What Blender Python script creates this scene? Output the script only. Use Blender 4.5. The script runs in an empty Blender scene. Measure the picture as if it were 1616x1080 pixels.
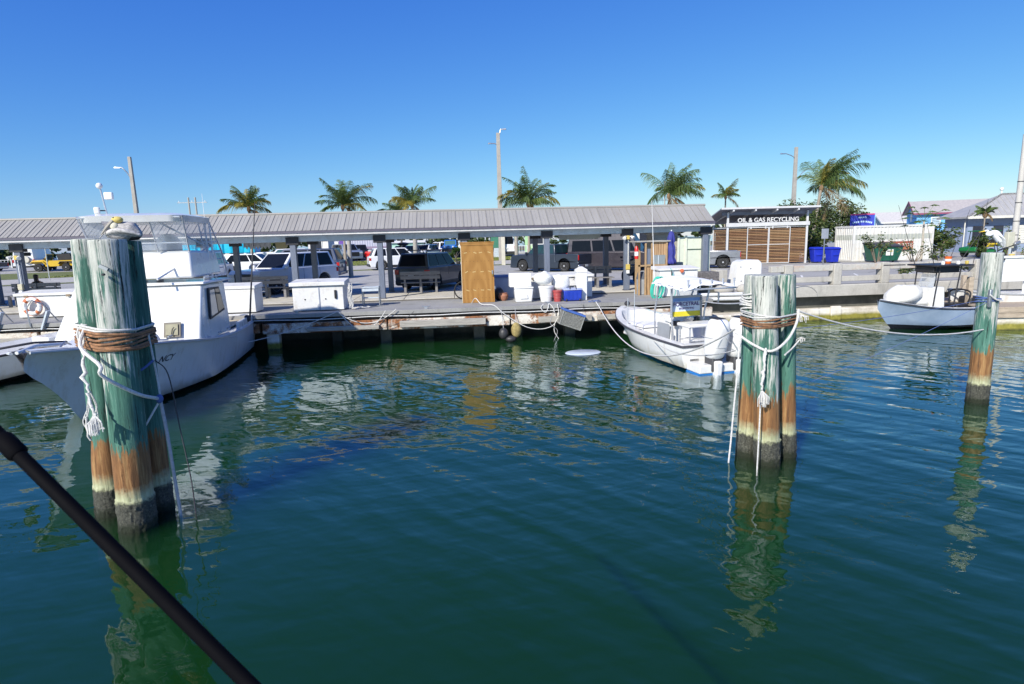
import bpy, bmesh, math, random
import numpy as np
from mathutils import Vector, Matrix, noise as mnoise
from mathutils.bvhtree import BVHTree
random.seed(7)
SC = bpy.context.scene
COL = SC.collection
rad = math.radians

# ------------------------------------------------------------------ camera, sky, sun
SC.render.engine = 'CYCLES'
SC.cycles.use_denoising = True
SC.cycles.max_bounces = 8
SC.cycles.transparent_max_bounces = 12
cam_d = bpy.data.cameras.new('camera')
cam = bpy.data.objects.new('camera', cam_d); COL.objects.link(cam)
cam.matrix_world = (Matrix.Translation((0, 0, 3.5)) @ Matrix.Rotation(rad(-5.4), 4, 'Z')
                    @ Matrix.Rotation(rad(90 - 9.75), 4, 'X') @ Matrix.Rotation(rad(-1.5), 4, 'Z'))
cam_d.sensor_width = 36; cam_d.lens = 36 * 943 / 1616
cam_d.clip_start = .05; cam_d.clip_end = 6000
cam_d.dof.use_dof = True; cam_d.dof.focus_distance = 14; cam_d.dof.aperture_fstop = 5.6
SC.camera = cam
SUN_EL, SUN_AZ = 35, 219        # azimuth clockwise from +Y
w = bpy.data.worlds.new('World'); SC.world = w; w.use_nodes = True
nt = w.node_tree; bg = nt.nodes['Background']
sky = nt.nodes.new('ShaderNodeTexSky'); sky.sky_type = 'NISHITA'; sky.sun_disc = False
sky.sun_elevation = rad(SUN_EL); sky.sun_rotation = rad(SUN_AZ)
sky.air_density = 1.0; sky.dust_density = 0.15; sky.ozone_density = 3.0; sky.altitude = 0
# the camera's colour rendering of a clear sky, one curve per channel over the whole dome
sp = nt.nodes.new('ShaderNodeSeparateColor'); cbn = nt.nodes.new('ShaderNodeCombineColor'); nt.links.new(sky.outputs[0], sp.inputs[0])
for i, (k, gm) in enumerate(((.228, 1.4), (.545, 1.07), (2.46, .45))):
    a = nt.nodes.new('ShaderNodeMath'); a.operation = 'POWER'; a.inputs[1].default_value = gm
    b = nt.nodes.new('ShaderNodeMath'); b.operation = 'MULTIPLY'; b.inputs[1].default_value = k
    nt.links.new(sp.outputs[i], a.inputs[0]); nt.links.new(a.outputs[0], b.inputs[0]); nt.links.new(b.outputs[0], cbn.inputs[i])
nt.links.new(cbn.outputs[0], bg.inputs[0]); bg.inputs[1].default_value = 0.12
sun_d = bpy.data.lights.new('sun', 'SUN'); sun = bpy.data.objects.new('sun', sun_d); COL.objects.link(sun)
sun_d.energy = 5.0; sun_d.angle = rad(.65); sun_d.color = (1, .945, .85)
sdir = Vector((math.sin(rad(SUN_AZ)) * math.cos(rad(SUN_EL)), math.cos(rad(SUN_AZ)) * math.cos(rad(SUN_EL)), math.sin(rad(SUN_EL))))
sun.rotation_euler = sdir.to_track_quat('Z', 'Y').to_euler()
sun.location = sdir * 50
SC.view_settings.view_transform = 'Standard'; SC.view_settings.look = 'None'
SC.view_settings.gamma = 1; SC.view_settings.use_curve_mapping = False
SC.view_settings.exposure = 0.36

# ------------------------------------------------------------------ materials
def _n(t, typ, **kw):
    n = t.nodes.new(typ)
    for k, v in kw.items(): setattr(n, k, v)
    return n
def ramp(t, fac, stops, interp='LINEAR'):
    r = _n(t, 'ShaderNodeValToRGB'); r.color_ramp.interpolation = interp
    e = r.color_ramp.elements
    while len(e) < len(stops): e.new(.5)
    for i, (p, c) in enumerate(stops):
        e[i].position = p; e[i].color = (*c, 1) if len(c) == 3 else c
    t.links.new(fac, r.inputs[0]); return r.outputs[0]
def noise(t, scale, vec=None, detail=5, rough=.6, stretch=None, dist=0):
    n = _n(t, 'ShaderNodeTexNoise'); n.inputs['Scale'].default_value = scale
    n.inputs['Detail'].default_value = detail; n.inputs['Roughness'].default_value = rough
    n.inputs['Distortion'].default_value = dist
    if vec is None: vec = _n(t, 'ShaderNodeTexCoord').outputs['Object']
    if stretch:
        m = _n(t, 'ShaderNodeMapping'); m.inputs['Scale'].default_value = stretch
        t.links.new(vec, m.inputs[0]); vec = m.outputs[0]
    t.links.new(vec, n.inputs['Vector']); return n.outputs['Fac']
def mix(t, fac, a, b, mode='MIX'):
    m = _n(t, 'ShaderNodeMix', data_type='RGBA', blend_type=mode)
    for s, val in ((0, fac), (6, a), (7, b)):
        if isinstance(val, (int, float)): m.inputs[s].default_value = val
        elif isinstance(val, tuple): m.inputs[s].default_value = (*val, 1) if len(val) == 3 else val
        else: t.links.new(val, m.inputs[s])
    return m.outputs[2]
def math_(t, op, a, b=0, clamp=False):
    m = _n(t, 'ShaderNodeMath', operation=op, use_clamp=clamp)
    for s, val in ((0, a), (1, b)):
        if isinstance(val, (int, float)): m.inputs[s].default_value = val
        else: t.links.new(val, m.inputs[s])
    return m.outputs[0]
def sep(t, world=False):
    v = _n(t, 'ShaderNodeNewGeometry').outputs['Position'] if world else _n(t, 'ShaderNodeTexCoord').outputs['Object']
    s = _n(t, 'ShaderNodeSeparateXYZ'); t.links.new(v, s.inputs[0]); return s.outputs, v
def newmat(name, rough=.6, metal=0, spec=.5):
    m = bpy.data.materials.new(name); m.use_nodes = True
    t = m.node_tree; b = t.nodes['Principled BSDF']
    b.inputs['Roughness'].default_value = rough; b.inputs['Metallic'].default_value = metal
    b.inputs['Specular IOR Level'].default_value = spec
    return m, t, b
def bump(t, b, h, strength=.3, dist=.02):
    n = _n(t, 'ShaderNodeBump'); n.inputs['Strength'].default_value = strength; n.inputs['Distance'].default_value = dist
    t.links.new(h, n.inputs['Height']); t.links.new(n.outputs[0], b.inputs['Normal'])
_M = {}
def M(name, col=None, rough=.6, metal=0, var=.12, scale=3., bmp=0, dirt=None, dirt_amt=.35, stretch=None, coat=0, spec=.5):
    """plain painted / natural surface with tonal variation and, if asked, dirt blotches and relief"""
    if name in _M: return _M[name]
    m, t, b = newmat(name, rough, metal, spec); _M[name] = m
    c = tuple(col)
    nz = noise(t, scale, stretch=stretch)
    out = ramp(t, nz, [(.3, tuple(max(0, x * (1 - var)) for x in c)), (.7, tuple(min(1, x * (1 + var * .6)) for x in c))])
    if dirt:
        nz2 = noise(t, scale * 2.3, stretch=stretch, detail=8, rough=.7)
        f = ramp(t, nz2, [(.5, (0, 0, 0)), (.72, (dirt_amt,) * 3)])
        out = mix(t, f, out, dirt)
    t.links.new(out, b.inputs['Base Color'])
    rr = ramp(t, nz, [(.3, (max(0, rough - .08),) * 3), (.7, (min(1, rough + .08),) * 3)])
    t.links.new(rr, b.inputs['Roughness'])
    if coat: b.inputs['Coat Weight'].default_value = coat; b.inputs['Coat Roughness'].default_value = .04
    if bmp: bump(t, b, noise(t, scale * 6, detail=6, stretch=stretch), bmp, .02)
    return m

# ------------------------------------------------------------------ mesh helpers
class MB:
    def __init__(s): s.v = []; s.f = []
    def add(s, vs, fs):
        o = len(s.v); s.v += [tuple(p) for p in vs]; s.f += [tuple(i + o for i in f) for f in fs]; return s
    def box(s, x0, x1, y0, y1, z0, z1, top=None):
        """axis box; top=(dx,dy) shrinks the top face"""
        a, b_ = top or (0, 0)
        return s.add([(x0, y0, z0), (x1, y0, z0), (x1, y1, z0), (x0, y1, z0), (x0 + a, y0 + b_, z1), (x1 - a, y0 + b_, z1), (x1 - a, y1 - b_, z1), (x0 + a, y1 - b_, z1)],
                     [(0, 3, 2, 1), (4, 5, 6, 7), (0, 1, 5, 4), (1, 2, 6, 5), (2, 3, 7, 6), (3, 0, 4, 7)])
    def cbox(s, c, size, rz=0, rx=0, ry=0):
        m = Matrix.Translation(c) @ Matrix.Rotation(rz, 4, 'Z') @ Matrix.Rotation(ry, 4, 'Y') @ Matrix.Rotation(rx, 4, 'X')
        x, y, z = (q / 2 for q in size)
        vs = [m @ Vector(p) for p in ((-x, -y, -z), (x, -y, -z), (x, y, -z), (-x, y, -z), (-x, -y, z), (x, -y, z), (x, y, z), (-x, y, z))]
        return s.add(vs, [(0, 3, 2, 1), (4, 5, 6, 7), (0, 1, 5, 4), (1, 2, 6, 5), (2, 3, 7, 6), (3, 0, 4, 7)])
    def bar(s, p, q, w_, h):
        p, q = Vector(p), Vector(q); d = (q - p).normalized()
        up = Vector((0, 0, 1)) if abs(d.z) < .95 else Vector((0, 1, 0))
        r = d.cross(up).normalized() * w_ / 2; u = r.cross(d).normalized() * h / 2
        vs = [a + sr * r + su * u for a in (p, q) for sr, su in ((-1, -1), (1, -1), (1, 1), (-1, 1))]
        return s.add(vs, [(0, 1, 2, 3), (7, 6, 5, 4), (0, 4, 5, 1), (1, 5, 6, 2), (2, 6, 7, 3), (3, 7, 4, 0)])
    def tube(s, pts, r, n=8):
        pts = [Vector(p) for p in pts]; N = len(pts)
        rs = r if isinstance(r, (list, tuple)) else [r] * N
        prev = None; vs = []
        for i, p in enumerate(pts):
            d = (pts[min(i + 1, N - 1)] - pts[max(i - 1, 0)]).normalized()
            if prev is None:
                a = Vector((0, 0, 1)) if abs(d.z) < .9 else Vector((1, 0, 0)); a = (a - d * a.dot(d)).normalized()
            else:
                a = prev - d * prev.dot(d); a = a.normalized() if a.length > 1e-6 else prev
            prev = a; b_ = d.cross(a)
            for k in range(n):
                t = 2 * math.pi * k / n
                vs.append(p + (a * math.cos(t) + b_ * math.sin(t)) * rs[i])
        fs = [(i * n + k, i * n + (k + 1) % n, (i + 1) * n + (k + 1) % n, (i + 1) * n + k) for i in range(N - 1) for k in range(n)]
        fs.append(tuple(range(n))[::-1]); fs.append(tuple((N - 1) * n + k for k in range(n)))
        return s.add(vs, fs)
    def lathe(s, prof, c=(0, 0, 0), n=16, axis='Z'):
        vs = []
        for r, z in prof:
            for k in range(n):
                t = 2 * math.pi * k / n; a, b_ = r * math.cos(t), r * math.sin(t)
                p = {'Z': (a, b_, z), 'Y': (a, z, b_), 'X': (z, a, b_)}[axis]
                vs.append((p[0] + c[0], p[1] + c[1], p[2] + c[2]))
        fs = [(i * n + k, i * n + (k + 1) % n, (i + 1) * n + (k + 1) % n, (i + 1) * n + k) for i in range(len(prof) - 1) for k in range(n)]
        fs.append(tuple(range(n))[::-1]); fs.append(tuple((len(prof) - 1) * n + k for k in range(n)))
        return s.add(vs, fs)
    def prism(s, poly, a, b_, axis='Y', ina=0, inb=0):
        n = len(poly)
        def P(p, t): return {'Y': (p[0], t, p[1]), 'X': (t, p[0], p[1]), 'Z': (p[0], p[1], t)}[axis]
        vs = [P(p, a) for p in poly] + [P(p, b_) for p in poly]
        fs = [tuple(range(n)), tuple(range(2 * n - 1, n - 1, -1))] + [(i, i + n, (i + 1) % n + n, (i + 1) % n) for i in range(n)]
        return s.add(vs, fs)
    def quad(s, a, b_, c, d): return s.add([a, b_, c, d], [(0, 1, 2, 3)])
    def ball(s, c, r, n=12, m=8):
        rx, ry, rz = r if isinstance(r, (tuple, list)) else (r, r, r); vs = []; fs = []
        for i in range(m + 1):
            ph = math.pi * i / m
            for k in range(n):
                t = 2 * math.pi * k / n
                vs.append((c[0] + rx * math.sin(ph) * math.cos(t), c[1] + ry * math.sin(ph) * math.sin(t), c[2] + rz * math.cos(ph)))
        for i in range(m):
            for k in range(n): fs.append((i * n + k, (i + 1) * n + k, (i + 1) * n + (k + 1) % n, i * n + (k + 1) % n))
        return s.add(vs, fs)
    def xf(s, m, start=0):
        s.v = s.v[:start] + [tuple(m @ Vector(p)) for p in s.v[start:]]; return s
    def mesh(s, name, mat, smooth=False, ang=35, fix=True):
        me = bpy.data.meshes.new(name); me.from_pydata(s.v, [], s.f)
        if fix:
            bm = bmesh.new(); bm.from_mesh(me)
            bmesh.ops.remove_doubles(bm, verts=bm.verts, dist=1e-5)
            bmesh.ops.recalc_face_normals(bm, faces=bm.faces); bm.to_mesh(me); bm.free()
        if mat: me.materials.append(mat)
        if smooth:
            me.polygons.foreach_set('use_smooth', [True] * len(me.polygons)); me.set_sharp_from_angle(angle=rad(ang))
        me.update(); return me
    def build(s, name, mat, parent=None, bevel=0, smooth=False, ang=35, seg=2, fix=True, **tg):
        return link(name, s.mesh(name, mat, smooth or bevel > 0, ang, fix), parent, bevel, seg, **tg)
def link(name, me, parent=None, bevel=0, seg=2, loc=None, **tg):
    o = bpy.data.objects.new(name, me); COL.objects.link(o)
    if parent: o.parent = parent
    if loc: o.location = loc
    if bevel:
        md = o.modifiers.new('bevel', 'BEVEL'); md.width = bevel; md.segments = seg; md.limit_method = 'ANGLE'; md.angle_limit = rad(38)
    tag(o, **tg); return o
def tag(o, label=None, cat=None, group=None, kind=None):
    if label: o['label'] = label
    if cat: o['category'] = cat
    if group: o['group'] = group
    if kind: o['kind'] = kind
    return o
def thing(name, label, cat, loc=(0, 0, 0), rz=0, group=None):
    o = bpy.data.objects.new(name, None); COL.objects.link(o); o.empty_display_size = .2
    o.location = loc; o.rotation_euler = (0, 0, rz); return tag(o, label, cat, group)
def copy_tree(o, parent=None):
    c = o.copy(); COL.objects.link(c)
    if parent: c.parent = parent
    for ch in o.children: copy_tree(ch, c)
    return c
def text_mb(s, size, depth=.01, align='CENTER', shear=0, font_w=1.0):
    cu = bpy.data.curves.new('t', 'FONT'); cu.body = s; cu.size = size; cu.extrude = depth / 2
    cu.align_x = align; cu.shear = shear; cu.resolution_u = 3; cu.offset = size * .012
    ob = bpy.data.objects.new('t', cu); COL.objects.link(ob)
    dg = bpy.context.evaluated_depsgraph_get(); me = bpy.data.meshes.new_from_object(ob.evaluated_get(dg))
    mb = MB(); mb.add([(v.co.x * font_w, v.co.y, v.co.z) for v in me.vertices], [tuple(p.vertices) for p in me.polygons])
    bpy.data.objects.remove(ob); bpy.data.curves.remove(cu); bpy.data.meshes.remove(me)
    return mb
def letters(name, s, size, mat, parent, loc, rz=0, depth=.01, **kw):
    """upright lettering whose face looks to local -Y after rz"""
    mb = text_mb(s, size, depth, **kw)
    mb.xf(Matrix.Translation(loc) @ Matrix.Rotation(rz, 4, 'Z') @ Matrix.Rotation(rad(90), 4, 'X'))
    return mb.build(name, mat, parent, fix=False)
def arc(p, q, sag, n=14, side=(0, 0, 0)):
    p, q, sd = Vector(p), Vector(q), Vector(side)
    return [p.lerp(q, i / n) + (Vector((0, 0, -sag)) + sd) * 4 * (i / n) * (1 - i / n) for i in range(n + 1)]
def smooth_pts(pts, k=6):
    """smooth curve through the points"""
    P = [Vector(p) for p in pts]; P = [P[0] * 2 - P[1]] + P + [P[-1] * 2 - P[-2]]; out = []
    for i in range(1, len(P) - 2):
        a, b, c, d = P[i - 1:i + 3]
        for j in range(k):
            t = j / k; out.append(.5 * (2 * b + (c - a) * t + (2 * a - 5 * b + 4 * c - d) * t * t + (3 * b - a - 3 * c + d) * t ** 3))
    return out + [P[-2]]
def gh(y): return 1.2 + .35 * min(1, max(0, (y - 45) / 35))
def skinned(name, verts, edges, mat, parent=None, sub=2, root=0, **tg):
    me = bpy.data.meshes.new(name); me.from_pydata([v[:3] for v in verts], edges, [])
    o = bpy.data.objects.new(name, me); COL.objects.link(o)
    if parent: o.parent = parent
    o.modifiers.new('skin', 'SKIN').use_smooth_shade = True
    for i, v in enumerate(verts):
        r = v[3]; me.skin_vertices[0].data[i].radius = r if isinstance(r, tuple) else (r, r)
    me.skin_vertices[0].data[root].use_root = True
    sb = o.modifiers.new('sub', 'SUBSURF'); sb.levels = sub; sb.render_levels = sub
    me.materials.append(mat); return tag(o, **tg)
# ------------------------------------------------------------------ water
def water_material():
    """reflecting, rippled surface over a green turbid volume"""
    m = bpy.data.materials.new('harbour water'); m.use_nodes = True; t = m.node_tree
    for n in list(t.nodes): t.nodes.remove(n)
    out = _n(t, 'ShaderNodeOutputMaterial')
    pos = _n(t, 'ShaderNodeNewGeometry').outputs['Position']
    def wave(crest, long_, sc, det=2, rough=.5, dist=.2):
        """noise drawn out along the crest direction (degrees from +X)"""
        mp = _n(t, 'ShaderNodeMapping', vector_type='TEXTURE'); mp.inputs['Rotation'].default_value = (0, 0, rad(crest)); mp.inputs['Scale'].default_value = (long_, 1, 1)
        t.links.new(pos, mp.inputs[0]); return noise(t, sc, mp.outputs[0], det, rough, dist=dist)
    h1 = wave(-56, 4.0, 1.9, 1, .4)      # long low crests running off to the lower right
    h2 = wave(-40, 3.2, 3.6, 2, .45)
    h3 = wave(8, 2.2, 2.3, 2, .5)
    h4 = wave(-20, 1.6, 9, 2, .5)
    patch = ramp(t, noise(t, .12, pos, 2), [(.35, (.6,) * 3), (.65, (1.3,) * 3)])
    hh = math_(t, 'MULTIPLY', h1, .040)
    for h_, k in ((h2, .0125), (h3, .020), (h4, .0010)): hh = math_(t, 'ADD', hh, math_(t, 'MULTIPLY', h_, k))
    hh = math_(t, 'MULTIPLY', hh, patch)
    n = _n(t, 'ShaderNodeBump'); n.inputs['Strength'].default_value = 1; n.inputs['Distance'].default_value = 1
    t.links.new(hh, n.inputs['Height'])
    g = _n(t, 'ShaderNodeBsdfGlossy'); g.inputs['Roughness'].default_value = 0; g.inputs['Color'].default_value = (.80, .91, 1, 1); t.links.new(n.outputs[0], g.inputs['Normal'])
    # Schlick reflectance, the same seen from above or below
    dt = _n(t, 'ShaderNodeVectorMath', operation='DOT_PRODUCT'); t.links.new(n.outputs[0], dt.inputs[0]); t.links.new(_n(t, 'ShaderNodeNewGeometry').outputs['Incoming'], dt.inputs[1])
    cs = math_(t, 'SUBTRACT', 1, math_(t, 'MINIMUM', math_(t, 'ABSOLUTE', dt.outputs['Value']), 1)); fres = math_(t, 'ADD', math_(t, 'MULTIPLY', math_(t, 'POWER', cs, 4.0), .96), .026, True)
    tr = _n(t, 'ShaderNodeBsdfTransparent'); ms = _n(t, 'ShaderNodeMixShader')
    t.links.new(fres, ms.inputs[0]); t.links.new(tr.outputs[0], ms.inputs[1]); t.links.new(g.outputs[0], ms.inputs[2]); t.links.new(ms.outputs[0], out.inputs['Surface'])
    body = (.025, .152, .036)
    sc = _n(t, 'ShaderNodeVolumeScatter'); sc.inputs['Color'].default_value = (*body, 1); sc.inputs['Density'].default_value = 1.1
    ab = _n(t, 'ShaderNodeVolumeAbsorption'); ab.inputs['Color'].default_value = (*body, 1); ab.inputs['Density'].default_value = 1.1
    ad = _n(t, 'ShaderNodeAddShader'); t.links.new(sc.outputs[0], ad.inputs[0]); t.links.new(ab.outputs[0], ad.inputs[1]); t.links.new(ad.outputs[0], out.inputs['Volume'])
    return m
MB().box(-900, 900, -60, 1500, -6, 0).build('harbour_water', water_material(), kind='structure',
    label='calm green-blue harbour water with fine ripples')
MB().quad((-950, -80, -5), (950, -80, -5), (950, 1550, -5), (-950, 1550, -5)).build('seabed', M('harbour mud', (.05, .05, .035), .95), kind='structure', label='muddy harbour bed under the water')

# ------------------------------------------------------------------ ground
def asphalt_mat():
    m, t, b = newmat('asphalt', .92)
    (x, y, z), pos = sep(t, True)
    big = noise(t, .25, pos, 6, .65); fine = noise(t, 14, pos, 4, .7)
    c = ramp(t, big, [(.3, (.27, .26, .24)), (.55, (.36, .35, .32)), (.75, (.44, .43, .39))])
    c = mix(t, .35, c, ramp(t, fine, [(.35, (.2, .2, .185)), (.7, (.52, .50, .46))]))
    # cracks and oil patches
    v = _n(t, 'ShaderNodeTexVoronoi', feature='DISTANCE_TO_EDGE'); v.inputs['Scale'].default_value = .22; t.links.new(pos, v.inputs['Vector'])
    c = mix(t, ramp(t, v.outputs['Distance'], [(0, (1, 1, 1)), (.012, (0, 0, 0))]), c, (.10, .10, .095))
    oil = ramp(t, noise(t, .8, pos, 3), [(.62, (0, 0, 0)), (.72, (.5,) * 3)])
    c = mix(t, oil, c, (.10, .10, .10))
    t.links.new(c, b.inputs['Base Color']); bump(t, b, fine, .4, .01); return m
def concrete_mat(name, a, b2, sc=1., rust=0, joint=None):
    m, t, b = newmat(name, .88)
    (x, y, z), pos = sep(t, True)
    big = noise(t, .9 * sc, pos, 7, .7); fine = noise(t, 22, pos, 4, .7)
    c = ramp(t, big, [(.3, a), (.7, b2)])
    c = mix(t, .25, c, ramp(t, fine, [(.35, tuple(q * .6 for q in a)), (.7, b2)]))
    if rust:
        f = ramp(t, noise(t, 1.3, pos, 5, .7), [(.52, (0, 0, 0)), (.68, (rust,) * 3)])
        c = mix(t, f, c, (.42, .20, .08))
    st = ramp(t, noise(t, 2.2, pos, 6, .7, stretch=(1, 1, .25)), [(.52, (0, 0, 0)), (.7, (.45,) * 3)])
    c = mix(t, st, c, (.12, .115, .10))
    t.links.new(c, b.inputs['Base Color']); bump(t, b, fine, .35, .01); return m
ASPH = asphalt_mat()
CONC = concrete_mat('weathered concrete', (.36, .34, .30), (.52, .50, .45))
CONC_R = concrete_mat('rust stained concrete', (.40, .38, .34), (.55, .53, .48), 1.2, .55)
WALK = concrete_mat('pale walkway concrete', (.47, .44, .38), (.62, .59, .52), .6)
DECKM = concrete_mat('grey boardwalk surface', (.24, .24, .23), (.34, .335, .32), .5)
GRASS_G = M('turf soil', (.13, .15, .035), .95, var=.3, scale=1.5)
def sheet(name, pts, mat, label, kind='structure', dz=0, thick=0):
    """ground sheet from an xy outline draped on the ground height"""
    mb = MB(); 
    mb.add([(x, y, gh(y) + dz) for x, y in pts], [tuple(range(len(pts)))])
    return mb.build(name, mat, kind=kind, label=label, fix=False)
def strip(name, near, far, mat, label, dz, kind='structure'):
    n = len(near); vs = [(x, y, gh(y) + dz) for x, y in near] + [(x, y, gh(y) + dz) for x, y in far]
    return MB().add(vs, [(i, i + 1, n + i + 1, n + i) for i in range(n - 1)]).build(name, mat, kind=kind, label=label, fix=False)
g = MB()
ys = [23.9, 28, 36, 45, 52, 60, 70, 80, 98]
for a, b_ in zip(ys, ys[1:]):
    g.quad((-75, a, gh(a)), (85, a, gh(a)), (85, b_, gh(b_)), (-75, b_, gh(b_)))
g.quad((-75, 98, gh(98)), (85, 98, gh(98)), (85, 99, -.5), (-75, 99, -.5))
g.quad((11, 22.62, 1.2), (85, 22.62, 1.2), (85, 23.9, 1.2), (11, 23.9, 1.2))
g.build('parking_lot', ASPH, kind='structure', label='worn grey asphalt parking lot behind the dock', fix=False)
# raised concrete walkway under the canopy
wk = MB(); x = -42.0
wroot = MB().box(-42, 11.2, 24.0, 27.75, 1.0, 1.262).build('walkway', M('joint filler', (.12, .11, .10), .95), kind='structure', label='pale concrete walkway under the roof')
slab = None
while x < 11:
    if slab is None:
        slab = MB().box(0, 1.97, 0, 3.76, 0, .03).mesh('slab', WALK)
    link('slab', slab, wroot, loc=(x + .02, 23.995, 1.25)); x += 2.0
# boardwalk deck sits on piles in front
dk = MB().box(-42, 9.3, 20.72, 23.95, 1.06, 1.2).build('boardwalk', DECKM, kind='structure', label='grey boardwalk running along the water', bevel=.012)
# grass strips, verge path
near = [(-75, 43), (-34.5, 53.7), (-8.3, 60.1), (5.6, 62.2), (14, 64), (24, 66)]
far = [(-75, 55), (-41.5, 64.8), (-9.85, 71.2), (6.7, 74.5), (14, 76), (24, 77)]
strip('grass_verge', near, far, GRASS_G, 'mown grass verge between road and far parking row', .012)
strip('verge_path', [(x, y - 7.5 + .02 * x) for x, y in near], [(x, y - .15) for x, y in near], CONC, 'pale concrete path in front of the grass verge', .004)
strip('thin_verge', [(x, y - 9.3 + .02 * x) for x, y in near], [(x, y - 7.8 + .02 * x) for x, y in near], GRASS_G, 'narrow strip of dry grass beside the lot', .008)
# grass blades as stuff
def blades(name, quads, n, hmin, hmax, label):
    mb = MB()
    for _ in range(n):
        (x0, y0, x1, y1, d) = random.choice(quads); u = random.random()
        x = x0 + (x1 - x0) * u; y = y0 + (y1 - y0) * u + random.random() * d
        h = random.uniform(hmin, hmax); a = random.random() * 6.28; ww = .05
        z = gh(y); dx, dy = math.cos(a) * ww, math.sin(a) * ww
        mb.add([(x - dx, y - dy, z), (x + dx, y + dy, z), (x + random.uniform(-.05, .05), y + random.uniform(-.05, .05), z + h)], [(0, 1, 2)])
    return mb.build(name, M('grass blades', (.20, .23, .05), .8, var=.35, scale=2), kind='stuff', label=label, fix=False)
blades('grass', [(near[i][0], near[i][1], near[i + 1][0], near[i + 1][1], 10.8) for i in range(1, 5)], 26000, .05, .12, 'short grass growing on the verge')
# painted bay lines
LINE = M('road paint', (.72, .71, .66), .8, var=.2, scale=6, dirt=(.3, .29, .27), dirt_amt=.6)
pm = MB()
for i in range(14):
    x0 = -34 + i * 3.6
    a = Vector((x0, 31.0, 1.206)); b_ = Vector((x0 + 3.2, 36.6, 1.206)); r = Vector((.06, -.02, 0))
    pm.quad(a - r, a + r, b_ + r, b_ - r)
for x0, y0, x1, y1 in ((-30, 40.5, 5, 44.6), (-40, 31.0, -5, 30.6), (2, 30.4, 12, 30.2)):
    pm.quad((x0, y0, 1.207), (x1, y1, 1.207), (x1, y1 + .11, 1.207), (x0, y0 + .11, 1.207))
for i in range(6):
    pm.quad((13 + i * 3, 26, 1.206), (13.12 + i * 3, 26, 1.206), (15.6 + i * 3, 30.5, 1.206), (15.48 + i * 3, 30.5, 1.206))
pm.build('bay_markings', LINE, kind='structure', label='white painted parking bay lines', fix=False)

# ------------------------------------------------------------------ sea walls and dock edge
def stained(name, algae=True):
    m, t, b = newmat(name, .85)
    (x, y, z), pos = sep(t, True)
    c = ramp(t, noise(t, 1.6, pos, 7, .7), [(.32, (.40, .36, .29)), (.5, (.62, .58, .50)), (.72, (.74, .71, .64))])
    if algae:
        zz = math_(t, 'ADD', z, math_(t, 'MULTIPLY', noise(t, 3, pos, 4), .12))
        c = mix(t, ramp(t, zz, [(0, (1, 1, 1)), (.24, (1, 1, 1)), (.36, (0, 0, 0))]), c, ramp(t, noise(t, 5, pos, 4), [(.35, (.16, .15, .02)), (.7, (.30, .27, .05))]))
        c = mix(t, ramp(t, zz, [(.04, (1, 1, 1)), (.13, (0, 0, 0))]), c, (.03, .035, .012))
    else:
        f = ramp(t, noise(t, 1.1, pos, 6, .75), [(.44, (0, 0, 0)), (.54, (1, 1, 1))])
        c = mix(t, f, c, ramp(t, noise(t, 7, pos, 5, .8), [(.35, (.05, .028, .018)), (.6, (.33, .13, .045)), (.75, (.42, .36, .27))]))
    t.links.new(c, b.inputs['Base Color']); bump(t, b, noise(t, 9, pos, 6, .7), .6, .03); return m
EDGE = stained('rust stained beam', False); ALG = stained('algae sea wall')
DARKW = M('shaded fouled concrete', (.10, .10, .085), .9, var=.4, scale=2, dirt=(.02, .03, .015))  # dark tone holds the shade under the dock, and fouling on the piles
WOOD_G = M('grey weathered timber', (.36, .34, .30), .85, var=.3, scale=2.2, stretch=(1, 9, 9), bmp=.4, dirt=(.12, .10, .08))
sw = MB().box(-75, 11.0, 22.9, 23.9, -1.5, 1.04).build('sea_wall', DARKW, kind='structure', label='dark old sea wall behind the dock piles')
# beam segments under the deck edge
segs = [(-42, -30.2), (-30.1, -20.3), (-20.2, -13.6), (-13.5, -8.9), (-8.8, -6.6), (-6.5, -2.35), (-2.3, 1.9), (1.95, 6.1), (6.15, 9.28)]
for i, (a, b_) in enumerate(segs):
    d = random.uniform(-.03, .03)
    MB().box(a, b_, 20.70 + d, 21.05 + d, .56 + d, .9 + d * .4).build('edge_beam', EDGE, dk, bevel=.02)
for a, b_, z0, z1 in ((-5.0, -2.6, .60, .74), (-1.9, 1.05, .62, .84), (2.9, 4.8, .6, .8), (5.0, 8.6, .62, .8), (-16, -12.2, .6, .75)):
    MB().box(a, b_, 20.52, 20.66, z0, z1).build('rub_board', WOOD_G, dk, bevel=.015)
MB().box(-42, 9.2, 20.78, 20.98, .92, 1.058).build('gap_shade_strip', M('painted gap shade', (.012, .012, .012), .9), dk)  # black strip stands in for the shade in the gap under the deck
CONDUIT = M('white pvc pipe', (.72, .72, .70), .45, dirt=(.3, .28, .25))
MB().tube([(x, 20.70 - .02 * math.sin(x), 1.0 + .02 * math.sin(x * 1.7)) for x in np.linspace(-30, 9, 50)], .014, 6).build('water_pipe', CONDUIT, dk, smooth=True)
for x in np.arange(-36, 9.3, 3.35):
    yb = 20.75 if abs(x + 5.85) < 1.2 else 21.5
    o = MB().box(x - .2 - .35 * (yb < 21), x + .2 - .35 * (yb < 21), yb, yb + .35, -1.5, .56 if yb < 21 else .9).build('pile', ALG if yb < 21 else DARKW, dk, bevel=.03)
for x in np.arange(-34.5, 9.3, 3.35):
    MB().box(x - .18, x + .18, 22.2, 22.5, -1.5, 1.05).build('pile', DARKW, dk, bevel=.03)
MB().box(-42, 9.2, 21.1, 22.9, .9, 1.05).build('cross_slab', DARKW, dk)
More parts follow.
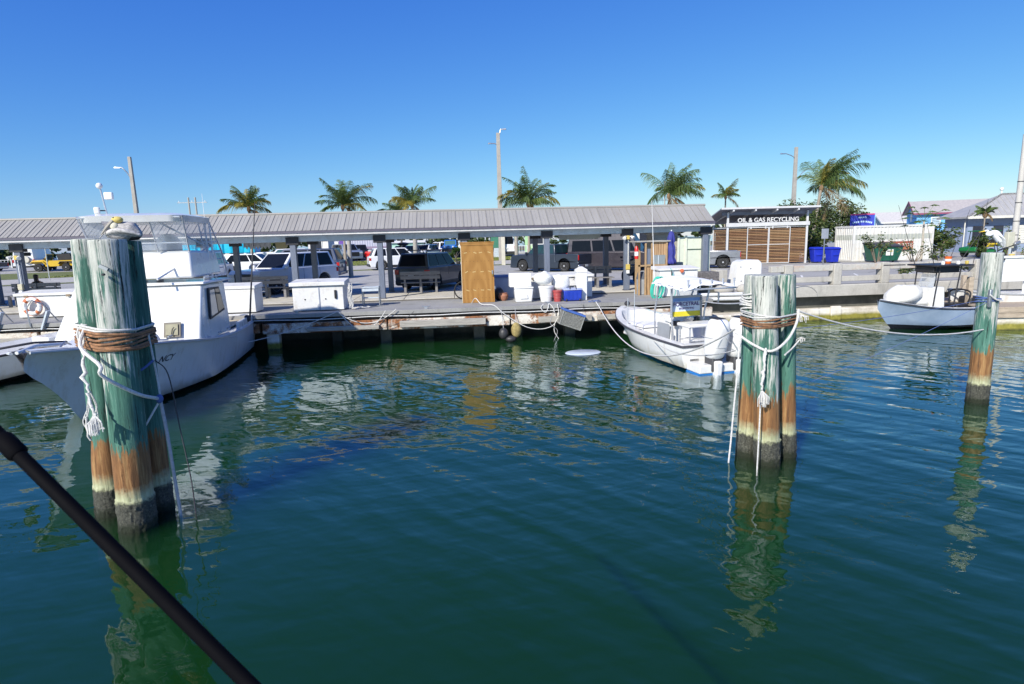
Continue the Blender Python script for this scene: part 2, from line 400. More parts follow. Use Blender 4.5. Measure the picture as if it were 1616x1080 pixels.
# cleats on the deck edge
STEEL = M('galvanised steel', (.45, .46, .47), .4, .8, var=.15)
for x in (-5.35, -1.0, 3.3, 5.0, 8.0, -12.0):
    mb = MB(); mb.tube([(x - .14, 20.86, 1.29), (x, 20.86, 1.27), (x + .14, 20.86, 1.29)], .018, 6); mb.box(x - .05, x + .05, 20.83, 20.89, 1.2, 1.27)
    mb.build('cleat', STEEL, dk, smooth=True)

# quay with concrete balustrade on the right
qx0, qx1, qy = 10.6, 40.0, 22.25
bal = thing('concrete_balustrade', 'long weathered concrete balustrade on the sea wall right of the tall double piling', 'railing', (0, 0, 0))
MB().box(12.4, qx1, qy, qy + .42, .95, 1.40).build('base_beam', CONC, bal, bevel=.02)
px = 13.05
posts = []
while px < qx1: posts.append(px); px += 2.02
for p in posts:
    MB().box(p - .16, p + .16, qy + .02, qy + .40, 1.402, 2.23).build('post', CONC, bal, bevel=.02)
prev = 12.35
for p in posts:
    MB().box(prev, p - .165, qy + .09, qy + .33, 1.95, 2.19).build('top_rail', CONC_R, bal, bevel=.015)
    MB().box(prev, p - .165, qy + .11, qy + .31, 1.52, 1.72).build('mid_rail', CONC, bal, bevel=.015)
    prev = p + .165
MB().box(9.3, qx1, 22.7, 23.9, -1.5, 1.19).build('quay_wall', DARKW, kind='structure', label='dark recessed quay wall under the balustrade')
lg = MB().box(11.9, qx1, 22.3, 22.72, -1.5, .46).build('wall_ledge', ALG, kind='structure', label='algae covered concrete ledge along the right sea wall', bevel=.02)
for x in np.arange(12.6, qx1, 1.45 * 1.5):
    MB().box(x, x + .5, 22.12, 22.31, -1.5, .56, top=(.05, .03)).build('buttress', ALG, lg, bevel=.02)
MB().box(9.3, 12.0, 21.9, 22.7, -1.5, .42).build('broken_ledge', ALG, kind='structure', label='low algae covered ledge between boardwalk and quay', bevel=.08)
MB().box(9.3, 12.42, 22.35, 23.95, 1.02, 1.196).build('quay_slab', CONC, kind='structure', label='concrete slab between boardwalk and balustrade')
pr_ = thing('white_pipe_pair', 'two white pipes along the slab edge between boardwalk and balustrade', 'pipes')
for dz in (0, .17):
    MB().tube([(9.35, 22.2, 1.02 + dz), (12.3, 22.2, 1.0 + dz)], .07, 10).build('pipe', CONDUIT, pr_, smooth=True)
for x in (10.1, 11.4): MB().box(x, x + .05, 22.1, 22.3, .9, 1.3).build('pipe_clamp', STEEL, pr_)
# far shore: mangrove wood across the water
LEAF_FAR = None
def leafmat(name, a, b_, c_, rough=.55):
    m, t, b = newmat(name, rough)
    gi = _n(t, 'ShaderNodeNewGeometry')
    isl = gi.outputs['Random Per Island']
    n1 = noise(t, .8, gi.outputs['Position'], 3)
    c = ramp(t, isl, [(0, a), (.5, b_), (1, c_)])
    c = mix(t, math_(t, 'MULTIPLY', n1, .5), c, a)
    t.links.new(c, b.inputs['Base Color'])
    try:
        b.inputs['Subsurface Weight'].default_value = 0
        tr = _n(t, 'ShaderNodeBsdfTranslucent'); t.links.new(c, tr.inputs[0]); ms = _n(t, 'ShaderNodeMixShader'); ms.inputs[0].default_value = .25
        out = t.nodes['Material Output']; t.links.new(b.outputs[0], ms.inputs[1]); t.links.new(tr.outputs[0], ms.inputs[2]); t.links.new(ms.outputs[0], out.inputs[0])
    except Exception: pass
    return m
LEAF_D = leafmat('mangrove leaves', (.020, .040, .010), (.045, .085, .018), (.10, .13, .028))
LEAF_S = leafmat('sea grape leaves', (.025, .05, .012), (.06, .10, .02), (.15, .17, .035))
LEAF_Y = leafmat('papaya leaves', (.06, .13, .02), (.11, .19, .03), (.20, .27, .06))
BARK = M('bark', (.20, .16, .12), .9, var=.3, scale=8, bmp=.5)
def crown(mb, c, r, n, size, flat=0):
    """leaf sized faces through an uneven volume of clumps"""
    cl = []
    k = max(5, int(n / 90))
    for _ in range(k):
        v = Vector((random.gauss(0, 1), random.gauss(0, 1), random.gauss(0, 1))).normalized() * random.uniform(.45, 1.0)
        cl.append((Vector((c[0] + v.x * r[0], c[1] + v.y * r[1], c[2] + v.z * r[2])), random.uniform(.22, .42)))
    for _ in range(n):
        p0, s = random.choice(cl)
        v = Vector((random.gauss(0, 1), random.gauss(0, 1), random.gauss(0, 1))).normalized() * random.uniform(.5, 1)
        p = p0 + Vector((v.x * r[0] * s, v.y * r[1] * s, v.z * r[2] * s))
        a = Vector((random.gauss(0, 1), random.gauss(0, 1), random.gauss(0, .6))).normalized()
        b_ = a.cross(v if v.length else Vector((0, 0, 1)))
        b_ = b_.normalized() if b_.length > .01 else Vector((0, 0, 1))
        sz = size * random.uniform(.6, 1.3)
        mb.add([p - a * sz, p - b_ * sz * .55, p + a * sz, p + b_ * sz * .55], [(0, 1, 2, 3)])
wood = MB()
for i in range(150):
    x = -330 + i * 4.6; y = 190 + 25 * math.sin(i * .37) + random.uniform(-8, 8)
    hh = random.uniform(5.5, 9)
    crown(wood, (x, y, hh * .5), (4.5, 4, hh * .6), 420, .6)
wood.build('far_wood', LEAF_D, kind='stuff', label='low green mangrove shore across the water', fix=False)
MB().box(-500, 500, 196, 260, -1, .5).build('far_shore', M('shore mud', (.12, .11, .08), .95), kind='structure', label='low far shore across the water')
# ------------------------------------------------------------------ canopy over the walkway
PAINT_B = M('blue grey post paint', (.14, .165, .22), .6, var=.18, scale=4, dirt=(.08, .08, .08), stretch=(6, 6, 1))
PAINT_L = M('pale blue beam paint', (.50, .56, .60), .6, var=.12, scale=2, dirt=(.28, .27, .24), dirt_amt=.5)
BRKT = M('dark steel bracket', (.025, .025, .03), .6)
def roof_metal():
    m, t, b = newmat('weathered roof metal', .6, 0)
    (x, y, z), pos = sep(t, True)
    c = ramp(t, noise(t, .35, pos, 6, .7, stretch=(3, .6, .6)), [(.3, (.265, .255, .235)), (.7, (.35, .34, .315))])
    c = mix(t, ramp(t, noise(t, 26, pos, 5, .8), [(.45, (0, 0, 0)), (.75, (.4,) * 3)]), c, (.27, .25, .22))
    sp = ramp(t, noise(t, 1.7, pos, 4, .7), [(.68, (0, 0, 0)), (.72, (.6,) * 3)])
    c = mix(t, sp, c, (.5, .49, .46))
    oi = _n(t, 'ShaderNodeObjectInfo'); c = mix(t, ramp(t, oi.outputs['Random'], [(0, (0, 0, 0)), (1, (.22,) * 3)]), c, (.20, .185, .16))
    rs = ramp(t, noise(t, 2.4, pos, 6, .75, stretch=(2.5, .5, .5)), [(.60, (0, 0, 0)), (.72, (.35,) * 3)]); c = mix(t, rs, c, (.26, .17, .10))
    t.links.new(c, b.inputs['Base Color']); return m
RM = roof_metal()
can = thing('walkway_canopy', 'long low canopy with grey ribbed metal roof on blue-grey posts over the dock walkway', 'canopy', (0, 26.2, 1.2))
CX0, CX1 = -42.0, 10.75
ze, zr, ye, yr = 2.83, 3.51, -2.2, -1.10      # eave / ridge relative to the thing
pw = .31
pan = MB(); L_ = math.hypot(yr - ye, zr - ze); an = math.atan2(zr - ze, yr - ye)
pan.add([(0, 0, 0), (pw - .006, 0, 0), (pw - .006, L_, 0), (0, L_, 0)], [(0, 1, 2, 3)])
pan.box(0, .022, 0, L_, 0, .022)
pan.box(.15, .165, 0, L_, 0, .008)
pan.xf(Matrix.Rotation(an, 4, 'X')); pme = pan.mesh('roof_panel', RM)
x = CX0
while x < CX1 - .05:
    o = link('roof_panel', pme, can, loc=(x, ye, ze + .004)); x += pw
MB().box(CX0, CX1, ye + .03, yr, ze - .06, ze - .058).build('soffit', PAINT_L, can)
bk = MB(); bk.quad((CX0, -ye, ze), (CX1, -ye, ze), (CX1, yr, zr), (CX0, yr, zr)); bk.quad((CX0, -ye, ze - .03), (CX1, -ye, ze - .03), (CX1, yr, zr - .03), (CX0, yr, zr - .03))
bk.quad((CX0, ye + .02, ze - .03), (CX1, ye + .02, ze - .03), (CX1, yr, zr - .04), (CX0, yr, zr - .04))
bk.build('roof_deck', RM, can, fix=False)
MB().tube([(CX0, yr, zr + .02), (CX1 + .02, yr, zr + .02)], .05, 8).build('ridge_cap', RM, can, smooth=True)
MB().box(CX0, CX1, ye - .03, ye + .005, ze - .09, ze - .005).build('gutter_edge', M('dark eave flashing', (.10, .09, .12), .5), can)
MB().box(CX0, CX1, ye + .012, ye + .05, ze - .17, ze - .092).build('fascia', M('off white fascia', (.62, .60, .58), .6, dirt=(.3, .28, .25)), can)
for yy in (-1.72, 1.72):
    MB().box(CX0, CX1, yy - .07, yy + .07, 2.42, 2.76).build('beam', PAINT_L, can, bevel=.01)
MB().add([(CX1, -2.2, ze - .1), (CX1, 2.2, ze - .1), (CX1, yr, zr - .05), (CX1 - .04, -2.2, ze - .1), (CX1 - .04, 2.2, ze - .1), (CX1 - .04, yr, zr - .05)], [(0, 1, 2), (5, 4, 3), (0, 3, 4, 1), (1, 4, 5, 2), (2, 5, 3, 0)]).build('gable', PAINT_L, can)
pxs = [-2.86 + 3.35 * k for k in range(-11, 5)]
for x in pxs:
    for yy in (-1.72, 1.72):
        MB().box(x - .11, x + .11, yy - .11, yy + .11, .02, 2.44).build('post', PAINT_B, can, bevel=.012)
        MB().box(x - .24, x + .24, yy - .135, yy + .135, 2.30, 2.60).build('bracket', BRKT, can, bevel=.01)
        MB().box(x - .15, x + .15, yy - .15, yy + .15, .0, .10).build('post_base', BRKT, can, bevel=.01)
for x in pxs:
    if x > -20: MB().bar((x, -1.72, 2.66), (x, 1.72, 2.66), .1, .2).build('tie_beam', PAINT_L, can)
# hanging boards seen from behind
SIGNB = M('grey green board', (.36, .38, .35), .7, dirt=(.2, .2, .18))
def hang(x0, x1, z0, z1, y, mat, label, wavy=False):
    t = thing('hanging_board', label, 'board', ((x0 + x1) / 2, y, z0))
    h, wd = z1 - z0, (x1 - x0) / 2
    if wavy:
        mb = MB(); N = 36
        top = [(-wd + 2 * wd * i / N, h) for i in range(N + 1)]; bot = [(-wd + 2 * wd * i / N, .05 * math.sin(i * 1.3)) for i in range(N + 1)]
        for i in range(N): mb.box(top[i][0], top[i + 1][0] - .002, -.02 + .015 * math.sin(i * .9), .01 + .015 * math.sin(i * .9), bot[i][1], h)
        mb.build('panel', mat, t)
    else: MB().prism([(-wd + .12, 0), (wd - .12, 0), (wd, .08), (wd, h), (-wd, h)], -.025, .025).build('panel', mat, t, bevel=.006)
    for s in (-.7, .7): MB().tube([(s * wd, 0, h), (s * wd, 0, h + .25)], .01, 6).build('hanger', STEEL, t)
    return t
hang(-8.55, -7.45, 3.42, 3.95, 25.9, M('wavy grey sheet', (.42, .43, .45), .6, dirt=(.2, .19, .17)), 'grey scalloped sheet hanging under the canopy left of the tan board', True)
hang(-7.42, -6.85, 3.35, 3.95, 26.1, M('tan board', (.36, .32, .17), .8), 'tan square board hanging under the canopy beside the grey sheet')
hang(4.45, 6.35, 3.42, 3.9, 25.6, SIGNB, 'long grey-green board hanging under the canopy above the dark pickup')
# flood lights on the posts
WHITE_P = M('white plastic', (.76, .76, .73), .4, var=.06, dirt=(.5, .47, .4), dirt_amt=.3)
YEL = M('faded yellow', (.55, .42, .10), .6)
def flood(loc, rz, label):
    t = thing('flood_light', label, 'flood light', loc, rz, 'twin flood lights on the posts')
    MB().cbox((0, 0, 0), (.12, .1, .16)).build('box', YEL, t, bevel=.01)
    for s in (-1, 1):
        h = MB(); h.lathe([(.03, 0), (.045, .05), (.075, .13), (.078, .16), (.06, .165)], n=12)
        h.xf(Matrix.Translation((s * .12, -.04, .05)) @ Matrix.Rotation(rad(125), 4, 'X') @ Matrix.Rotation(rad(s * 28), 4, 'Y'))
        h.build('lamp_head', WHITE_P, t, smooth=True)
        MB().tube([(0, 0, .02), (s * .12, -.04, .05)], .018, 6).build('arm', WHITE_P, t)
for x, l in ((-16.26, 'white twin flood light on the far left canopy post above the seated person'), (-9.56, 'white twin flood light on the canopy post behind the cabin boat'),
             (.49, 'white twin flood light on the post behind the tall plywood cabinet'), (7.19, 'white twin flood light on the post left of the plywood stall')):
    flood((x, 24.30, 3.45 if x > 1 else 3.3), 0, l)
def conduit_box(x, z, label, mat):
    t = thing('junction_box', label, 'electrical box', (x, 24.30, z)); MB().cbox((0, 0, 0), (.16, .12, .22)).build('cover', mat, t, bevel=.01)
    MB().cbox((0, -.01, -.2), (.12, .1, .14)).build('outlet', WHITE_P, t, bevel=.01); MB().tube([(0.02, .02, .1), (.02, .02, 1.1)], .02, 6).build('conduit', CONDUIT, t)
conduit_box(7.19, 2.25, 'yellow socket box on the canopy post by the plywood stall', YEL)
conduit_box(-16.26, 2.2, 'pale socket box on the far left canopy post', M('aged cream box', (.5, .46, .33), .6))
# ------------------------------------------------------------------ kiosk
WT = M('pale grey steel', (.56, .57, .58), .5, var=.08, scale=3, dirt=(.35, .3, .25), dirt_amt=.3)
WTD = M('roof underside grey', (.20, .22, .27), .6)
def slatmats():
    m, t, b = newmat('kiosk slat timber', .65)
    oi = _n(t, 'ShaderNodeObjectInfo')
    c = ramp(t, oi.outputs['Random'], [(0, (.10, .04, .02)), (.35, (.25, .10, .035)), (.65, (.33, .165, .06)), (1, (.45, .28, .13))])
    c = mix(t, .45, c, ramp(t, noise(t, 6, detail=6, stretch=(1, 12, 12)), [(.3, (.09, .05, .03)), (.7, (.50, .33, .19))]))
    t.links.new(c, b.inputs['Base Color']); return m
SLAT = slatmats()
kz = 1.2
ki = thing('recycling_kiosk', 'slatted timber recycling kiosk with white steel frame and OIL & GAS RECYCLING lettering', 'kiosk', (20.25, 43.05, kz), rad(-5.4))
KW, KD, KH = 5.85, 3.0, 3.05
for x in (0, KW):
    for y in (0, KD): MB().box(x - .07, x + .07, y - .07, y + .07, 0, 3.85 if y == 0 else 3.2).build('post', WT, ki, bevel=.01)
MB().box(-.15, KW + .15, -.13, -.075, 2.78, 3.05).build('header_beam', WT, ki, bevel=.01)
MB().box(-.07, KW + .07, KD + .0, KD + .1, 2.6, 2.8).build('rear_beam', WT, ki)
MB().box(-.4, KW + .35, .08, .2, 3.62, 3.86).build('roof_beam', WTD, ki)
rf = MB().add([(-.75, -.75, 4.05), (KW + .55, -.75, 4.05), (KW + .55, KD + .8, 3.05), (-.75, KD + .8, 3.05), (-.75, -.75, 4.13), (KW + .55, -.75, 4.13), (KW + .55, KD + .8, 3.13), (-.75, KD + .8, 3.13)],
   [(0, 3, 2, 1), (4, 5, 6, 7), (0, 1, 5, 4), (1, 2, 6, 5), (2, 3, 7, 6), (3, 0, 4, 7)]).build('roof', WTD, ki)
MB().box(-.76, KW + .56, -.78, -.752, 4.02, 4.15).build('roof_edge', WT, ki)
for x in (.15, 1.75, 3.3, 4.85): MB().bar((x, -.74, 3.96), (x, KD + .4, 3.22), .1, .18).build('rafter', WT, ki)
bays = [(.12, 1.42, 'side_panel'), (1.50, 2.98, 'door_panel'), (3.10, 4.58, 'door_panel'), (4.66, KW - .1, 'side_panel')]
for (a, b_, nm) in bays:
    fr = MB()
    if nm == 'door_panel':
        fr.box(a - .05, a, -.06, 0, .05, 2.72); fr.box(b_, b_ + .05, -.06, 0, .05, 2.72); fr.box(a, b_, -.06, 0, 2.66, 2.72); fr.box(a, b_, -.06, 0, .05, .1); fr.box(a, b_, -.064, 0, 1.42, 1.46)
        for hx in (a + .2, b_ - .2): fr.box(hx - .05, hx + .05, -.09, -.065, 2.6, 2.8)
    else: fr.box(a, b_, -.02, .0, 2.68, 2.72)
    f = fr.build(nm, WT, ki)
    sm = MB().box(0, b_ - a, -.05, -.012, 0, .060).mesh('slat', SLAT)
    z = .12
    while z < 2.6:
        link('slat', sm, f, loc=(a, 0, z)); z += .114
sm = MB().box(-.03, .01, 0, KD - .16, 0, .060).mesh('slat', SLAT)
f = MB().box(-.03, .02, .08, KD - .08, 2.68, 2.74).build('side_frame', WT, ki)
z = .12
while z < 2.6:
    link('slat', sm, f, loc=(0, .08, z)); z += .114
MB().box(.1, KW - .1, .7, .74, .05, 2.7).build('gap_shade_sheet', M('painted slat gap shade', (.02, .016, .013), .9), ki)  # near-black sheet added so the slat gaps read as shade
MB().box(.12, KW - .12, KD - .1, KD - .05, .05, 2.6).build('rear_wall', SLAT, ki)
letters('lettering', 'OIL & GAS RECYCLING', .44, M('white letters', (.66, .66, .66), .5), ki, (KW * .5, -.13, 3.09), depth=.04)
# ------------------------------------------------------------------ container, dumpster, bins
CWHITE = M('container white', (.62, .62, .59), .5, var=.08, scale=1.2, dirt=(.42, .26, .14), dirt_amt=.35)
ct = thing('shipping_container', 'white corrugated shipping container with a grey band beside the recycling kiosk', 'container', (29.5, 42.1, 1.22), rad(-4))
CL_, CWd, CH = 6.06, 2.44, 2.59
mb = MB(); N = 22; st = CL_ - .3
def corr(p0, ax, n_, length, h0, h1, out):
    pts = []; s = length / n_
    for i in range(n_):
        for u, d in ((0, 0), (.38, 0), (.5, -.045), (.88, -.045)): pts.append((p0 + (i + u) * s, d))
    pts.append((p0 + length, 0)); m_ = MB()
    for (a, d), (b_, e) in zip(pts, pts[1:]):
        if ax == 'X': m_.quad((a, out - 0 - d * 1 if False else out - d * -1, h0), (b_, out + e * -1 * -1, h0), (b_, out + e * -1 * -1, h1), (a, out + d * -1 * -1, h1))
    return m_
def corrugated(n_, length, h0, h1, xf, sgn=1):
    pts = []; s = length / n_
    for i in range(n_):
        for u, d in ((0, 0), (.38, 0), (.5, .04), (.88, .04)): pts.append(((i + u) * s, d))
    pts.append((length, 0)); m_ = MB()
    for (a, d), (b_, e) in zip(pts, pts[1:]): m_.quad((a, d, h0), (b_, e, h0), (b_, e, h1), (a, d, h1))
    return m_.xf(xf)
GBAND = M('grey band paint', (.38, .40, .36), .55, dirt=(.3, .25, .18))
for (h0, h1, mt, nm) in ((.12, 1.55, CWHITE, 'side_wall'), (1.551, 1.93, GBAND, 'painted_band'), (1.931, 2.46, CWHITE, 'side_wall')):
    corrugated(22, CL_ - .3, h0, h1, Matrix.Translation((.15, .02, 0))).build(nm, mt, ct)
    corrugated(9, CWd - .3, h0, h1, Matrix.Translation((.02, CWd - .15, 0)) @ Matrix.Rotation(rad(-90), 4, 'Z')).build(nm, mt, ct)
fr = MB()
for x in (0, CL_ - .15):
    for y in (0, CWd - .15): fr.box(x, x + .15, y, y + .15, 0, CH)
for y in (0, CWd - .12): fr.box(.15, CL_ - .15, y, y + .12, 2.46, CH); fr.box(.15, CL_ - .15, y, y + .12, 0, .12)
for x in (0, CL_ - .12): fr.box(x, x + .12, .15, CWd - .15, 2.46, CH); fr.box(x, x + .12, .15, CWd - .15, 0, .12)
fr.build('frame', CWHITE, ct, bevel=.01)
MB().box(.1, CL_ - .1, .1, CWd - .1, .1, CH - .02).build('body', CWHITE, ct)
bs = thing('wall_sign', 'red-brown sign reading BOATS fixed to the white container behind the green dumpster', 'sign', (31.62, 41.88, 2.0), rad(-4))
MB().box(0, 2.35, -.03, 0, 0, .62).build('board', M('red brown board', (.28, .07, .04), .6, var=.25, dirt=(.45, .2, .1)), bs)
MB().box(.02, 2.33, -.036, -.031, .06, .16).build('wood_strip', M('orange timber strip', (.45, .19, .08), .6), bs)
letters('lettering', 'E BOATS', .36, M('cream letters', (.75, .70, .62), .6), bs, (2.28, -.045, .22), align='RIGHT')
def dumpster():
    t = thing('dumpster', 'dark green dumpster with black lid and a white notice in front of the container', 'dumpster', (29.6, 39.9, 1.2), rad(-3))
    G = M('dumpster green', (.012, .10, .065), .5, var=.2, dirt=(.09, .08, .05))
    MB().add([(.3, 0, .12), (1.75, 0, .12), (1.75, 1.3, .12), (.3, 1.3, .12), (0, -.1, 1.05), (2.05, -.1, 1.05), (2.05, 1.35, 1.3), (0, 1.35, 1.3)], [(0, 3, 2, 1), (4, 5, 6, 7), (0, 1, 5, 4), (1, 2, 6, 5), (2, 3, 7, 6), (3, 0, 4, 7)]).build('body', G, t, bevel=.02)
    MB().add([(-.06, -.16, 1.07), (2.11, -.16, 1.07), (2.11, 1.4, 1.33), (-.06, 1.4, 1.33), (-.0, -.1, 1.15), (2.05, -.1, 1.15), (2.05, 1.35, 1.42), (0, 1.35, 1.42)], [(0, 3, 2, 1), (4, 5, 6, 7), (0, 1, 5, 4), (1, 2, 6, 5), (2, 3, 7, 6), (3, 0, 4, 7)]).build('lid', M('black lid', (.025, .025, .03), .5), t, bevel=.02)
    for x in (.45, 1.55): MB().lathe([(.08, -.03), (.1, 0), (.08, .03)], (x, .2, .1), 12, 'X').build('caster', BRKT, t)
    MB().box(.8, 1.32, -.055, -.035, .5, .92).xf(Matrix.Rotation(rad(4), 4, 'X')).build('notice', WHITE_P, t)
    MB().box(.86, 1.05, -.062, -.056, .76, .84).xf(Matrix.Rotation(rad(4), 4, 'X')).build('notice_print', M('dark print', (.05, .05, .06)), t)
    MB().box(1.05, 1.27, -.062, -.056, .76, .84).xf(Matrix.Rotation(rad(4), 4, 'X')).build('notice_print', M('amber print', (.6, .4, .05)), t)
    for x in (.6, 1.1, 1.55): MB().box(x, x + .05, -.08, -.03, .15, 1.0).xf(Matrix.Rotation(rad(5), 4, 'X')).build('rib', G, t)
dumpster()
def cart(loc, rz, label):
    BL = M('cart blue', (.012, .03, .42), .45, var=.1)
    t = thing('wheelie_bin', label, 'recycling bin', loc, rz, 'blue wheelie bins beside the kiosk')
    MB().add([(-.27, -.3, .08), (.27, -.3, .08), (.27, .3, .08), (-.27, .3, .08), (-.36, -.38, 1.0), (.36, -.38, 1.0), (.36, .38, 1.0), (-.36, .38, 1.0)], [(0, 3, 2, 1), (4, 5, 6, 7), (0, 1, 5, 4), (1, 2, 6, 5), (2, 3, 7, 6), (3, 0, 4, 7)]).build('body', BL, t, bevel=.03)
    MB().box(-.40, .40, -.43, .42, 1.0, 1.05).build('rim', BL, t, bevel=.015)
    MB().add([(-.38, -.4, 1.055), (.38, -.4, 1.055), (.38, .42, 1.055), (-.38, .42, 1.055), (-.3, -.3, 1.14), (.3, -.3, 1.14), (.34, .4, 1.16), (-.34, .4, 1.16)], [(0, 3, 2, 1), (4, 5, 6, 7), (0, 1, 5, 4), (1, 2, 6, 5), (2, 3, 7, 6), (3, 0, 4, 7)]).build('lid', BL, t, bevel=.02)
    MB().box(-.2, .2, -.395, -.34, .55, .75).build('grab_panel', BL, t, bevel=.01)
    for s in (-.3, .3): MB().lathe([(.12, -.03), (.13, 0), (.12, .03)], (s, .36, .13), 14, 'X').build('wheel', BRKT, t)
cart((26.75, 42.2, 1.2), rad(-5), 'blue wheelie bin nearest the kiosk corner'); cart((27.35, 41.2, 1.2), rad(4), 'blue wheelie bin in front, nearer the signpost')
# ------------------------------------------------------------------ houses on the right
def house_blue_grey():
    t = thing('grey_blue_house', 'single storey grey-blue house with wide hipped grey metal roof at the right edge', 'house', (45.8, 50, 1.23), rad(-7))
    W_ = M('grey blue stucco', (.24, .30, .42), .85, var=.08); TR = M('cream trim', (.66, .64, .56), .6); G_ = M('dark window glass', (.03, .035, .05), .15)
    RF = M('grey house roof', (.36, .355, .35), .55, .1, var=.12, scale=1.5)
    MB().box(0, 17, 0, 3, 0, 3.25).build('wall', W_, t)
    zr_, ze_ = 5.15, 3.2; x0, x1, y0, y1 = -.6, 18, -.8, 3.3
    r = MB().add([(x0, y0, ze_), (x1, y0, ze_), (x1, y1, ze_), (x0, y1, ze_), (3.6, 1.25, zr_), (15, 1.25, zr_), (x0, y0, ze_ - .16), (x1, y0, ze_ - .16), (x1, y1, ze_ - .16), (x0, y1, ze_ - .16)],
        [(0, 1, 5, 4), (1, 2, 5), (2, 3, 4, 5), (3, 0, 4), (9, 8, 7, 6), (0, 6, 7, 1), (1, 7, 8, 2), (2, 8, 9, 3), (3, 9, 6, 0)]).build('roof', RF, t)
    for i in range(1, 38):
        u = i / 38; xx = x0 + (x1 - x0) * u
        if xx < 3.6: k = (xx - x0) / (3.6 - x0)
        elif xx > 15: k = (x1 - xx) / (x1 - 15)
        else: k = 1
        MB().bar((xx, y0, ze_ + .02), (xx, y0 + (1.25 - y0) * k, ze_ + .02 + (zr_ - ze_) * k), .04, .05).build('roof_seam', RF, r)
        for a, b_ in (((x0, y0, ze_), (3.6, 1.25, zr_)), ((x1, y0, ze_), (15, 1.25, zr_)), ((3.6, 1.25, zr_), (15, 1.25, zr_))): MB().tube([a, b_], .09, 6).build('hip_cap', M('hip cap', (.42, .41, .40), .5), r)
    MB().box(x0, x1, y0 - .04, y0, ze_ - .2, ze_ + .02).build('gutter', TR, t)
    for x, dark in ((.9, 1), (2.7, 1), (4.6, 0), (8.2, 0), (11.5, 0)):
        wdt = .35 if dark else .62
        f = MB().box(x - wdt - .08, x + wdt + .08, -.05, -.002, .75, 2.35).build('window', TR if not dark else BRKT, t)
        MB().box(x - wdt, x + wdt, -.06, -.051, .83, 2.27).build('pane', G_ if dark else M('shuttered window', (.62, .62, .58), .4), f)
        if not dark:
            for k in range(7): MB().box(x - wdt, x + wdt, -.085, -.061, .88 + k * .2, .96 + k * .2).build('shutter_slat', TR, f)
            MB().box(x - .02, x + .02, -.09, -.062, .83, 2.27).build('mullion', TR, f)
    for x in (1.6, 6.6, 12.5): MB().cbox((x, -.1, 2.55), (.18, .18, .14)).build('wall_lamp', BRKT, t, bevel=.02)
    for x in (-.3, 4.0): MB().tube([(x, -.08, 0), (x, -.08, 2.8)], .045, 8).build('downpipe', TR, t)
    v = MB(); v.tube([(3.6, 1.25, zr_), (3.6, 1.25, zr_ + .35)], .06, 8); v.ball((3.6, 1.25, zr_ + .45), .16, 10, 6); v.build('roof_vent', WHITE_P, t, smooth=True)
house_blue_grey()
def gable_house(name, label, loc, rz, L, D, H, rise, wall, roof, trim, gable_front=True):
    t = thing(name, label, 'house', loc, rz)
    MB().box(0, L, 0, D, 0, H).build('wall', wall, t)
    MB().add([(-.002, 0, H), (-.002, D, H), (-.002, D / 2, H + rise), (L, 0, H), (L, D, H), (L, D / 2, H + rise)], [(0, 2, 1), (3, 4, 5), (0, 3, 5, 2), (1, 2, 5, 4), (0, 1, 4, 3)]).build('gable', wall, t)
    o = .45; k = rise / (D / 2)
    r = MB()
    for s, y_ in ((1, -o), (-1, D + o)):
        r.add([(-o, y_, H - o * k + .06), (L + o, y_, H - o * k + .06), (L + o, D / 2, H + rise + .06), (-o, D / 2, H + rise + .06), (-o, y_, H - o * k + .18), (L + o, y_, H - o * k + .18), (L + o, D / 2, H + rise + .18), (-o, D / 2, H + rise + .18)],
              [(0, 3, 2, 1), (4, 5, 6, 7), (0, 1, 5, 4), (1, 2, 6, 5), (2, 3, 7, 6), (3, 0, 4, 7)])
    r.build('roof', roof, t)
    b = MB()
    b.bar((-o - .03, -o, H - o * k + .1), (-o - .03, D / 2, H + rise + .12), .05, .25); b.bar((-o - .03, D + o, H - o * k + .1), (-o - .03, D / 2, H + rise + .12), .05, .25); b.bar((-o, -o - .03, H - o * k + .1), (L + o, -o - .03, H - o * k + .1), .05, .2)
    b.build('barge_board', trim, t)
    f = MB().box(-.06, -.003, D / 2 - .45, D / 2 + .45, H - 1.0, H + .5).build('window', WHITE_P, t); MB().box(-.07, -.061, D / 2 - .35, D / 2 + .35, H - .9, H + .4).build('pane', M('pale glass', (.35, .45, .52), .2), f)
    for i in range(3):
        f = MB().box(1.5 + i * 3, 2.5 + i * 3, -.06, -.003, H - 1.6, H - .5).build('window', WHITE_P, t); MB().box(1.6 + i * 3, 2.4 + i * 3, -.07, -.061, H - 1.5, H - .6).build('pane', M('pale glass'), f)
    return t
gable_house('gable_house', 'bright blue gabled house with grey roof and maroon trim behind the container', (57.6, 70.5, 1.5), rad(-28), 10.5, 5.6, 3.9, 1.35,
    M('bright blue siding', (.16, .42, .74), .7), M('pale grey roof', (.40, .37, .35), .6), M('maroon trim', (.22, .05, .10), .6))
gable_house('distant_house', 'low white house with pale roof far behind the container', (74, 98, 1.5), rad(-20), 14, 8, 3.2, 1.6,
    M('white wash', (.68, .67, .64), .8), M('bleached roof', (.52, .50, .47), .7), WHITE_P)
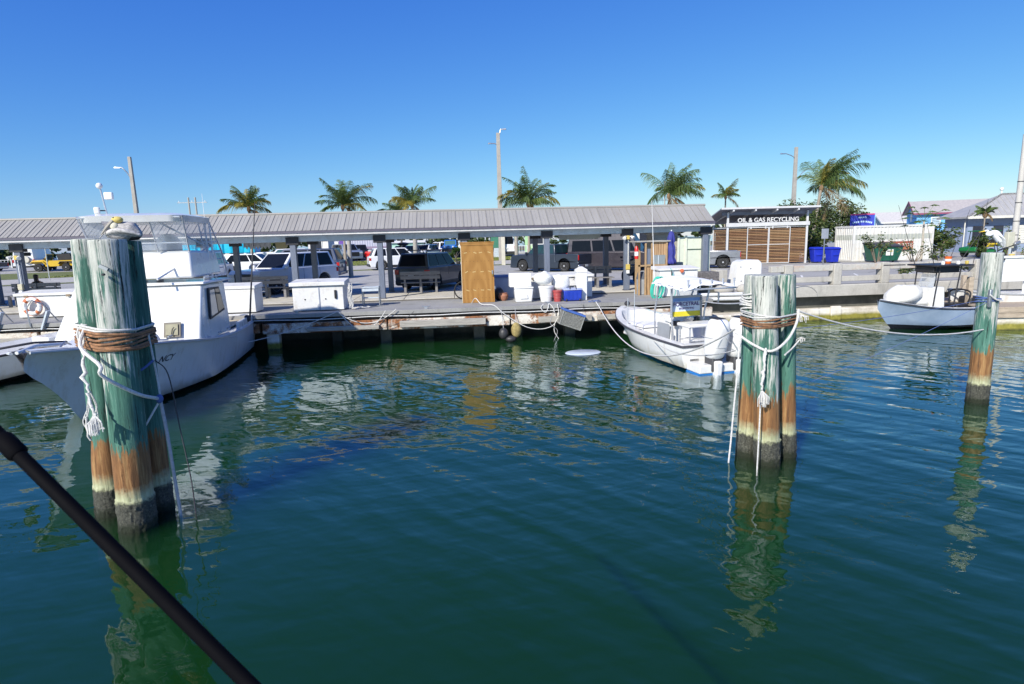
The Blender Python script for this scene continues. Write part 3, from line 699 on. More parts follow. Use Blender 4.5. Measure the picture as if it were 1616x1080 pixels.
# lilac-grey warehouse behind the lot
wh = thing('warehouse', 'long pale lilac-grey corrugated warehouse wall behind the red convertible', 'warehouse', (-18.3, 91, 1.5))
WHM = M('lilac grey sheet', (.40, .41, .50), .6, var=.06)
mb = corrugated(26, 9.3, .0, 4.9, Matrix.Identity(4)); mb.build('front_wall', WHM, wh)
MB().box(.0, 9.3, .06, 8, 0, 4.85).build('body', WHM, wh); MB().box(-.2, 9.5, -.2, 8.2, 4.9, 5.05).build('roof', RM, wh)
MB().box(.1, 9.2, -.05, -.002, .0, .9).build('plinth', M('faded teal plinth', (.55, .62, .58), .8), wh)
MB().box(1.0, 9.3, -.09, -.052, 1.1, 1.5).build('stripe', M('mauve stripe', (.25, .20, .28), .7), wh)
# small white building + greenish roof house behind hanging board
def shed(name, label, loc, sz, wall, roof, cat='building', windows=2, pitch=.8):
    t = thing(name, label, cat, loc); L, D, H = sz
    MB().box(0, L, 0, D, 0, H).build('wall', wall, t)
    MB().prism([(-.3, H), (D + .3, H), (D / 2, H + pitch)], -.3, L + .3, 'X').build('roof', roof, t)
    for i in range(windows):
        x = L * (i + .5) / windows
        f = MB().box(x - .5, x + .5, -.05, -.003, H * .35, H * .8).build('window', WHITE_P, t); MB().box(x - .4, x + .4, -.06, -.051, H * .35 + .1, H * .8 - .1).build('pane', M('dark window glass'), f)
    return t
shed('white_building', 'small white building behind the road seen right of the tan board', (-17.5, 76, 1.5), (2.4, 4, 3.1), M('white wash'), RM, windows=1)
shed('mint_building', 'low mint-green building behind the parked cars left of the blue jeep', (-8.2, 84, 1.5), (4.2, 4, 1.9), M('mint wall', (.38, .62, .52), .8), M('white wash'), windows=0, pitch=.3)
shed('lime_building', 'small white building with lime green front seen behind the dark pickup', (10.6, 84, 1.5), (2.2, 4, 3.4), M('lime wall', (.45, .72, .35), .8), M('white wash'), windows=2)
shed('aqua_roof_building', 'white building with a turquoise roof band left of the kiosk', (16.2, 62, 1.4), (7.5, 5, 3.2), M('white wash'), M('turquoise roof', (.10, .55, .52), .6), windows=3, pitch=.6)
# blue sign board behind container
sg = thing('blue_sign', 'small blue sign board with pale arched print above the container', 'sign', (37.2, 52.0, 1.25), rad(-30))
MB().box(-.95, .95, 0, .5, 2.3, 3.7).build('board', M('sign blue', (.02, .04, .40), .5), sg)
MB().box(.951, 1.0, -.01, .51, 2.3, 3.72).build('side', M('sky blue edge', (.25, .55, .8), .5), sg)
MB().box(-.97, .97, -.02, -.001, 3.6, 3.72).build('top_trim', M('magenta trim', (.45, .05, .18), .5), sg)
pl = MB()
for i in range(6): pl.box(-.34 + i * .115, -.255 + i * .115, -.015, -.002, 3.32, 3.46)
for i in range(12):
    u = (i - 5.5) / 5.5; pl.cbox((u * .72, -.008, 3.02 - .12 * u * u), (.09, .012, .15), 0, 0, rad(-u * -14))
pl.build('print', M('pale blue print', (.5, .68, .85), .5), sg)
for x in (-.8, .8): MB().box(x - .05, x + .05, .2, .3, 0, 2.3).build('leg', STEEL, sg)
# ------------------------------------------------------------------ poles
CPOLE = M('concrete pole', (.36, .34, .30), .85, var=.15, scale=2, dirt=(.25, .22, .2))
def lamp_pole(loc, h, r, heads, label, lean=0):
    t = thing('light_pole', label, 'light pole', loc)
    MB().box(-r, r, -r, r, 0, h, top=(r * .35, r * .35)).xf(Matrix.Rotation(lean, 4, 'Y')).build('pole', CPOLE, t, bevel=.02)
    for (dx, dz, up) in heads:
        z = h - dz; s = 1 if dx > 0 else -1; ox = math.sin(lean) * z
        MB().tube([(ox, 0, z - up), (ox + dx * .4, 0, z - up * .35), (ox + dx * .8, 0, z), (ox + dx, 0, z + .02)], .05, 8).build('arm', STEEL, t, smooth=True)
        MB().add([(-.3, -.13, 0), (.3, -.1, 0), (.3, .1, 0), (-.3, .13, 0), (-.22, -.09, .14), (.25, -.06, .08), (.25, .06, .08), (-.22, .09, .14)], [(0, 3, 2, 1), (4, 5, 6, 7), (0, 1, 5, 4), (1, 2, 6, 5), (2, 3, 7, 6), (3, 0, 4, 7)]).xf(Matrix.Translation((ox + dx + .2 * s, 0, z - .05)) @ Matrix.Rotation(0 if s < 0 else math.pi, 4, 'Z')).build('lamp_head', STEEL, t, bevel=.02)
lamp_pole((-29.1, 60, gh(60)), 10.5, .20, [(-.95, .95, 1.2)], 'tall concrete light pole at the left with one arm near its top', rad(0))
lamp_pole((5.0, 62, gh(62)), 12.6, .26, [(-.55, 1.0, .15), (.35, -.35, 1.6)], 'tallest concrete light pole rising behind the middle of the canopy')
lamp_pole((44.0, 75, gh(75)), 12.6, .26, [(-1.6, .8, .6), (2.0, 2.7, 1.8)], 'tall concrete light pole with two curved arms behind the kiosk')
def util_pole(loc, h, label, arms=2):
    t = thing('utility_pole', label, 'utility pole', loc)
    for dx in (-.6, .6): MB().tube([(dx, 0, 0), (dx, 0, h)], .16, 8).build('pole', CPOLE, t, smooth=True)
    for i in range(arms): MB().box(-2.6, 2.6, -.08, .08, h - 1.0 - i * 1.6, h - .85 - i * 1.6).build('crossarm', STEEL, t)
    for i in range(arms):
        for x in (-2.3, 0, 2.3): MB().lathe([(.06, 0), (.1, .1), (.05, .2), (.08, .3)], (x, 0, h - .85 - i * 1.6), 8).build('insulator', WHITE_P, t)
util_pole((-47.3, 118, 1.3), 11.3, 'distant twin utility pole behind the canopy at the left', 1)
util_pole((49, 135, 1.0), 14.5, 'distant twin utility pole with three crossarms between the palms', 3)
# near concrete pole at the right edge with its meter box
cp = thing('service_pole', 'pale round concrete pole at the right edge carrying a meter box', 'pole', (24.85, 24.6, 1.2))
MB().lathe([(.13, 0), (.12, 3), (.11, 6.2)], (0, 0, 0), 16).build('shaft', M('pale pole', (.48, .46, .42), .7, var=.12, dirt=(.35, .33, .3)), cp, smooth=True)
for z in (1.9, 2.5, 3.3, 4.2): MB().lathe([(.13, z), (.13, z + .03)], (0, 0, 0), 16).build('band', BRKT, cp)
MB().box(-.62, -.30, -.32, -.1, 1.35, 2.05).build('meter_box', M('cream meter box', (.50, .49, .38), .6), cp, bevel=.015)
MB().box(-.5, -.42, -.32, -.26, -.0, 1.35).build('conduit', PAINT_L, cp)
# white wall / board hut at the right edge
hb = thing('white_board_screen', 'white boarded utility screen on the quay at the right edge behind the egret piling', 'screen', (19.6, 20.1, .8))
for i in range(9): MB().box(i * .32, i * .32 + .312, 0, .04, .70, 1.56).build('board', WHITE_P, hb, bevel=.004)
MB().box(-.1, 2.95, -.05, .09, 1.562, 1.64).build('cap', WHITE_P, hb)
for x in (.1, 1.4, 2.75): MB().box(x, x + .1, .05, .15, 0, 1.56).build('post', WHITE_P, hb)
MB().box(.3, .36, -.08, -.051, 1.48, 1.56).build('latch', BRKT, hb)
# signs on posts
def post_sign(loc, h, w_, hh, label, mat, nm='sign_post', back=True, rz=0, text=None, tilt=0):
    t = thing(nm, label, 'sign', loc, rz)
    MB().box(-.03, .03, -.02, .02, 0, h).build('pole', STEEL, t)
    MB().box(-w_ / 2, w_ / 2, -.035, -.022, h - hh, h).build('panel', mat, t, bevel=.005)
    if text:
        for i, s in enumerate(text): MB().box(-w_ * .35, w_ * (.35 - .1 * (i % 2)), -.042, -.036, h - hh * (.22 + .2 * i) - .03, h - hh * (.22 + .2 * i) + .03).build('print', WHITE_P, t)
    return t
post_sign((23.3, 36, 1.2), 2.45, .46, .62, 'square grey sign seen from behind on a post beside the blue bins', M('sign back aluminium', (.45, .47, .50), .45, .5))
PUR = M('purple sign', (.16, .08, .38), .5)
post_sign((-31.6, 50.5, 1.25), 3.35, .62, .85, 'purple and white parking sign on a thin post left of the tall pilings', PUR, text='abc')
post_sign((-14.5, 82, 1.5), 2.6, .7, .9, 'small purple notice in front of the warehouse wall', PUR)
post_sign((8.0, 74, 1.5), 3.4, .6, 1.0, 'white sign on a post beside the dark pickup', WHITE_P)
post_sign((5.2, 76, 1.5), 3.3, .5, .7, 'blue and white sign above the green utility cabinet', M('pale blue sign', (.3, .5, .7), .5))
gb = thing('utility_cabinet', 'green and grey utility cabinet beside the white van', 'cabinet', (4.55, 70.5, 1.45))
MB().box(0, 1.35, 0, 1, 1.1, 2.85).build('cabinet_top', M('cabinet green', (.05, .20, .13), .6), gb, bevel=.02); MB().box(.3, 1.4, .02, .98, 0, 1.098).build('cabinet_base', PAINT_L, gb, bevel=.02)
cpst = thing('concrete_post', 'square cream concrete post standing in front of the white van', 'post', (4.45, 53, gh(53)))
MB().box(-.16, .16, -.16, .16, 0, 4.2).build('shaft', M('cream concrete', (.56, .53, .43), .8), cpst, bevel=.02)
wp = thing('wooden_pole', 'round grey pole rising through the lot beside the dark truck', 'pole', (-7.1, 42.8, 1.2)); MB().lathe([(.16, 0), (.13, 4.4)], (0, 0, 0), 12).build('shaft', WOOD_G, wp, smooth=True)
MB().box(-.5, .5, -.08, .08, 4.1, 4.2).build('bracket', BRKT, wp)
wp = thing('wooden_pole', 'grey pole behind the dark grey suv roof rack', 'pole', (-3.3, 55, gh(55))); MB().lathe([(.22, 0), (.18, 4.2)], (0, 0, 0), 12).build('shaft', WOOD_G, wp, smooth=True)
wp = thing('wooden_pole', 'grey pole behind the dark pickup near the post', 'pole', (7.0, 66, gh(66))); MB().lathe([(.22, 0), (.18, 4.2)], (0, 0, 0), 12).build('shaft', WOOD_G, wp, smooth=True)
# waterfront fence at the far left and behind
RAILW = M('white rail paint', (.68, .68, .66), .5)
def fence(x0, y0, x1, y1, label):
    t = thing('waterfront_fence', label, 'fence', (x0, y0, gh(y0)))
    d = Vector((x1 - x0, y1 - y0, 0)); n = max(2, int(d.length / .35))
    for z in (.15, 1.0): MB().tube([(0, 0, z), (d.x, d.y, z)], .03, 6).build('rail', RAILW, t)
    me = MB().box(-.02, .02, -.02, .02, .15, 1.0).mesh('baluster', RAILW); mp = MB().box(-.05, .05, -.05, .05, 0, 1.1).mesh('post', RAILW)
    for i in range(n + 1):
        p = d * (i / n); link('post' if i % 6 == 0 else 'baluster', mp if i % 6 == 0 else me, t, loc=(p.x, p.y, 0))
fence(-68, 79, -50, 84, 'white waterfront railing at the far left edge')
fence(8.2, 84, 14, 83, 'white waterfront railing beside the white van')
def tarp():
    t = thing('covered_boat', 'boat on a white trailer under a bright turquoise tarp beyond the road', 'boat', (-29.6, 70, gh(70)))
    N = 40; mb = MB(); rows = []
    for i in range(N + 1):
        x = 7.6 * i / N; rr = []
        for j in range(7):
            z = 1.35 + 2.4 * j / 6 - (.12 * math.sin(i * .5) if j == 6 else 0); y = -.07 * math.sin(i * 1.25 + j * .3) - .04 * math.sin(i * 2.9) + .25 * (j / 6) ** 3
            rr.append((x, y, z))
        rows.append(rr)
    for rr in rows: mb.v += rr
    for i in range(N):
        for j in range(6): a = i * 7 + j; mb.f.append((a, a + 7, a + 8, a + 1))
    mb.build('tarp', M('turquoise tarp', (.0, .40, .62), .5, var=.12, scale=3), t, smooth=True, fix=False)
    MB().box(.05, 7.5, .4, 2.6, 1.3, 3.5).build('cabin', M('turquoise tarp'), t, bevel=.1)
    MB().box(.2, 11.5, .1, 2.4, .45, 1.34).build('hull', WHITE_P, t, bevel=.1)
    for x in (2, 3.2, 8, 9.2): MB().lathe([(.22, 0), (.33, .05), (.33, .2), (.22, .25)], (x, .05, .33), 16, 'Y').build('wheel', BRKT, t)
    MB().box(.1, 11.6, .3, 2.2, .34, .44).build('trailer_frame', STEEL, t)
tarp()
def shrimp():
    t = thing('distant_boat', 'small white boat with an orange hull stripe beyond the pickup', 'boat', (-17.6, 84, 1.5))
    MB().prism([(0, .5), (.5, 0), (3.6, 0), (3.9, .9), (0, .75)], 0, 1.6).build('hull', M('orange hull', (.65, .13, .04), .5), t, bevel=.03)
    MB().box(.6, 2.2, .3, 1.3, .9, 2.3).build('cabin', WHITE_P, t, bevel=.05); MB().box(.7, 1.5, .28, .299, 1.5, 2.1).build('window', M('dark window glass'), t)
shrimp()
# ------------------------------------------------------------------ palms and bushes
PALM = [leafmat('palm green', (.045, .085, .02), (.10, .165, .04), (.20, .25, .07)), leafmat('palm yellow', (.16, .15, .02), (.30, .26, .04), (.42, .33, .06)), leafmat('palm dry', (.14, .09, .04), (.24, .16, .07), (.35, .25, .12))]
def frond_mesh(L, el, bend, sweep, mat, rnd):
    """one feather frond: arching rib with drooping leaflets, ragged gaps"""
    mb = MB(); N = 30; pts = []; p = Vector((0, 0, 0)); tw = rnd.uniform(-.5, .5)
    for i in range(N + 1):
        pts.append(p.copy()); u = i / N; e = el - bend * u ** 1.4
        p = p + Vector((math.cos(e), sweep * u * .6, math.sin(e))) * (L / N)
    mb.tube(pts, [.034 * (1 - .85 * i / N) for i in range(N + 1)], 4)
    for i in range(3, N):
        for k in range(2):
            for s in (-1, 1):
                if rnd.random() < .10: continue
                u = (i + k * .5) / N; P = pts[i].lerp(pts[min(i + 1, N)], k * .5); d = (pts[min(i + 1, N)] - pts[i - 1]).normalized()
                side = d.cross(Vector((0, 0, 1))).normalized(); side = (side + Vector((0, 0, tw * s))).normalized()
                ll = L * .33 * math.sin(math.pi * min(1, u * .80 + .17)) ** .7 * rnd.uniform(.75, 1.1)
                v = (side * s * .8 + d * rnd.uniform(.35, .8) + Vector((0, sweep * .4, -.15 - .45 * rnd.random()))).normalized()
                tip = P + v * ll + Vector((0, 0, -.32 * ll)); mid = P + v * ll * .55 + Vector((0, 0, -.03 * ll)); wd = d * .021
                mb.add([P - wd, P + wd, mid + wd * .9, tip, mid - wd * .9], [(0, 1, 2, 3, 4)])
    return mb.mesh('frond', mat, fix=False)
def palm(loc, H, L, n, lean, wind, label, seed, yellow=.2, trunk_r=.14):
    r = random.Random(seed)
    t = thing('palm_tree', label, 'palm tree', loc)
    pts = [(lean[0] * (i / 10) ** 1.6, lean[1] * (i / 10), H * i / 10) for i in range(11)]
    MB().tube(pts, [trunk_r * (1.5 - .75 * min(1, i / 4)) if i < 4 else trunk_r * (.78 - .01 * i) for i in range(11)], 12).build('trunk', M('palm trunk', (.30, .26, .21), .9, var=.3, scale=6, stretch=(1, 1, 5), bmp=.5), t, smooth=True)
    top = Vector(pts[-1])
    for i in range(n):
        u = (i + r.random()) / n; az = i * 2.399 + r.uniform(-.45, .45)
        el = rad(88 - 72 * u ** 1.1 + r.uniform(-12, 12)); mt = PALM[0]
        if r.random() < yellow * (.4 + u): mt = PALM[1]
        if u > .93: mt = PALM[2]; el = rad(-20)
        me = frond_mesh(L * r.uniform(.72, 1.12) * (1 - .25 * (u < .15)), el, rad(30 + 55 * u + r.uniform(-16, 22)), r.uniform(-.25, .25), mt, r)
        o = link('frond', me, t); v = Vector((math.cos(az) + wind, math.sin(az) * .85)); azw = math.atan2(v.y, v.x)
        o.location = top; o.rotation_euler = (r.uniform(-.4, .4), 0, azw)
    c = MB(); c.ball(top - Vector((0, 0, .1)), (.2, .2, .32), 8, 6); c.build('crown_shaft', M('palm fibre', (.20, .13, .07), .9), t, smooth=True)
for a in (((-19.1, 60, gh(60)), 5.7, 2.9, 20, (.1, 0), .15, 'yellowing coconut palm standing leftmost behind the canopy', 3, .45),
          ((-10.4, 60, gh(60)), 5.7, 3.5, 22, (.1, 0), .1, 'coconut palm with dark upright fronds, second from the left', 4, .15),
          ((-3.6, 60, gh(60)), 5.7, 2.8, 18, (-.1, 0), 0, 'coconut palm third from the left with a spiky top', 5, .2),
          ((-5.4, 66, gh(66)), 5.0, 2.5, 13, (0, 0), 0, 'low palm crown just left of the third palm', 15, .1),
          ((7.0, 55, gh(55)), 5.4, 3.3, 24, (0, 0), .1, 'coconut palm right of the tallest light pole', 6, .2),
          ((21.2, 58, gh(58)), 6.0, 3.9, 22, (0, 0), .8, 'windblown coconut palm left of the kiosk roof', 7, .12),
          ((37.2, 80, gh(80)), 6.9, 2.6, 14, (0, 0), .2, 'small yellow-green palm directly behind the kiosk roof', 8, .5),
          ((31.2, 50, gh(50)), 6.0, 4.0, 26, (.6, 0), .9, 'tall leaning windblown coconut palm right of the kiosk', 9, .12, .17),
          ((43.6, 46, gh(46)), 3.4, .9, 16, (0, 0), .1, 'small fan palm in front of the grey-blue house', 10, 0, .07)):
    palm(*a)
def tree(loc, r, n, size, label, mat=LEAF_S, trunk=True, cat='tree', name='sea_grape_tree', h=None):
    t = thing(name, label, cat, loc); h = h or r[2]
    mb = MB(); crown(mb, (0, 0, h), r, n, size); mb.build('crown', mat, t, fix=False)
    tb = MB(); tb.tube([(0, 0, 0), (.05, 0, h * .5), (.15, 0, h * .9)], [r[2] * .06 + .02, r[2] * .05 + .015, .02], 8)
    for k in range(5):
        a = k * 1.3; tb.tube([(.02, 0, h * (.3 + .08 * k)), (math.cos(a) * r[0] * .3, math.sin(a) * r[1] * .3, h * (.7 + .06 * k)), (math.cos(a) * r[0] * .65, math.sin(a) * r[1] * .65, h * 1.1)], [r[2] * .035, .02, .01], 6)
    tb.build('trunk', BARK, t, smooth=True); return t
tree((28.6, 46.5, 1.2), (2.0, 1.8, 1.9), 3600, .12, 'dense sea grape tree right behind the kiosk corner and blue bins', h=2.0)
tree((33.5, 58, 1.3), (3.2, 2.4, 2.4), 4200, .15, 'rounded tree behind the left end of the container', h=3.0)
tree((37.5, 62, 1.3), (3.4, 2.5, 2.3), 4200, .16, 'broad low tree behind the blue sign', h=3.2)
tree((43.3, 64, 1.3), (3.2, 2.4, 2.4), 4200, .16, 'rounded olive tree right of the blue sign', h=3.1)
tree((49.5, 44.8, 1.2), (1.3, 1, 1.4), 1500, .12, 'leafy shrub at the right edge behind the pole', h=1.6, cat='shrub', name='garden_shrub')
tree((37.6, 43.2, 1.2), (1.3, 1.0, 1.3), 1600, .12, 'green shrub at the right end of the container', h=1.5, cat='shrub', name='garden_shrub')
tree((38.6, 40.5, 1.2), (1.2, .8, 1.0), 900, .13, 'shrub in front of the green utility vehicle', h=1.3, cat='shrub', name='garden_shrub')
tree((.3, 63, 1.4), (.8, .7, .9), 700, .12, 'small yellow-green shrub beside the blue jeep', LEAF_Y, h=.9, cat='shrub', name='garden_shrub')
def bush_thin(loc, h, w_, n, label, mat=LEAF_S):
    t = thing('straggly_bush', label, 'bush', loc); br = MB(); lf = MB()
    for k in range(9):
        a = random.uniform(0, 6.28); L = random.uniform(.5, 1); tip = Vector((math.cos(a) * w_ * L, math.sin(a) * w_ * .5 * L, h * random.uniform(.55, 1)))
        pts = [Vector((0, 0, 0)), tip * .45 + Vector((0, 0, h * .15)), tip]; br.tube(pts, [.035, .02, .008], 5)
        for _ in range(n // 9):
            u = random.uniform(.35, 1.02); q = pts[1].lerp(pts[2], (u - .35) / .65) + Vector([random.gauss(0, .09) for _ in range(3)])
            x = Vector([random.gauss(0, 1) for _ in range(3)]).normalized() * .07; y = x.orthogonal().normalized() * .045
            lf.add([q - x, q - y, q + x, q + y], [(0, 1, 2, 3)])
    br.build('branches', BARK, t, smooth=True); lf.build('leaves', mat, t, fix=False)
bush_thin((25.9, 34.6, 1.2), 2.2, 1.3, 560, 'straggly bush with bare arching branches before the container corner')
bush_thin((28.3, 34.6, 1.2), 1.7, 1.6, 260, 'thin arching bush in front of the dumpster')
bush_thin((30.2, 34.8, 1.2), 1.0, .8, 260, 'small bush at the right foot of the dumpster')
bush_thin((35.2, 34.6, 1.2), 1.6, 1.4, 520, 'yellow-green bush between papaya tree and utility vehicle', LEAF_Y)
bush_thin((26.8, 28.6, 1.2), .5, 1.1, 300, 'low weeds behind the balustrade near the dumpster')
bush_thin((22.3, 28.2, 1.2), .5, 1.0, 300, 'low weeds behind the balustrade left of the right boat')
bush_thin((36.0, 36.0, 1.2), 2.4, .7, 300, 'tall leggy bush beside the utility vehicle')
def papaya(loc, h, label):
    t = thing('papaya_tree', label, 'tree', loc)
    MB().tube([(0, 0, 0), (.03, 0, h * .5), (0, 0, h)], [.09, .07, .05], 8).build('trunk', M('pale stem', (.42, .38, .31), .8, var=.2, scale=6), t, smooth=True)
    for i in range(16):
        a = i * 2.4; el = rad(60 - i * 5); L = random.uniform(.8, 1.35); d = Vector((math.cos(a) * math.cos(el), math.sin(a) * math.cos(el), math.sin(el)))
        e = Vector((0, 0, h)) + d * L; mb = MB(); mb.tube([(0, 0, h), Vector((0, 0, h)) + d * L * .5 + Vector((0, 0, .06)), e], .012, 4)
        for k in range(7):
            b = a + rad(-110 + 36 * k); v = Vector((math.cos(b), math.sin(b), -.35)).normalized(); s = v.cross(Vector((0, 0, 1))).normalized()
            ll = .42 * (1 - .08 * abs(k - 3)); mb.add([e, e + v * ll * .45 + s * .11, e + v * ll, e + v * ll * .45 - s * .11], [(0, 1, 2, 3)])
        mb.build('leaf', LEAF_Y, t, fix=False)
papaya((29.6, 35.6, 1.2), 2.75, 'papaya tree with pale stem and spreading leaves in front of the container')
# ------------------------------------------------------------------ vehicles
GLASS = M('tinted car glass', (.008, .010, .014), .06, var=.1, spec=.16)
GLASS_L = M('light car glass', (.06, .13, .14), .08, var=.1)
RUB = M('tyre rubber', (.018, .018, .018), .85); ALLOY = M('alloy wheel', (.50, .51, .53), .35, .25, var=.1)
BLKP = M('black trim', (.018, .018, .02), .5); REDL = M('red lens', (.42, .012, .01), .2); CLR = M('clear lens', (.55, .57, .6), .15)
CHR = M('chrome', (.6, .6, .6), .2, .9); PLATE = M('licence plate', (.6, .62, .6), .4)
def paint(name, c=None, metal=.0, coat=.6): return M('car paint ' + name, c, .35, metal, var=.05, coat=coat)
_wm = {}
def wheel(t, x, y, r, w_, rim):
    k = (round(r, 2), round(w_, 2), rim.name, y > 0)
    if k not in _wm:
        s = 1 if y > 0 else -1
        ty = MB(); ty.lathe([(r * .62, -w_ / 2), (r * .93, -w_ / 2), (r, -w_ / 3), (r, w_ / 3), (r * .93, w_ / 2), (r * .62, w_ / 2)], n=24, axis='Y')
        rm = MB(); rm.lathe([(r * .61, -w_ * .3), (r * .61, w_ * .3)], n=20, axis='Y')
        yo = s * w_ * .5
        ring = MB(); ring.lathe([(r * .52, yo - s * .05), (r * .62, yo - s * .01), (r * .62, yo + s * .004), (r * .56, yo - s * .02)], n=24, axis='Y')
        for i in range(6):
            a = i * math.pi / 3
            ring.cbox((math.cos(a) * r * .3, yo - s * .03, math.sin(a) * r * .3), (r * .58, .03, r * .17), ry=-a)
        ring.lathe([(r * .16, yo - s * .05), (r * .14, yo + s * .005)], n=10, axis='Y')
        _wm[k] = (ty.mesh('wheel', RUB, True), rm.mesh('wheel_disc', BLKP, True), ring.mesh('rim', rim, True, 30))
    a, b_, c = _wm[k]
    wo = link('wheel', a, t, loc=(x, y, r)); link('wheel_disc', b_, wo); link('rim', c, wo)
def lerp(a, b_, u): return Vector(a).lerp(Vector(b_), u)
def vehicle(name, label, cat, loc, rz, body, L=4.7, W_=1.85, H=1.7, hood=1.0, belt=1.05, tail=None, clear=.24, wr=.36,
            cab=(-2.1, -1.7, .55, 1.25), nwin=3, wb=(.30, .30), glass=GLASS, roof=None, kind='suv', cladding=None, rack=False, open_top=False, rim=None,
            grille=True, spare=False, winh=(.10, .90), logo=False, plate_front=False, detail=True, roofbox=False, side_stripe=None):
    """cab=(rear bottom, rear top, front top, front bottom) in metres from the middle, x forward"""
    t = thing(name, label, cat, loc, rz)
    h = L / 2; hw = W_ / 2; tail = tail or belt; rim = rim or ALLOY
    xf_, xr = h - L * wb[0] * .62, -h + L * wb[1] * .66
    def arch(cx): return [(cx + math.cos(a) * wr * 1.18, wr + math.sin(a) * wr * 1.18) for a in [math.pi * k / 10 for k in range(11)]][::-1]
    base = clear
    def arch_pts(cx):
        pts = [p for p in arch(cx) if p[1] > base + .02]; return [(pts[0][0] - .02, base)] + pts + [(pts[-1][0] + .02, base)]
    pts = [(-h + .1, base)] + arch_pts(xr) + arch_pts(xf_) + [(h - .12, base), (h, base + .25), (h - .02, hood - .22), (h - .18, hood - .05), (cab[3] + .05, belt - .0)]
    if kind == 'pickup':
        pts += [(cab[0], belt), (cab[0] - .02, .72), (-h + .02, .72), (-h, base + .3)]
    else:
        pts += [(cab[0], belt), (-h + .05, tail), (-h, tail - .25), (-h, base + .3)]
    # lower body as three lofted slices so that the flanks bulge
    mb = MB(); n = len(pts); sl = [(-hw, .93), (-hw * .97, 1.0), (hw * .97, 1.0), (hw, .93)]
    def sc(p, k, y): return (p[0] * (1 - (1 - k) * .25), y, p[1] if p[1] < base + .05 else base + (p[1] - base) * (1 - (1 - k) * .35))
    mb.prism(pts, -hw, hw, 'Y')
    mb.build('body', body, t, bevel=.055, seg=3)
    if kind == 'pickup':
        for s in (-1, 1): MB().box(-h + .02, cab[0] - .03, s * hw - (.09 if s > 0 else 0), s * hw + (0 if s > 0 else .09), .70, belt - .0).build('bed_side', body, t, bevel=.03)
        MB().box(-h - .01, -h + .07, -hw + .1, hw - .1, .66, belt - .02).build('tailgate', body, t, bevel=.025)
        MB().box(-h - .025, -h - .012, -.14, .14, belt - .2, belt - .14).build('tailgate_handle', BLKP, t)
    # greenhouse
    ti = .14 + .1 * (H - belt - .5)
    rb, rt, ft, fb = cab; zb, zt = belt - .03, H
    if not open_top:
        b4 = [(rb, -hw + .05, zb), (fb, -hw + .05, zb), (fb, hw - .05, zb), (rb, hw - .05, zb)]
        t4 = [(rt, -hw + .05 + ti, zt), (ft, -hw + .05 + ti, zt), (ft, hw - .05 - ti, zt), (rt, hw - .05 - ti, zt)]
        MB().add(b4 + t4, [(0, 3, 2, 1), (4, 5, 6, 7), (0, 1, 5, 4), (1, 2, 6, 5), (2, 3, 7, 6), (3, 0, 4, 7)]).build('cabin', body, t, bevel=.05, seg=3)
        if roof: MB().add([(rt + .05, -hw + .08 + ti, zt), (ft - .05, -hw + .08 + ti, zt), (ft - .05, hw - .08 - ti, zt), (rt + .05, hw - .08 - ti, zt), (rt + .1, -hw + .13 + ti, zt + .02), (ft - .1, -hw + .13 + ti, zt + .02), (ft - .1, hw - .13 - ti, zt + .02), (rt + .1, hw - .13 - ti, zt + .02)],
                      [(4, 5, 6, 7), (0, 1, 5, 4), (1, 2, 6, 5), (2, 3, 7, 6), (3, 0, 4, 7)]).build('roof_panel', roof, t)
        def pane(A, B_, C_, D, u0, u1, v0, v1, nrm, nm='window', g=glass):
            f = lambda u, v: lerp(lerp(A, B_, u), lerp(D, C_, u), v) + Vector(nrm) * .008
            q = [f(u0, v0), f(u1, v0), f(u1, v1), f(u0, v1)]
            m_ = MB().add(q + [p + Vector(nrm) * .006 for p in q], [(4, 5, 6, 7), (0, 1, 5, 4), (1, 2, 6, 5), (2, 3, 7, 6), (3, 0, 4, 7)]); return m_.build(nm, g, t)
        for s in (-1, 1):
            i0, i1 = (0, 1) if s < 0 else (3, 2)
            A, B_, C_, D = b4[i0], b4[i1], t4[i1], t4[i0]; edges = np.linspace(.05, .955, nwin + 1)
            for k in range(nwin): pane(A, B_, C_, D, edges[k] + .012, edges[k + 1] - .012, winh[0], winh[1], (0, s, .25))
        pane(b4[1], b4[2], t4[2], t4[1], .06, .94, .08, .93, (.7, 0, .5), 'windshield')
        pane(b4[3], b4[0], t4[0], t4[3], .08, .92, .12, .88, (-1, 0, .3), 'rear_window')
    for s in (-1, 1):
        wheel(t, xf_, s * (hw - .12), wr, .23, rim); wheel(t, xr, s * (hw - .12), wr, .23, rim)
        MB().cbox((fb - .12 if not open_top else fb - .2, s * (hw + .09), belt + .07), (.12, .2, .17)).build('mirror', body if not cladding else BLKP, t, bevel=.03)
        if detail:
            for k in range(1, max(2, nwin)):
                xx = rb + (fb - rb) * (.05 + .905 * k / nwin)
                MB().box(xx - .006, xx + .006, s * hw - .004, s * hw + .004, base + .2, belt - .04).build('door_seam', BLKP, t)
                MB().box(xx + .08, xx + .24, s * (hw + .012) - .012, s * (hw + .012) + .012, belt - .17, belt - .13).build('door_handle', body, t)
        hl = MB().box(h - .2, h + .005, s * hw - (.42 if s > 0 else -.03), s * hw + (-.03 if s > 0 else .42), hood - .36, hood - .2).build('headlight', CLR, t, bevel=.02)
        if kind == 'pickup' or kind == 'van': MB().box(-h - .02, -h + .1, s * hw - (.13 if s > 0 else -.01), s * hw + (-.01 if s > 0 else .13), belt - .42, belt - .08).build('taillight', REDL, t, bevel=.015)
        else: MB().box(-h - .01, -h + .16, s * hw - (.22 if s > 0 else .008), s * hw + (.008 if s > 0 else .22), tail - .34, tail - .12).build('taillight', REDL, t, bevel=.015)
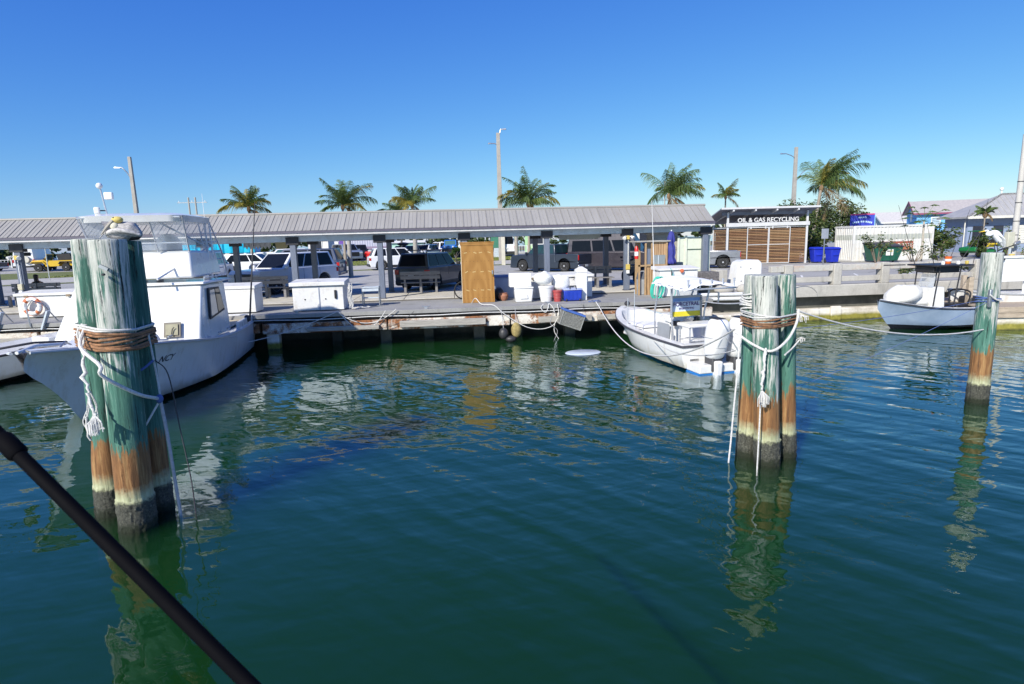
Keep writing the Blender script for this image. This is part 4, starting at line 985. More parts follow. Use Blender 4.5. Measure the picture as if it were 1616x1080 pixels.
        if cladding: MB().box(xr + wr * 1.25, xf_ - wr * 1.25, s * hw - .012, s * hw + .012, base - .02, base + .16).build('sill', cladding, t, bevel=.01)
    MB().box(h - .14, h + .05, -hw + .03, hw - .03, base + .02, base + .26).build('front_bumper', cladding or body, t, bevel=.04)
    MB().box(-h - .06, -h + .1, -hw + .03, hw - .03, base + .05, base + .26).build('rear_bumper', cladding or (CHR if kind == 'pickup' else body), t, bevel=.04)
    if grille: MB().box(h - .02, h + .02, -hw + .45, hw - .45, base + .28, hood - .18).build('grille', BLKP, t, bevel=.02)
    if logo: letters('badge', 'TUN', .12, CHR, t, (h + .03, 0, hood - .42), rad(90))
    MB().box(-h - .07, -h - .058, -.15, .15, base + .1 if kind == 'pickup' else tail - .42, (base + .1 if kind == 'pickup' else tail - .42) + .15).build('licence_plate', PLATE, t)
    MB().box(xr - .3, xf_ + .2, -hw + .2, hw - .2, base - .06, base + .02).build('underbody', BLKP, t)
    if rack:
        for s in (-1, 1): MB().tube([(rt + .15, s * (hw - .28), H), (rt + .2, s * (hw - .28), H + .12), (ft - .2, s * (hw - .28), H + .12), (ft - .1, s * (hw - .28), H)], .025, 6).build('roof_rail', BLKP, t, smooth=True)
        for k in range(4): MB().bar((rt + .3 + k * .5, -hw + .28, H + .13), (rt + .3 + k * .5, hw - .28, H + .13), .05, .03).build('crossbar', BLKP, t)
    if roofbox:
        b_ = MB(); b_.ball((0, 0, H + .18), (.95, .42, .2), 14, 8); b_.build('roof_box', BLKP, t, smooth=True)
    if spare: MB().lathe([(.12, -.1), (.34, -.1), (.36, -.02), (.34, .1)], (-h - .14, 0, tail - .22), 20, 'X').build('spare_wheel', spare, t, smooth=True)
    return t
W1 = paint('white', (.70, .71, .72)); 
vehicle('white_suv', 'large white suv with black grille parked nose out behind the benches', 'suv', (-8.35, 31.2, 1.205), rad(240), W1, L=5.4, W_=2.0, H=1.93, hood=1.2, belt=1.2, wr=.4, cab=(-2.62, -2.3, .35, 1.15), nwin=3, logo=True, cladding=None)
NAVY = paint('navy', (.014, .028, .075)); 
vehicle('dark_blue_suv', 'long dark blue suv parked behind the large white suv', 'suv', (-10.3, 41.6, 1.205), rad(176), NAVY, L=5.9, W_=2.0, H=2.02, hood=1.2, belt=1.22, wr=.42, cab=(-2.85, -2.6, .7, 1.4), nwin=4)
vehicle('white_crossover', 'white crossover facing right with red tail light beside the cabin boat rails', 'car', (-15.9, 50.0, gh(50) + .004), rad(-4), W1, L=4.6, W_=1.85, H=1.64, hood=1.02, belt=1.02, wr=.37, cab=(-2.1, -1.45, .5, 1.35), nwin=3, cladding=BLKP, rim=BLKP)
vehicle('white_suv', 'white suv with pale windshield behind the white crossover', 'suv', (-15.6, 57.5, gh(57) + .004), rad(196), W1, L=4.9, W_=1.95, H=1.85, hood=1.12, belt=1.15, wr=.39, cab=(-2.3, -2.0, .45, 1.2), nwin=3, glass=GLASS_L)
vehicle('white_sedan', 'low white car left of the white crossover', 'car', (-20.4, 60, gh(60) + .004), rad(200), W1, L=4.5, W_=1.8, H=1.45, hood=.9, belt=.92, wr=.33, cab=(-1.7, -.95, .35, 1.1), nwin=2, glass=GLASS_L)
vehicle('white_van', 'white van with black trim and green-tinted rear glass behind the cabin boat', 'van', (-16.55, 42.5, 1.205), rad(93), W1, L=4.9, W_=1.95, H=2.0, hood=1.25, belt=1.12, wr=.36, cab=(-2.42, -2.25, 1.0, 1.7), nwin=3, glass=M('green tinted glass', (.05, .22, .19), .1), cladding=BLKP, roof=BLKP, kind='van')
GRAPH = paint('graphite', (.055, .062, .075), .1)
vehicle('dark_grey_suv', 'dark grey suv with black roof rack parked behind the middle bench', 'suv', (-.98, 30.6, 1.205), rad(64), GRAPH, L=4.5, W_=1.8, H=1.76, hood=1.12, belt=1.12, wr=.37, cab=(-2.15, -1.95, .25, .95), nwin=3, rack=True, cladding=BLKP)
DB = paint('dark slate blue', (.022, .032, .048), .1)
vehicle('dark_pickup', 'dark slate blue pickup truck with silver wheels behind the white bins', 'pickup truck', (6.95, 42.4, 1.205), rad(136), DB, L=5.8, W_=2.0, H=1.88, hood=1.2, belt=1.22, wr=.41, cab=(-1.0, -.85, .75, 1.5), nwin=2, kind='pickup', glass=M('blue green car glass', (.02, .05, .055), .06, spec=.4))
MAR = paint('dark maroon', (.032, .026, .034), .2)
def big_van():
    t = vehicle('passenger_van', 'dark high-roof passenger van between the dark pickup and the plywood stall', 'van', (11.0, 41.2, 1.205), rad(-30), MAR, L=5.9, W_=2.0, H=2.55, hood=1.25, belt=1.3, wr=.38, cab=(-2.9, -2.8, 1.5, 2.25), nwin=3, kind='van', winh=(.05, .62))
big_van()
vehicle('black_suv', 'black suv with its rear spare wheel cover behind the plywood stall', 'suv', (14.4, 44.5, 1.205), rad(100), paint('black', (.012, .012, .016)), L=4.6, W_=1.85, H=1.85, hood=1.2, belt=1.2, wr=.42, cab=(-2.25, -2.2, .3, .9), nwin=2, spare=BLKP)
vehicle('white_suv', 'white suv with red tail light behind the dark grey suv', 'suv', (-4.6, 51.8, gh(52) + .004), rad(14), W1, L=5.0, W_=1.98, H=1.78, hood=1.1, belt=1.12, wr=.4, cab=(-2.35, -2.0, .5, 1.3), nwin=3, cladding=BLKP)
vehicle('grey_suv', 'grey suv with a black roof box behind the white suv', 'suv', (-5.3, 66.5, gh(66) + .004), rad(240), paint('steel', (.16, .18, .21), .4), L=4.7, W_=1.85, H=1.7, hood=1.1, belt=1.1, wr=.37, cab=(-2.1, -1.8, .4, 1.1), roofbox=True)
vehicle('silver_pickup', 'silver blue pickup with covered bed beyond the verge', 'pickup truck', (-12.6, 73.5, gh(73) + .02), rad(-60), paint('silver blue', (.30, .36, .46), .5), L=5.6, W_=1.98, H=1.95, hood=1.2, belt=1.2, wr=.41, cab=(-2.6, -2.4, .9, 1.6), nwin=3)
vehicle('black_suv', 'black suv seen from behind left of the red convertible', 'suv', (-11.6, 77.5, gh(77) + .02), rad(100), paint('black'), L=4.6, W_=1.85, H=1.8, hood=1.1, belt=1.1, cab=(-2.2, -1.9, .4, 1.1))
def convertible():
    R_ = paint('red', (.52, .012, .012)); t = vehicle('red_convertible', 'red convertible with its roof down beyond the grass verge', 'car', (-8.8, 75.5, gh(75) + .02), rad(72), R_, L=4.7, W_=1.9, H=1.35, hood=.95, belt=.98, wr=.35, cab=(-1.3, -.9, .1, .9), open_top=True)
    MB().box(-1.2, .6, -.7, .7, .95, 1.0).build('cockpit', M('tan interior', (.35, .27, .17), .8), t, bevel=.02)
    for s in (-.36, .36):
        for xx in (-.2, -1.0): MB().box(xx, xx + .16, s - .2, s + .2, .98, 1.3).build('headrest', M('tan interior'), t, bevel=.04)
    MB().quad((.9, -.72, .98), (.9, .72, .98), (.35, .6, 1.38), (.35, -.6, 1.38)).build('windshield', GLASS_L, t)
convertible()
vehicle('white_suv', 'white suv with dark windshield facing the dock beyond the grass verge', 'suv', (-3.1, 70, gh(70) + .02), rad(250), W1, L=4.7, W_=1.9, H=1.7, hood=1.1, belt=1.08, cab=(-2.1, -1.8, .5, 1.3), rack=True)
vehicle('white_suv', 'boxy white suv right beside the bright blue jeep', 'suv', (-1.5, 76, gh(76) + .02), rad(110), W1, L=4.7, W_=1.9, H=1.85, hood=1.1, belt=1.1, cab=(-2.2, -2.1, .5, 1.2), glass=GLASS)
def jeep(label, loc, rz, body, lift=.0, big=.4, top=BLKP):
    t = thing('open_jeep', label, 'jeep', loc, rz); z = lift
    MB().prism([(-1.85, .55 + z), (-1.6, .5 + z), (-1.45, .95 + z), (-.7, .95 + z), (-.55, .5 + z), (.7, .5 + z), (.75, .85 + z), (1.9, .8 + z), (1.92, 1.15 + z), (.75, 1.22 + z), (.7, 1.12 + z), (-1.85, 1.12 + z)], -.75, .75).build('body', body, t, bevel=.03)
    for s in (-1, 1):
        MB().prism([(.65, .72 + z), (.85, 1.0 + z), (1.75, 1.0 + z), (1.95, .85 + z), (1.95, .93 + z), (1.8, 1.06 + z), (.8, 1.06 + z), (.55, .78 + z)], s * .72, s * 1.0).build('front_fender', body if top is BLKP else BLKP, t, bevel=.015)
        MB().prism([(-1.95, .8 + z), (-1.75, 1.02 + z), (-.75, 1.02 + z), (-.55, .75 + z), (-.65, .74 + z), (-.8, .95 + z), (-1.7, .95 + z), (-1.85, .78 + z)], s * .72, s * .98).build('rear_fender', BLKP, t, bevel=.015)
        wheel(t, 1.3, s * .82, big, .27, ALLOY); wheel(t, -1.25, s * .82, big, .27, ALLOY)
        MB().lathe([(.09, 1.9), (.1, 1.94), (.06, 1.96)], (0, s * .5, 1.0 + z), 14, 'X').build('headlight', CLR, t)
        MB().tube([(.72, s * .7, 1.15 + z), (.5, s * .66, 1.75 + z)], .05, 6).build('windshield_post', body, t)
        MB().cbox((.65, s * .92, 1.3 + z), (.1, .16, .2)).build('mirror', BLKP, t, bevel=.02)
    f = MB(); f.tube([(.5, -.68, 1.75 + z), (.5, .68, 1.75 + z)], .05, 6); f.tube([(.74, -.7, 1.2 + z), (.74, .7, 1.2 + z)], .04, 6); f.build('windshield_frame', body, t)
    MB().quad((.73, -.66, 1.22 + z), (.73, .66, 1.22 + z), (.51, .62, 1.73 + z), (.51, -.62, 1.73 + z)).build('windshield', GLASS_L, t)
    for k in range(7): MB().box(1.915, 1.93, -.27 + k * .08, -.235 + k * .08, .85 + z, 1.1 + z).build('grille_slot', BLKP, t)
    MB().box(1.95, 2.1, -.8, .8, .55 + z, .68 + z).build('front_bumper', BLKP, t, bevel=.02)
    MB().add([(-1.8, -.72, 1.12 + z), (-.55, -.72, 1.12 + z), (-.55, .72, 1.12 + z), (-1.8, .72, 1.12 + z), (-1.65, -.62, 1.78 + z), (-.35, -.66, 1.80 + z), (-.35, .66, 1.80 + z), (-1.65, .62, 1.78 + z)], [(0, 3, 2, 1), (4, 5, 6, 7), (0, 1, 5, 4), (1, 2, 6, 5), (2, 3, 7, 6), (3, 0, 4, 7)]).build('soft_top', M('jeep soft top', (.02, .02, .022), .8), t, bevel=.03)
    MB().lathe([(.15, -2.15), (.4, -2.15), (.41, -2.0), (.35, -1.9)], (0, 0, 1.0 + z), 18, 'X').build('spare_wheel', RUB, t)
    return t
JY = paint('yellow', (.62, .40, .02)); JB = paint('bright blue', (.01, .15, .55))
jeep('bright yellow open jeep with black soft top beyond the verge at the left', (-41.5, 67.8, gh(67) + .02), rad(186), JY)
jeep('bright blue lifted jeep facing the dock beside the hedge', (-.15, 73.5, gh(73) + .02), rad(262), JB, lift=.32, big=.46)
vehicle('grey_jeep', 'blue-grey suv with pale windshield behind the yellow jeep', 'suv', (-40.5, 72.5, gh(72) + .02), rad(190), paint('steel'), L=4.4, W_=1.85, H=1.9, hood=1.2, belt=1.2, cab=(-2.1, -2.0, .4, .9), glass=GLASS_L, cladding=BLKP)
def camper():
    t = thing('camper_van', 'white camper van seen from behind with a round spare wheel at the far left', 'camper van', (-45.0, 70.2, gh(70) + .02), rad(98))
    MB().prism([(-2.5, .45), (2.3, .45), (2.6, .8), (2.5, 1.2), (1.7, 1.35), (-2.5, 1.35)], -1.0, 1.0).build('body', W1, t, bevel=.06)
    MB().add([(-2.5, -.98, 1.3), (1.7, -.98, 1.3), (1.7, .98, 1.3), (-2.5, .98, 1.3), (-2.35, -.85, 2.35), (1.2, -.85, 2.35), (1.2, .85, 2.35), (-2.35, .85, 2.35)], [(0, 3, 2, 1), (4, 5, 6, 7), (0, 1, 5, 4), (1, 2, 6, 5), (2, 3, 7, 6), (3, 0, 4, 7)]).build('upper_body', W1, t, bevel=.05)
    MB().box(-2.4, 1.3, -.95, .95, 2.36, 2.75, top=(.15, .15)).build('raised_roof', W1, t, bevel=.08)
    MB().box(-1.6, -.6, -.35, .35, 2.76, 2.98).build('air_conditioner', WHITE_P, t, bevel=.04)
    for s in (-1, 1):
        MB().cbox((-2.46, s * .42, 1.75), (.03, .58, .5), ry=rad(-8)).build('rear_window', GLASS, t)
        MB().box(-2.53, -2.4, s * .93 - .07, s * .93 + .07, .95, 1.25).build('taillight', REDL, t)
        for x in (-1.6, 1.7): wheel(t, x, s * .88, .36, .22, ALLOY)
    MB().lathe([(.02, -2.75), (.33, -2.74), (.37, -2.66), (.36, -2.55)], (0, -.3, 1.25), 22, 'X').build('spare_wheel_cover', M('cream cover', (.58, .56, .48), .5), t, smooth=True)
    MB().box(-2.62, -2.48, -1.0, 1.0, .42, .6).build('rear_bumper', BLKP, t, bevel=.02)
    MB().box(-2.53, -2.505, .3, .6, .72, .86).build('licence_plate', PLATE, t)
camper()
vehicle('black_pickup', 'low dark vehicle by the waterfront railing at the far left edge', 'pickup truck', (-52.2, 72, gh(72) + .02), rad(170), paint('black'), L=5.4, W_=1.9, H=1.3, hood=.95, belt=.95, cab=(-1.2, -1, .4, 1.0), nwin=2, kind='pickup')
def transit():
    t = vehicle('white_van', 'white high-roof van seen from behind beside the green utility cabinet', 'van', (6.9, 74, gh(74) + .02), rad(80), W1, L=5.8, W_=2.05, H=2.65, hood=1.35, belt=1.3, wr=.36, cab=(-2.88, -2.72, 1.5, 2.3), nwin=2, kind='van', winh=(.08, .62))
    for s in (-.45, .45): MB().cbox((-2.93, s, 1.85), (.03, .62, .75), ry=rad(-6)).build('rear_door_glass', GLASS, t)
    MB().box(-3.0, -2.85, -.95, .95, .3, .6).build('step_bumper', BLKP, t, bevel=.03)
transit()
vehicle('blue_pickup', 'dark blue pickup cab behind the dark slate pickup', 'pickup truck', (12.2, 56, gh(56) + .004), rad(150), NAVY, L=5.6, W_=1.95, H=1.9, hood=1.2, belt=1.2, cab=(-.75, -.6, 1.0, 1.75), nwin=2, kind='pickup')
vehicle('silver_pickup', 'silver grey pickup truck bed showing right of the cream locker', 'pickup truck', (16.9, 40.6, 1.205), rad(160), paint('silver', (.30, .31, .33), .6), L=5.6, W_=1.95, H=1.85, hood=1.2, belt=1.15, wr=.4, cab=(-.75, -.6, 1.0, 1.75), nwin=2, kind='pickup')
def gator():
    t = thing('utility_vehicle', 'green and yellow utility vehicle with canopy roof and flat bed near the grey-blue house', 'utility vehicle', (41.3, 43.2, 1.21), rad(184))
    GR = M('machine green', (.01, .16, .04), .45); YE = M('machine yellow', (.65, .48, .02), .5)
    MB().prism([(-.2, .35), (1.6, .35), (1.75, .5), (1.7, .75), (.9, .85), (.75, .6), (-.2, .55)], -.7, .7).build('front_body', GR, t, bevel=.03)
    MB().box(-1.75, -.1, -.75, .75, .85, 1.12).build('cargo_bed', BLKP, t, bevel=.02)
    for s in (-1, 1):
        MB().box(-1.7, -.15, s * .755 - .01, s * .755 + .01, .98, 1.1).build('bed_stripe', GR if s > 0 else GR, t)
        MB().box(-.15, .9, s * .755 - .012, s * .755 + .012, .95, 1.06).build('side_stripe', YE, t)
        for x in (-1.2, 1.2):
            wheel(t, x, s * .66, .31, .24, YE)
        for x in (-.15, .95): MB().tube([(x, s * .68, .8), (x - .1 * (x > 0), s * .64, 1.95)], .03, 6).build('roof_post', BLKP, t)
    MB().box(-.45, 1.05, -.74, .74, 1.95, 2.02).build('canopy_roof', GR, t, bevel=.025)
    MB().box(-.1, .35, -.6, .6, .75, .9).build('seat', YE, t, bevel=.03); MB().box(-.15, -.05, -.6, .6, .9, 1.3).build('backrest', BLKP, t, bevel=.03)
    MB().lathe([(.16, 0), (.18, .02), (.16, .04)], (.6, .25, 1.15), 14, 'X').build('steering_wheel', BLKP, t)
gator()
def scooter():
    t = thing('motor_scooter', 'black motor scooter parked behind the post left of the plywood stall', 'scooter', (8.6, 28.6, 1.27), rad(100))
    for x in (-.6, .62): MB().lathe([(.14, -.06), (.26, -.06), (.28, 0), (.26, .06), (.14, .06)], (x, 0, .28), 20, 'Y').build('wheel', RUB, t, smooth=True)
    MB().prism([(-.85, .6), (-.3, .35), (.25, .3), (.35, .9), (.28, .95), (.1, .45), (-.2, .5), (-.3, .78), (-.85, .82)], -.14, .14).build('body', BLKP, t, bevel=.04)
    MB().box(-.8, -.2, -.13, .13, .82, .9).build('seat', M('seat vinyl', (.03, .03, .03), .6), t, bevel=.04)
    MB().tube([(.62, 0, .3), (.4, 0, 1.0)], .04, 8).build('fork', CHR, t); MB().tube([(.36, -.33, 1.08), (.4, 0, 1.0), (.36, .33, 1.08)], .018, 6).build('handlebar', BLKP, t)
    MB().ball((.46, 0, .95), (.1, .1, .1), 10, 6).build('headlight', CLR, t, smooth=True)
    for s in (-1, 1): MB().cbox((.4, s * .3, 1.22), (.02, .13, .09)).build('mirror', BLKP, t)
scooter()
# ------------------------------------------------------------------ things on the dock
DZ = 1.2
BW = M('dock box white', (.69, .69, .67), .5, var=.08, scale=1.5, dirt=(.38, .32, .24), dirt_amt=.5)
BENCH = M('grey bench timber', (.20, .195, .20), .8, var=.25, scale=3, stretch=(1, 8, 8)); 
def dock_box(loc, L, D, H, label, lid=.1, rz=0, over=.06, slope=.05, hinges=True, mat=BW):
    t = thing('dock_box', label, 'dock box', loc, rz)
    MB().box(-L / 2, L / 2, 0, D, .03, H - lid).build('body', mat, t, bevel=.015)
    MB().add([(-L / 2 - over, -over, H - lid + .004), (L / 2 + over, -over, H - lid + .004), (L / 2 + over, D + over, H - lid + .004), (-L / 2 - over, D + over, H - lid + .004),
              (-L / 2 - over, -over, H - slope), (L / 2 + over, -over, H - slope), (L / 2 + over, D + over, H + .02), (-L / 2 - over, D + over, H + .02)], [(0, 3, 2, 1), (4, 5, 6, 7), (0, 1, 5, 4), (1, 2, 6, 5), (2, 3, 7, 6), (3, 0, 4, 7)]).build('lid', mat, t, bevel=.012)
    if hinges:
        for x in (-L * .33, L * .33): MB().box(x - .07, x + .07, -over - .015, -over + .03, H - lid - .05, H - lid + .03).build('latch', M('rusty latch', (.25, .19, .13), .6, .4, var=.4, scale=20), t, bevel=.004)
    for x in (-L / 2 + .1, L / 2 - .1): MB().box(x - .06, x + .06, .1, D - .1, 0, .03).build('foot', BLKP, t)
    return t
b1 = dock_box((-14.15, 22.4, DZ), 2.1, .9, .92, 'white dock box with a life ring on its front at the far left', lid=.14)
b2 = dock_box((-7.55, 21.5, DZ), 1.32, .85, 1.0, 'plain white dock box nearest the stern of the cabin boat', lid=.16, hinges=False, over=.03)
b3 = dock_box((-4.72, 21.35, DZ), 1.72, .9, 1.06, 'white dock box with a small black lock and rope coil at its right side', lid=.18, over=.08, hinges=False)
for x in (-.45, .25): MB().lathe([(.025, -.012), (.025, 0)], (x, 0, .42), 10, 'Y').build('vent_hole', BLKP, b3)
MB().box(.56, .64, -.05, -.002, .42, .72).build('lock', BLKP, b3, bevel=.015)
MB().box(.02, .05, -.02, -.001, .03, 1.1).build('rail_strip', M('grey strip', (.35, .38, .45), .5), b3)
b4 = dock_box((3.95, 22.75, DZ), 2.75, .9, .95, 'long white dock box behind the white bucket and cooler', lid=.14)
MB().tube(arc((.55, -.1, .8), (1.0, -.1, .2), -.1, 8, (.1, 0, 0)), .012, 5).build('hose', BLKP, b4)
b5 = dock_box((8.40, 21.75, DZ), 1.45, .85, 1.12, 'tall white dock box with a teal hose hanging on its left corner', lid=.12, hinges=False)
MB().lathe([(.0, -.05), (.07, -.04), (.07, 0)], (.08, -.06, .98), 14, 'Y').build('red_reflector', M('orange reflector', (.6, .15, .06), .4), b5)
MB().tube([(-.3, -.09, 1.05), (-.02, -.1, .06)], .012, 5).build('thin_rod', M('pale blue rod', (.45, .6, .68), .4), b5)
# life ring
lr = thing('life_ring', 'white and orange life ring hanging on the far left dock box', 'life ring', (-14.62, 22.24, DZ + .43))
ORG = M('faded orange', (.55, .16, .06), .6, var=.2)
mb = MB(); n = 28
def torus(mb, R_, r, a0, a1, n=28, m_=10):
    pts = [(R_ * math.cos(a0 + (a1 - a0) * i / n), 0, R_ * math.sin(a0 + (a1 - a0) * i / n)) for i in range(n + 1)]; mb.tube(pts, r, m_)
torus(mb, .25, .068, 0, math.pi * 2, 32); mb.build('ring', WHITE_P, lr, smooth=True)
for k in range(4):
    a = k * math.pi / 2 + .5; m2 = MB(); torus(m2, .25, .071, a, a + .42, 6); m2.build('band', ORG, lr, smooth=True)
m2 = MB(); torus(m2, .335, .009, 0, math.pi * 2, 24, 5); m2.build('grab_line', ORG, lr)
# white lifebuoy dish beside it
fl = thing('round_tub', 'round white tub lid leaning on the far left dock box', 'lid', (-13.4, 22.2, DZ + .02)); MB().lathe([(.3, 0), (.33, .02), (.33, .05), (.05, .08)], (0, 0, 0), 24, 'Y').xf(Matrix.Translation((0, 0, .33)) @ Matrix.Rotation(rad(-8), 4, 'X')).build('disc', WHITE_P, fl, smooth=True)
# benches
def bench(loc, L, rz, label):
    t = thing('bench', label, 'bench', loc, rz, 'grey slatted benches under the canopy')
    for i in range(3): MB().box(-L / 2, L / 2, -.1 + i * .17, .05 + i * .17, .44, .475).build('seat_slat', BENCH, t, bevel=.005)
    for z in (.62, .80): MB().box(-L / 2, L / 2, -.16, -.12, z, z + .15).build('back_slat', BENCH, t, bevel=.005)
    for x in (-L / 2 + .18, 0, L / 2 - .18):
        MB().box(x - .05, x + .05, -.11, .0, 0, .44).build('leg', BENCH, t); MB().box(x - .05, x + .05, .3, .38, 0, .44).build('leg', BENCH, t)
        MB().box(x - .04, x + .04, -.119, -.075, .44, .95).build('back_post', BENCH, t)
bench((-8.0, 26.6, DZ + .065), 1.9, 0, 'grey bench in front of the large white suv with the black grille')
bench((-1.45, 26.7, DZ + .065), 1.72, 0, 'grey bench in front of the dark grey suv')
bench((6.35, 26.4, DZ + .065), 1.5, math.pi, 'grey bench right of the white pillar with its slats facing the lot')
bench((-17.3, 26.6, DZ + .065), 1.9, math.pi, 'grey bench under the seated person at the far left')
# step stool
st_ = thing('step_stool', 'small grey metal dock step standing near the boardwalk edge', 'step', (-3.05, 22.3, DZ))
for x in (-.3, .3):
    MB().tube([(x, 0, 0), (x, 0, .72), (x, .35, .72), (x, .35, 0)], .02, 6).build('leg_frame', STEEL, st_)
    MB().box(x - .07, x + .07, -.06, .06, 0, .02).build('foot', STEEL, st_)
MB().box(-.31, .31, -.03, .38, .68, .715).build('tread', PAINT_L, st_, bevel=.006); MB().box(-.29, .29, -.03, .2, .30, .33).build('tread', PAINT_L, st_, bevel=.006); MB().box(-.29, .29, -.035, -.01, .56, .66).build('riser', PAINT_L, st_)
# tall plywood cabinet
def plymat(name, a, b_, c, sc=1.0):
    m, t, b = newmat(name, .6)
    tc = _n(t, 'ShaderNodeTexCoord').outputs['Object']
    mp = _n(t, 'ShaderNodeMapping'); mp.inputs['Scale'].default_value = (1.6 * sc, 1.6 * sc, .35 * sc); t.links.new(tc, mp.inputs[0])
    wv = _n(t, 'ShaderNodeTexWave', wave_type='RINGS', rings_direction='SPHERICAL'); wv.inputs['Scale'].default_value = 1.1; wv.inputs['Distortion'].default_value = 14; wv.inputs['Detail'].default_value = 3; wv.inputs['Detail Scale'].default_value = .7
    t.links.new(mp.outputs[0], wv.inputs['Vector'])
    col = ramp(t, wv.outputs['Fac'], [(0, a), (.5, b_), (1, c)])
    col = mix(t, .35, col, ramp(t, noise(t, 4, stretch=(9, 9, .6), detail=6), [(.3, a), (.7, c)]))
    t.links.new(col, b.inputs['Base Color']); return m
PLY = plymat('golden plywood', (.27, .125, .022), (.32, .155, .032), (.37, .19, .045))
PLY2 = plymat('weathered fir plywood', (.20, .11, .05), (.36, .22, .11), (.46, .31, .17), 1.5)
tc_ = thing('plywood_cabinet', 'tall golden plywood cabinet standing on the boardwalk edge', 'cabinet', (.9, 22.25, DZ))
MB().box(-.60, .60, .02, .6, 0, 2.2).build('body', M('cream cabinet side', (.66, .58, .42), .6), tc_, bevel=.01)
MB().box(-.59, .60, -.012, .018, .01, 2.18).build('front_panel', PLY, tc_)
MB().box(-.64, .64, -.04, .64, 2.2, 2.24).build('top', PLY, tc_, bevel=.006); MB().box(-.62, .62, -.03, -.0125, 2.12, 2.199).build('top_trim', PLY, tc_)
for z in (.45, 1.35): MB().cbox((.615, -.01, z + .1), (.04, .05, .1)).build('hinge', STEEL, tc_)
me = MB().lathe([(.011, -.004), (.011, .0)], (0, 0, 0), 6, 'Y').mesh('screw', M('dark screw', (.10, .05, .02)))
for z in (.18, .52, .86, 1.2, 1.54, 1.9):
    for x in np.linspace(-.54, .54, 9): link('screw', me, tc_, loc=(x, -.0125, z + random.uniform(-.01, .01)))
FP = M('filler patch', (.50, .36, .15), .6)
for z in (.52, 1.2, 1.9):
    for x in (-.4, -.12, .15, .42): MB().cbox((x + random.uniform(-.04, .04), -.0135, z - .05), (.12, .003, .03), ry=random.uniform(-.5, .5)).build('filler_patch', FP, tc_)
MB().cbox((.54, -.03, 1.12), (.05, .03, .14)).build('hasp', STEEL, tc_, bevel=.004); MB().cbox((.54, -.05, 1.02), (.05, .03, .06)).build('padlock', M('brass', (.4, .28, .08), .35, .7), tc_, bevel=.008)
# bicycle wheel behind the cabinet
bi = thing('bicycle', 'bicycle wheel poking out left of the plywood cabinet', 'bicycle', (.36, 23.8, DZ))
w_ = MB(); torus(w_, .34, .025, 0, math.pi * 2, 30, 8); w_.xf(Matrix.Translation((-.0, 0, .36))); w_.build('tyre', RUB, bi, smooth=True)
w_ = MB()
for k in range(14): w_.tube([(0, 0, .36), (.32 * math.cos(k * .449), 0, .36 + .32 * math.sin(k * .449))], .004, 4)
w_.build('spokes', CHR, bi); w_ = MB(); w_.tube([(0, 0, .36), (.25, 0, .85), (.9, 0, .8), (.6, 0, .33), (.25, 0, .85)], .02, 6); w_.tube([(.9, 0, .8), (1.1, 0, .36)], .018, 6); w_.build('frame', M('bike red', (.3, .02, .02), .4), bi)
w_ = MB(); torus(w_, .34, .025, 0, math.pi * 2, 30, 8); w_.xf(Matrix.Translation((1.1, 0, .36))); w_.build('tyre', RUB, bi, smooth=True)
# hooded grill right of the cabinet, rope pile
gr = thing('clay_pot', 'terracotta coloured pot in the shade right of the plywood cabinet', 'pot', (1.86, 22.7, DZ)); MB().lathe([(.1, 0), (.17, .08), (.19, .2), (.15, .28), (.16, .3)], (0, 0, 0), 18).build('pot', M('terracotta', (.35, .15, .09), .7, var=.2), gr, smooth=True)
gr = thing('black_bag', 'black bag slumped beside the clay pot', 'bag', (1.72, 22.95, DZ)); b_ = MB(); b_.ball((0, 0, .22), (.2, .2, .25), 14, 9); b_.build('bag', BLKP, gr, smooth=True); MB().tube(arc((-.1, 0, .42), (.1, 0, .42), -.08), .012, 5).build('strap', BLKP, gr)
# blue low box against the white box
bb = thing('blue_lid_box', 'low box with a blue lid between the plywood cabinet and the white bins', 'box', (2.2, 23.6, DZ)); MB().box(-.75, .75, 0, .7, 0, .82).build('body', M('blue grey box', (.24, .30, .45), .6), bb, bevel=.02); MB().box(-.78, .78, -.04, .74, .823, .9).build('lid', M('dusty blue', (.08, .14, .38), .5), bb, bevel=.015)
def bucket(loc, r0, r1, h, mat, label, lid=None, cat='bucket', name='bucket', n=22):
    t = thing(name, label, cat, loc); MB().lathe([(r0, 0), (r1, h - .06), (r1 + .015, h - .06), (r1 + .015, h - .01), (r1 - .01, h)], (0, 0, 0), n).build('body', mat, t, smooth=True, ang=50)
    for z in (.3, .55): MB().lathe([(r0 + (r1 - r0) * z + .003, h * z), (r0 + (r1 - r0) * z + .012, h * z + .01), (r0 + (r1 - r0) * z + .005, h * z + .03)], (0, 0, 0), n).build('rib', mat, t, smooth=True)
    if lid: MB().lathe([(r1 + .02, h), (r1 + .02, h + .025), (.02, h + .04)], (0, 0, 0), n).build('lid', lid, t, smooth=True)
    return t
PW = M('bright white plastic', (.71, .71, .70), .35, var=.05, scale=2, dirt=(.50, .47, .40), dirt_amt=.3)
def square_tub(loc, label):
    t = thing('bait_tub', label, 'tub', loc); MB().box(-.30, .30, -.2, .2, 0, .5, top=(-.05, -.04)).build('body', PW, t, bevel=.04); MB().box(-.15, .15, -.245, -.20, .13, .3, top=(.03, 0)).build('moulded_grip', PW, t, bevel=.015); MB().box(-.36, .36, -.26, .26, .503, .56).build('rim', PW, t, bevel=.02)
square_tub((2.55, 22.0, DZ), 'squat white plastic tub, leftmost of the white containers')
t = thing('folded_sheet', 'white plastic sheet box resting on the leftmost white tub', 'box', (2.42, 22.05, DZ + .565)); MB().box(-.38, .42, -.2, .28, 0, .5).build('body', WHITE_P, t, bevel=.02)
bucket((3.38, 21.85, DZ), .20, .28, .58, PW, 'tall white bucket in the middle of the white containers')
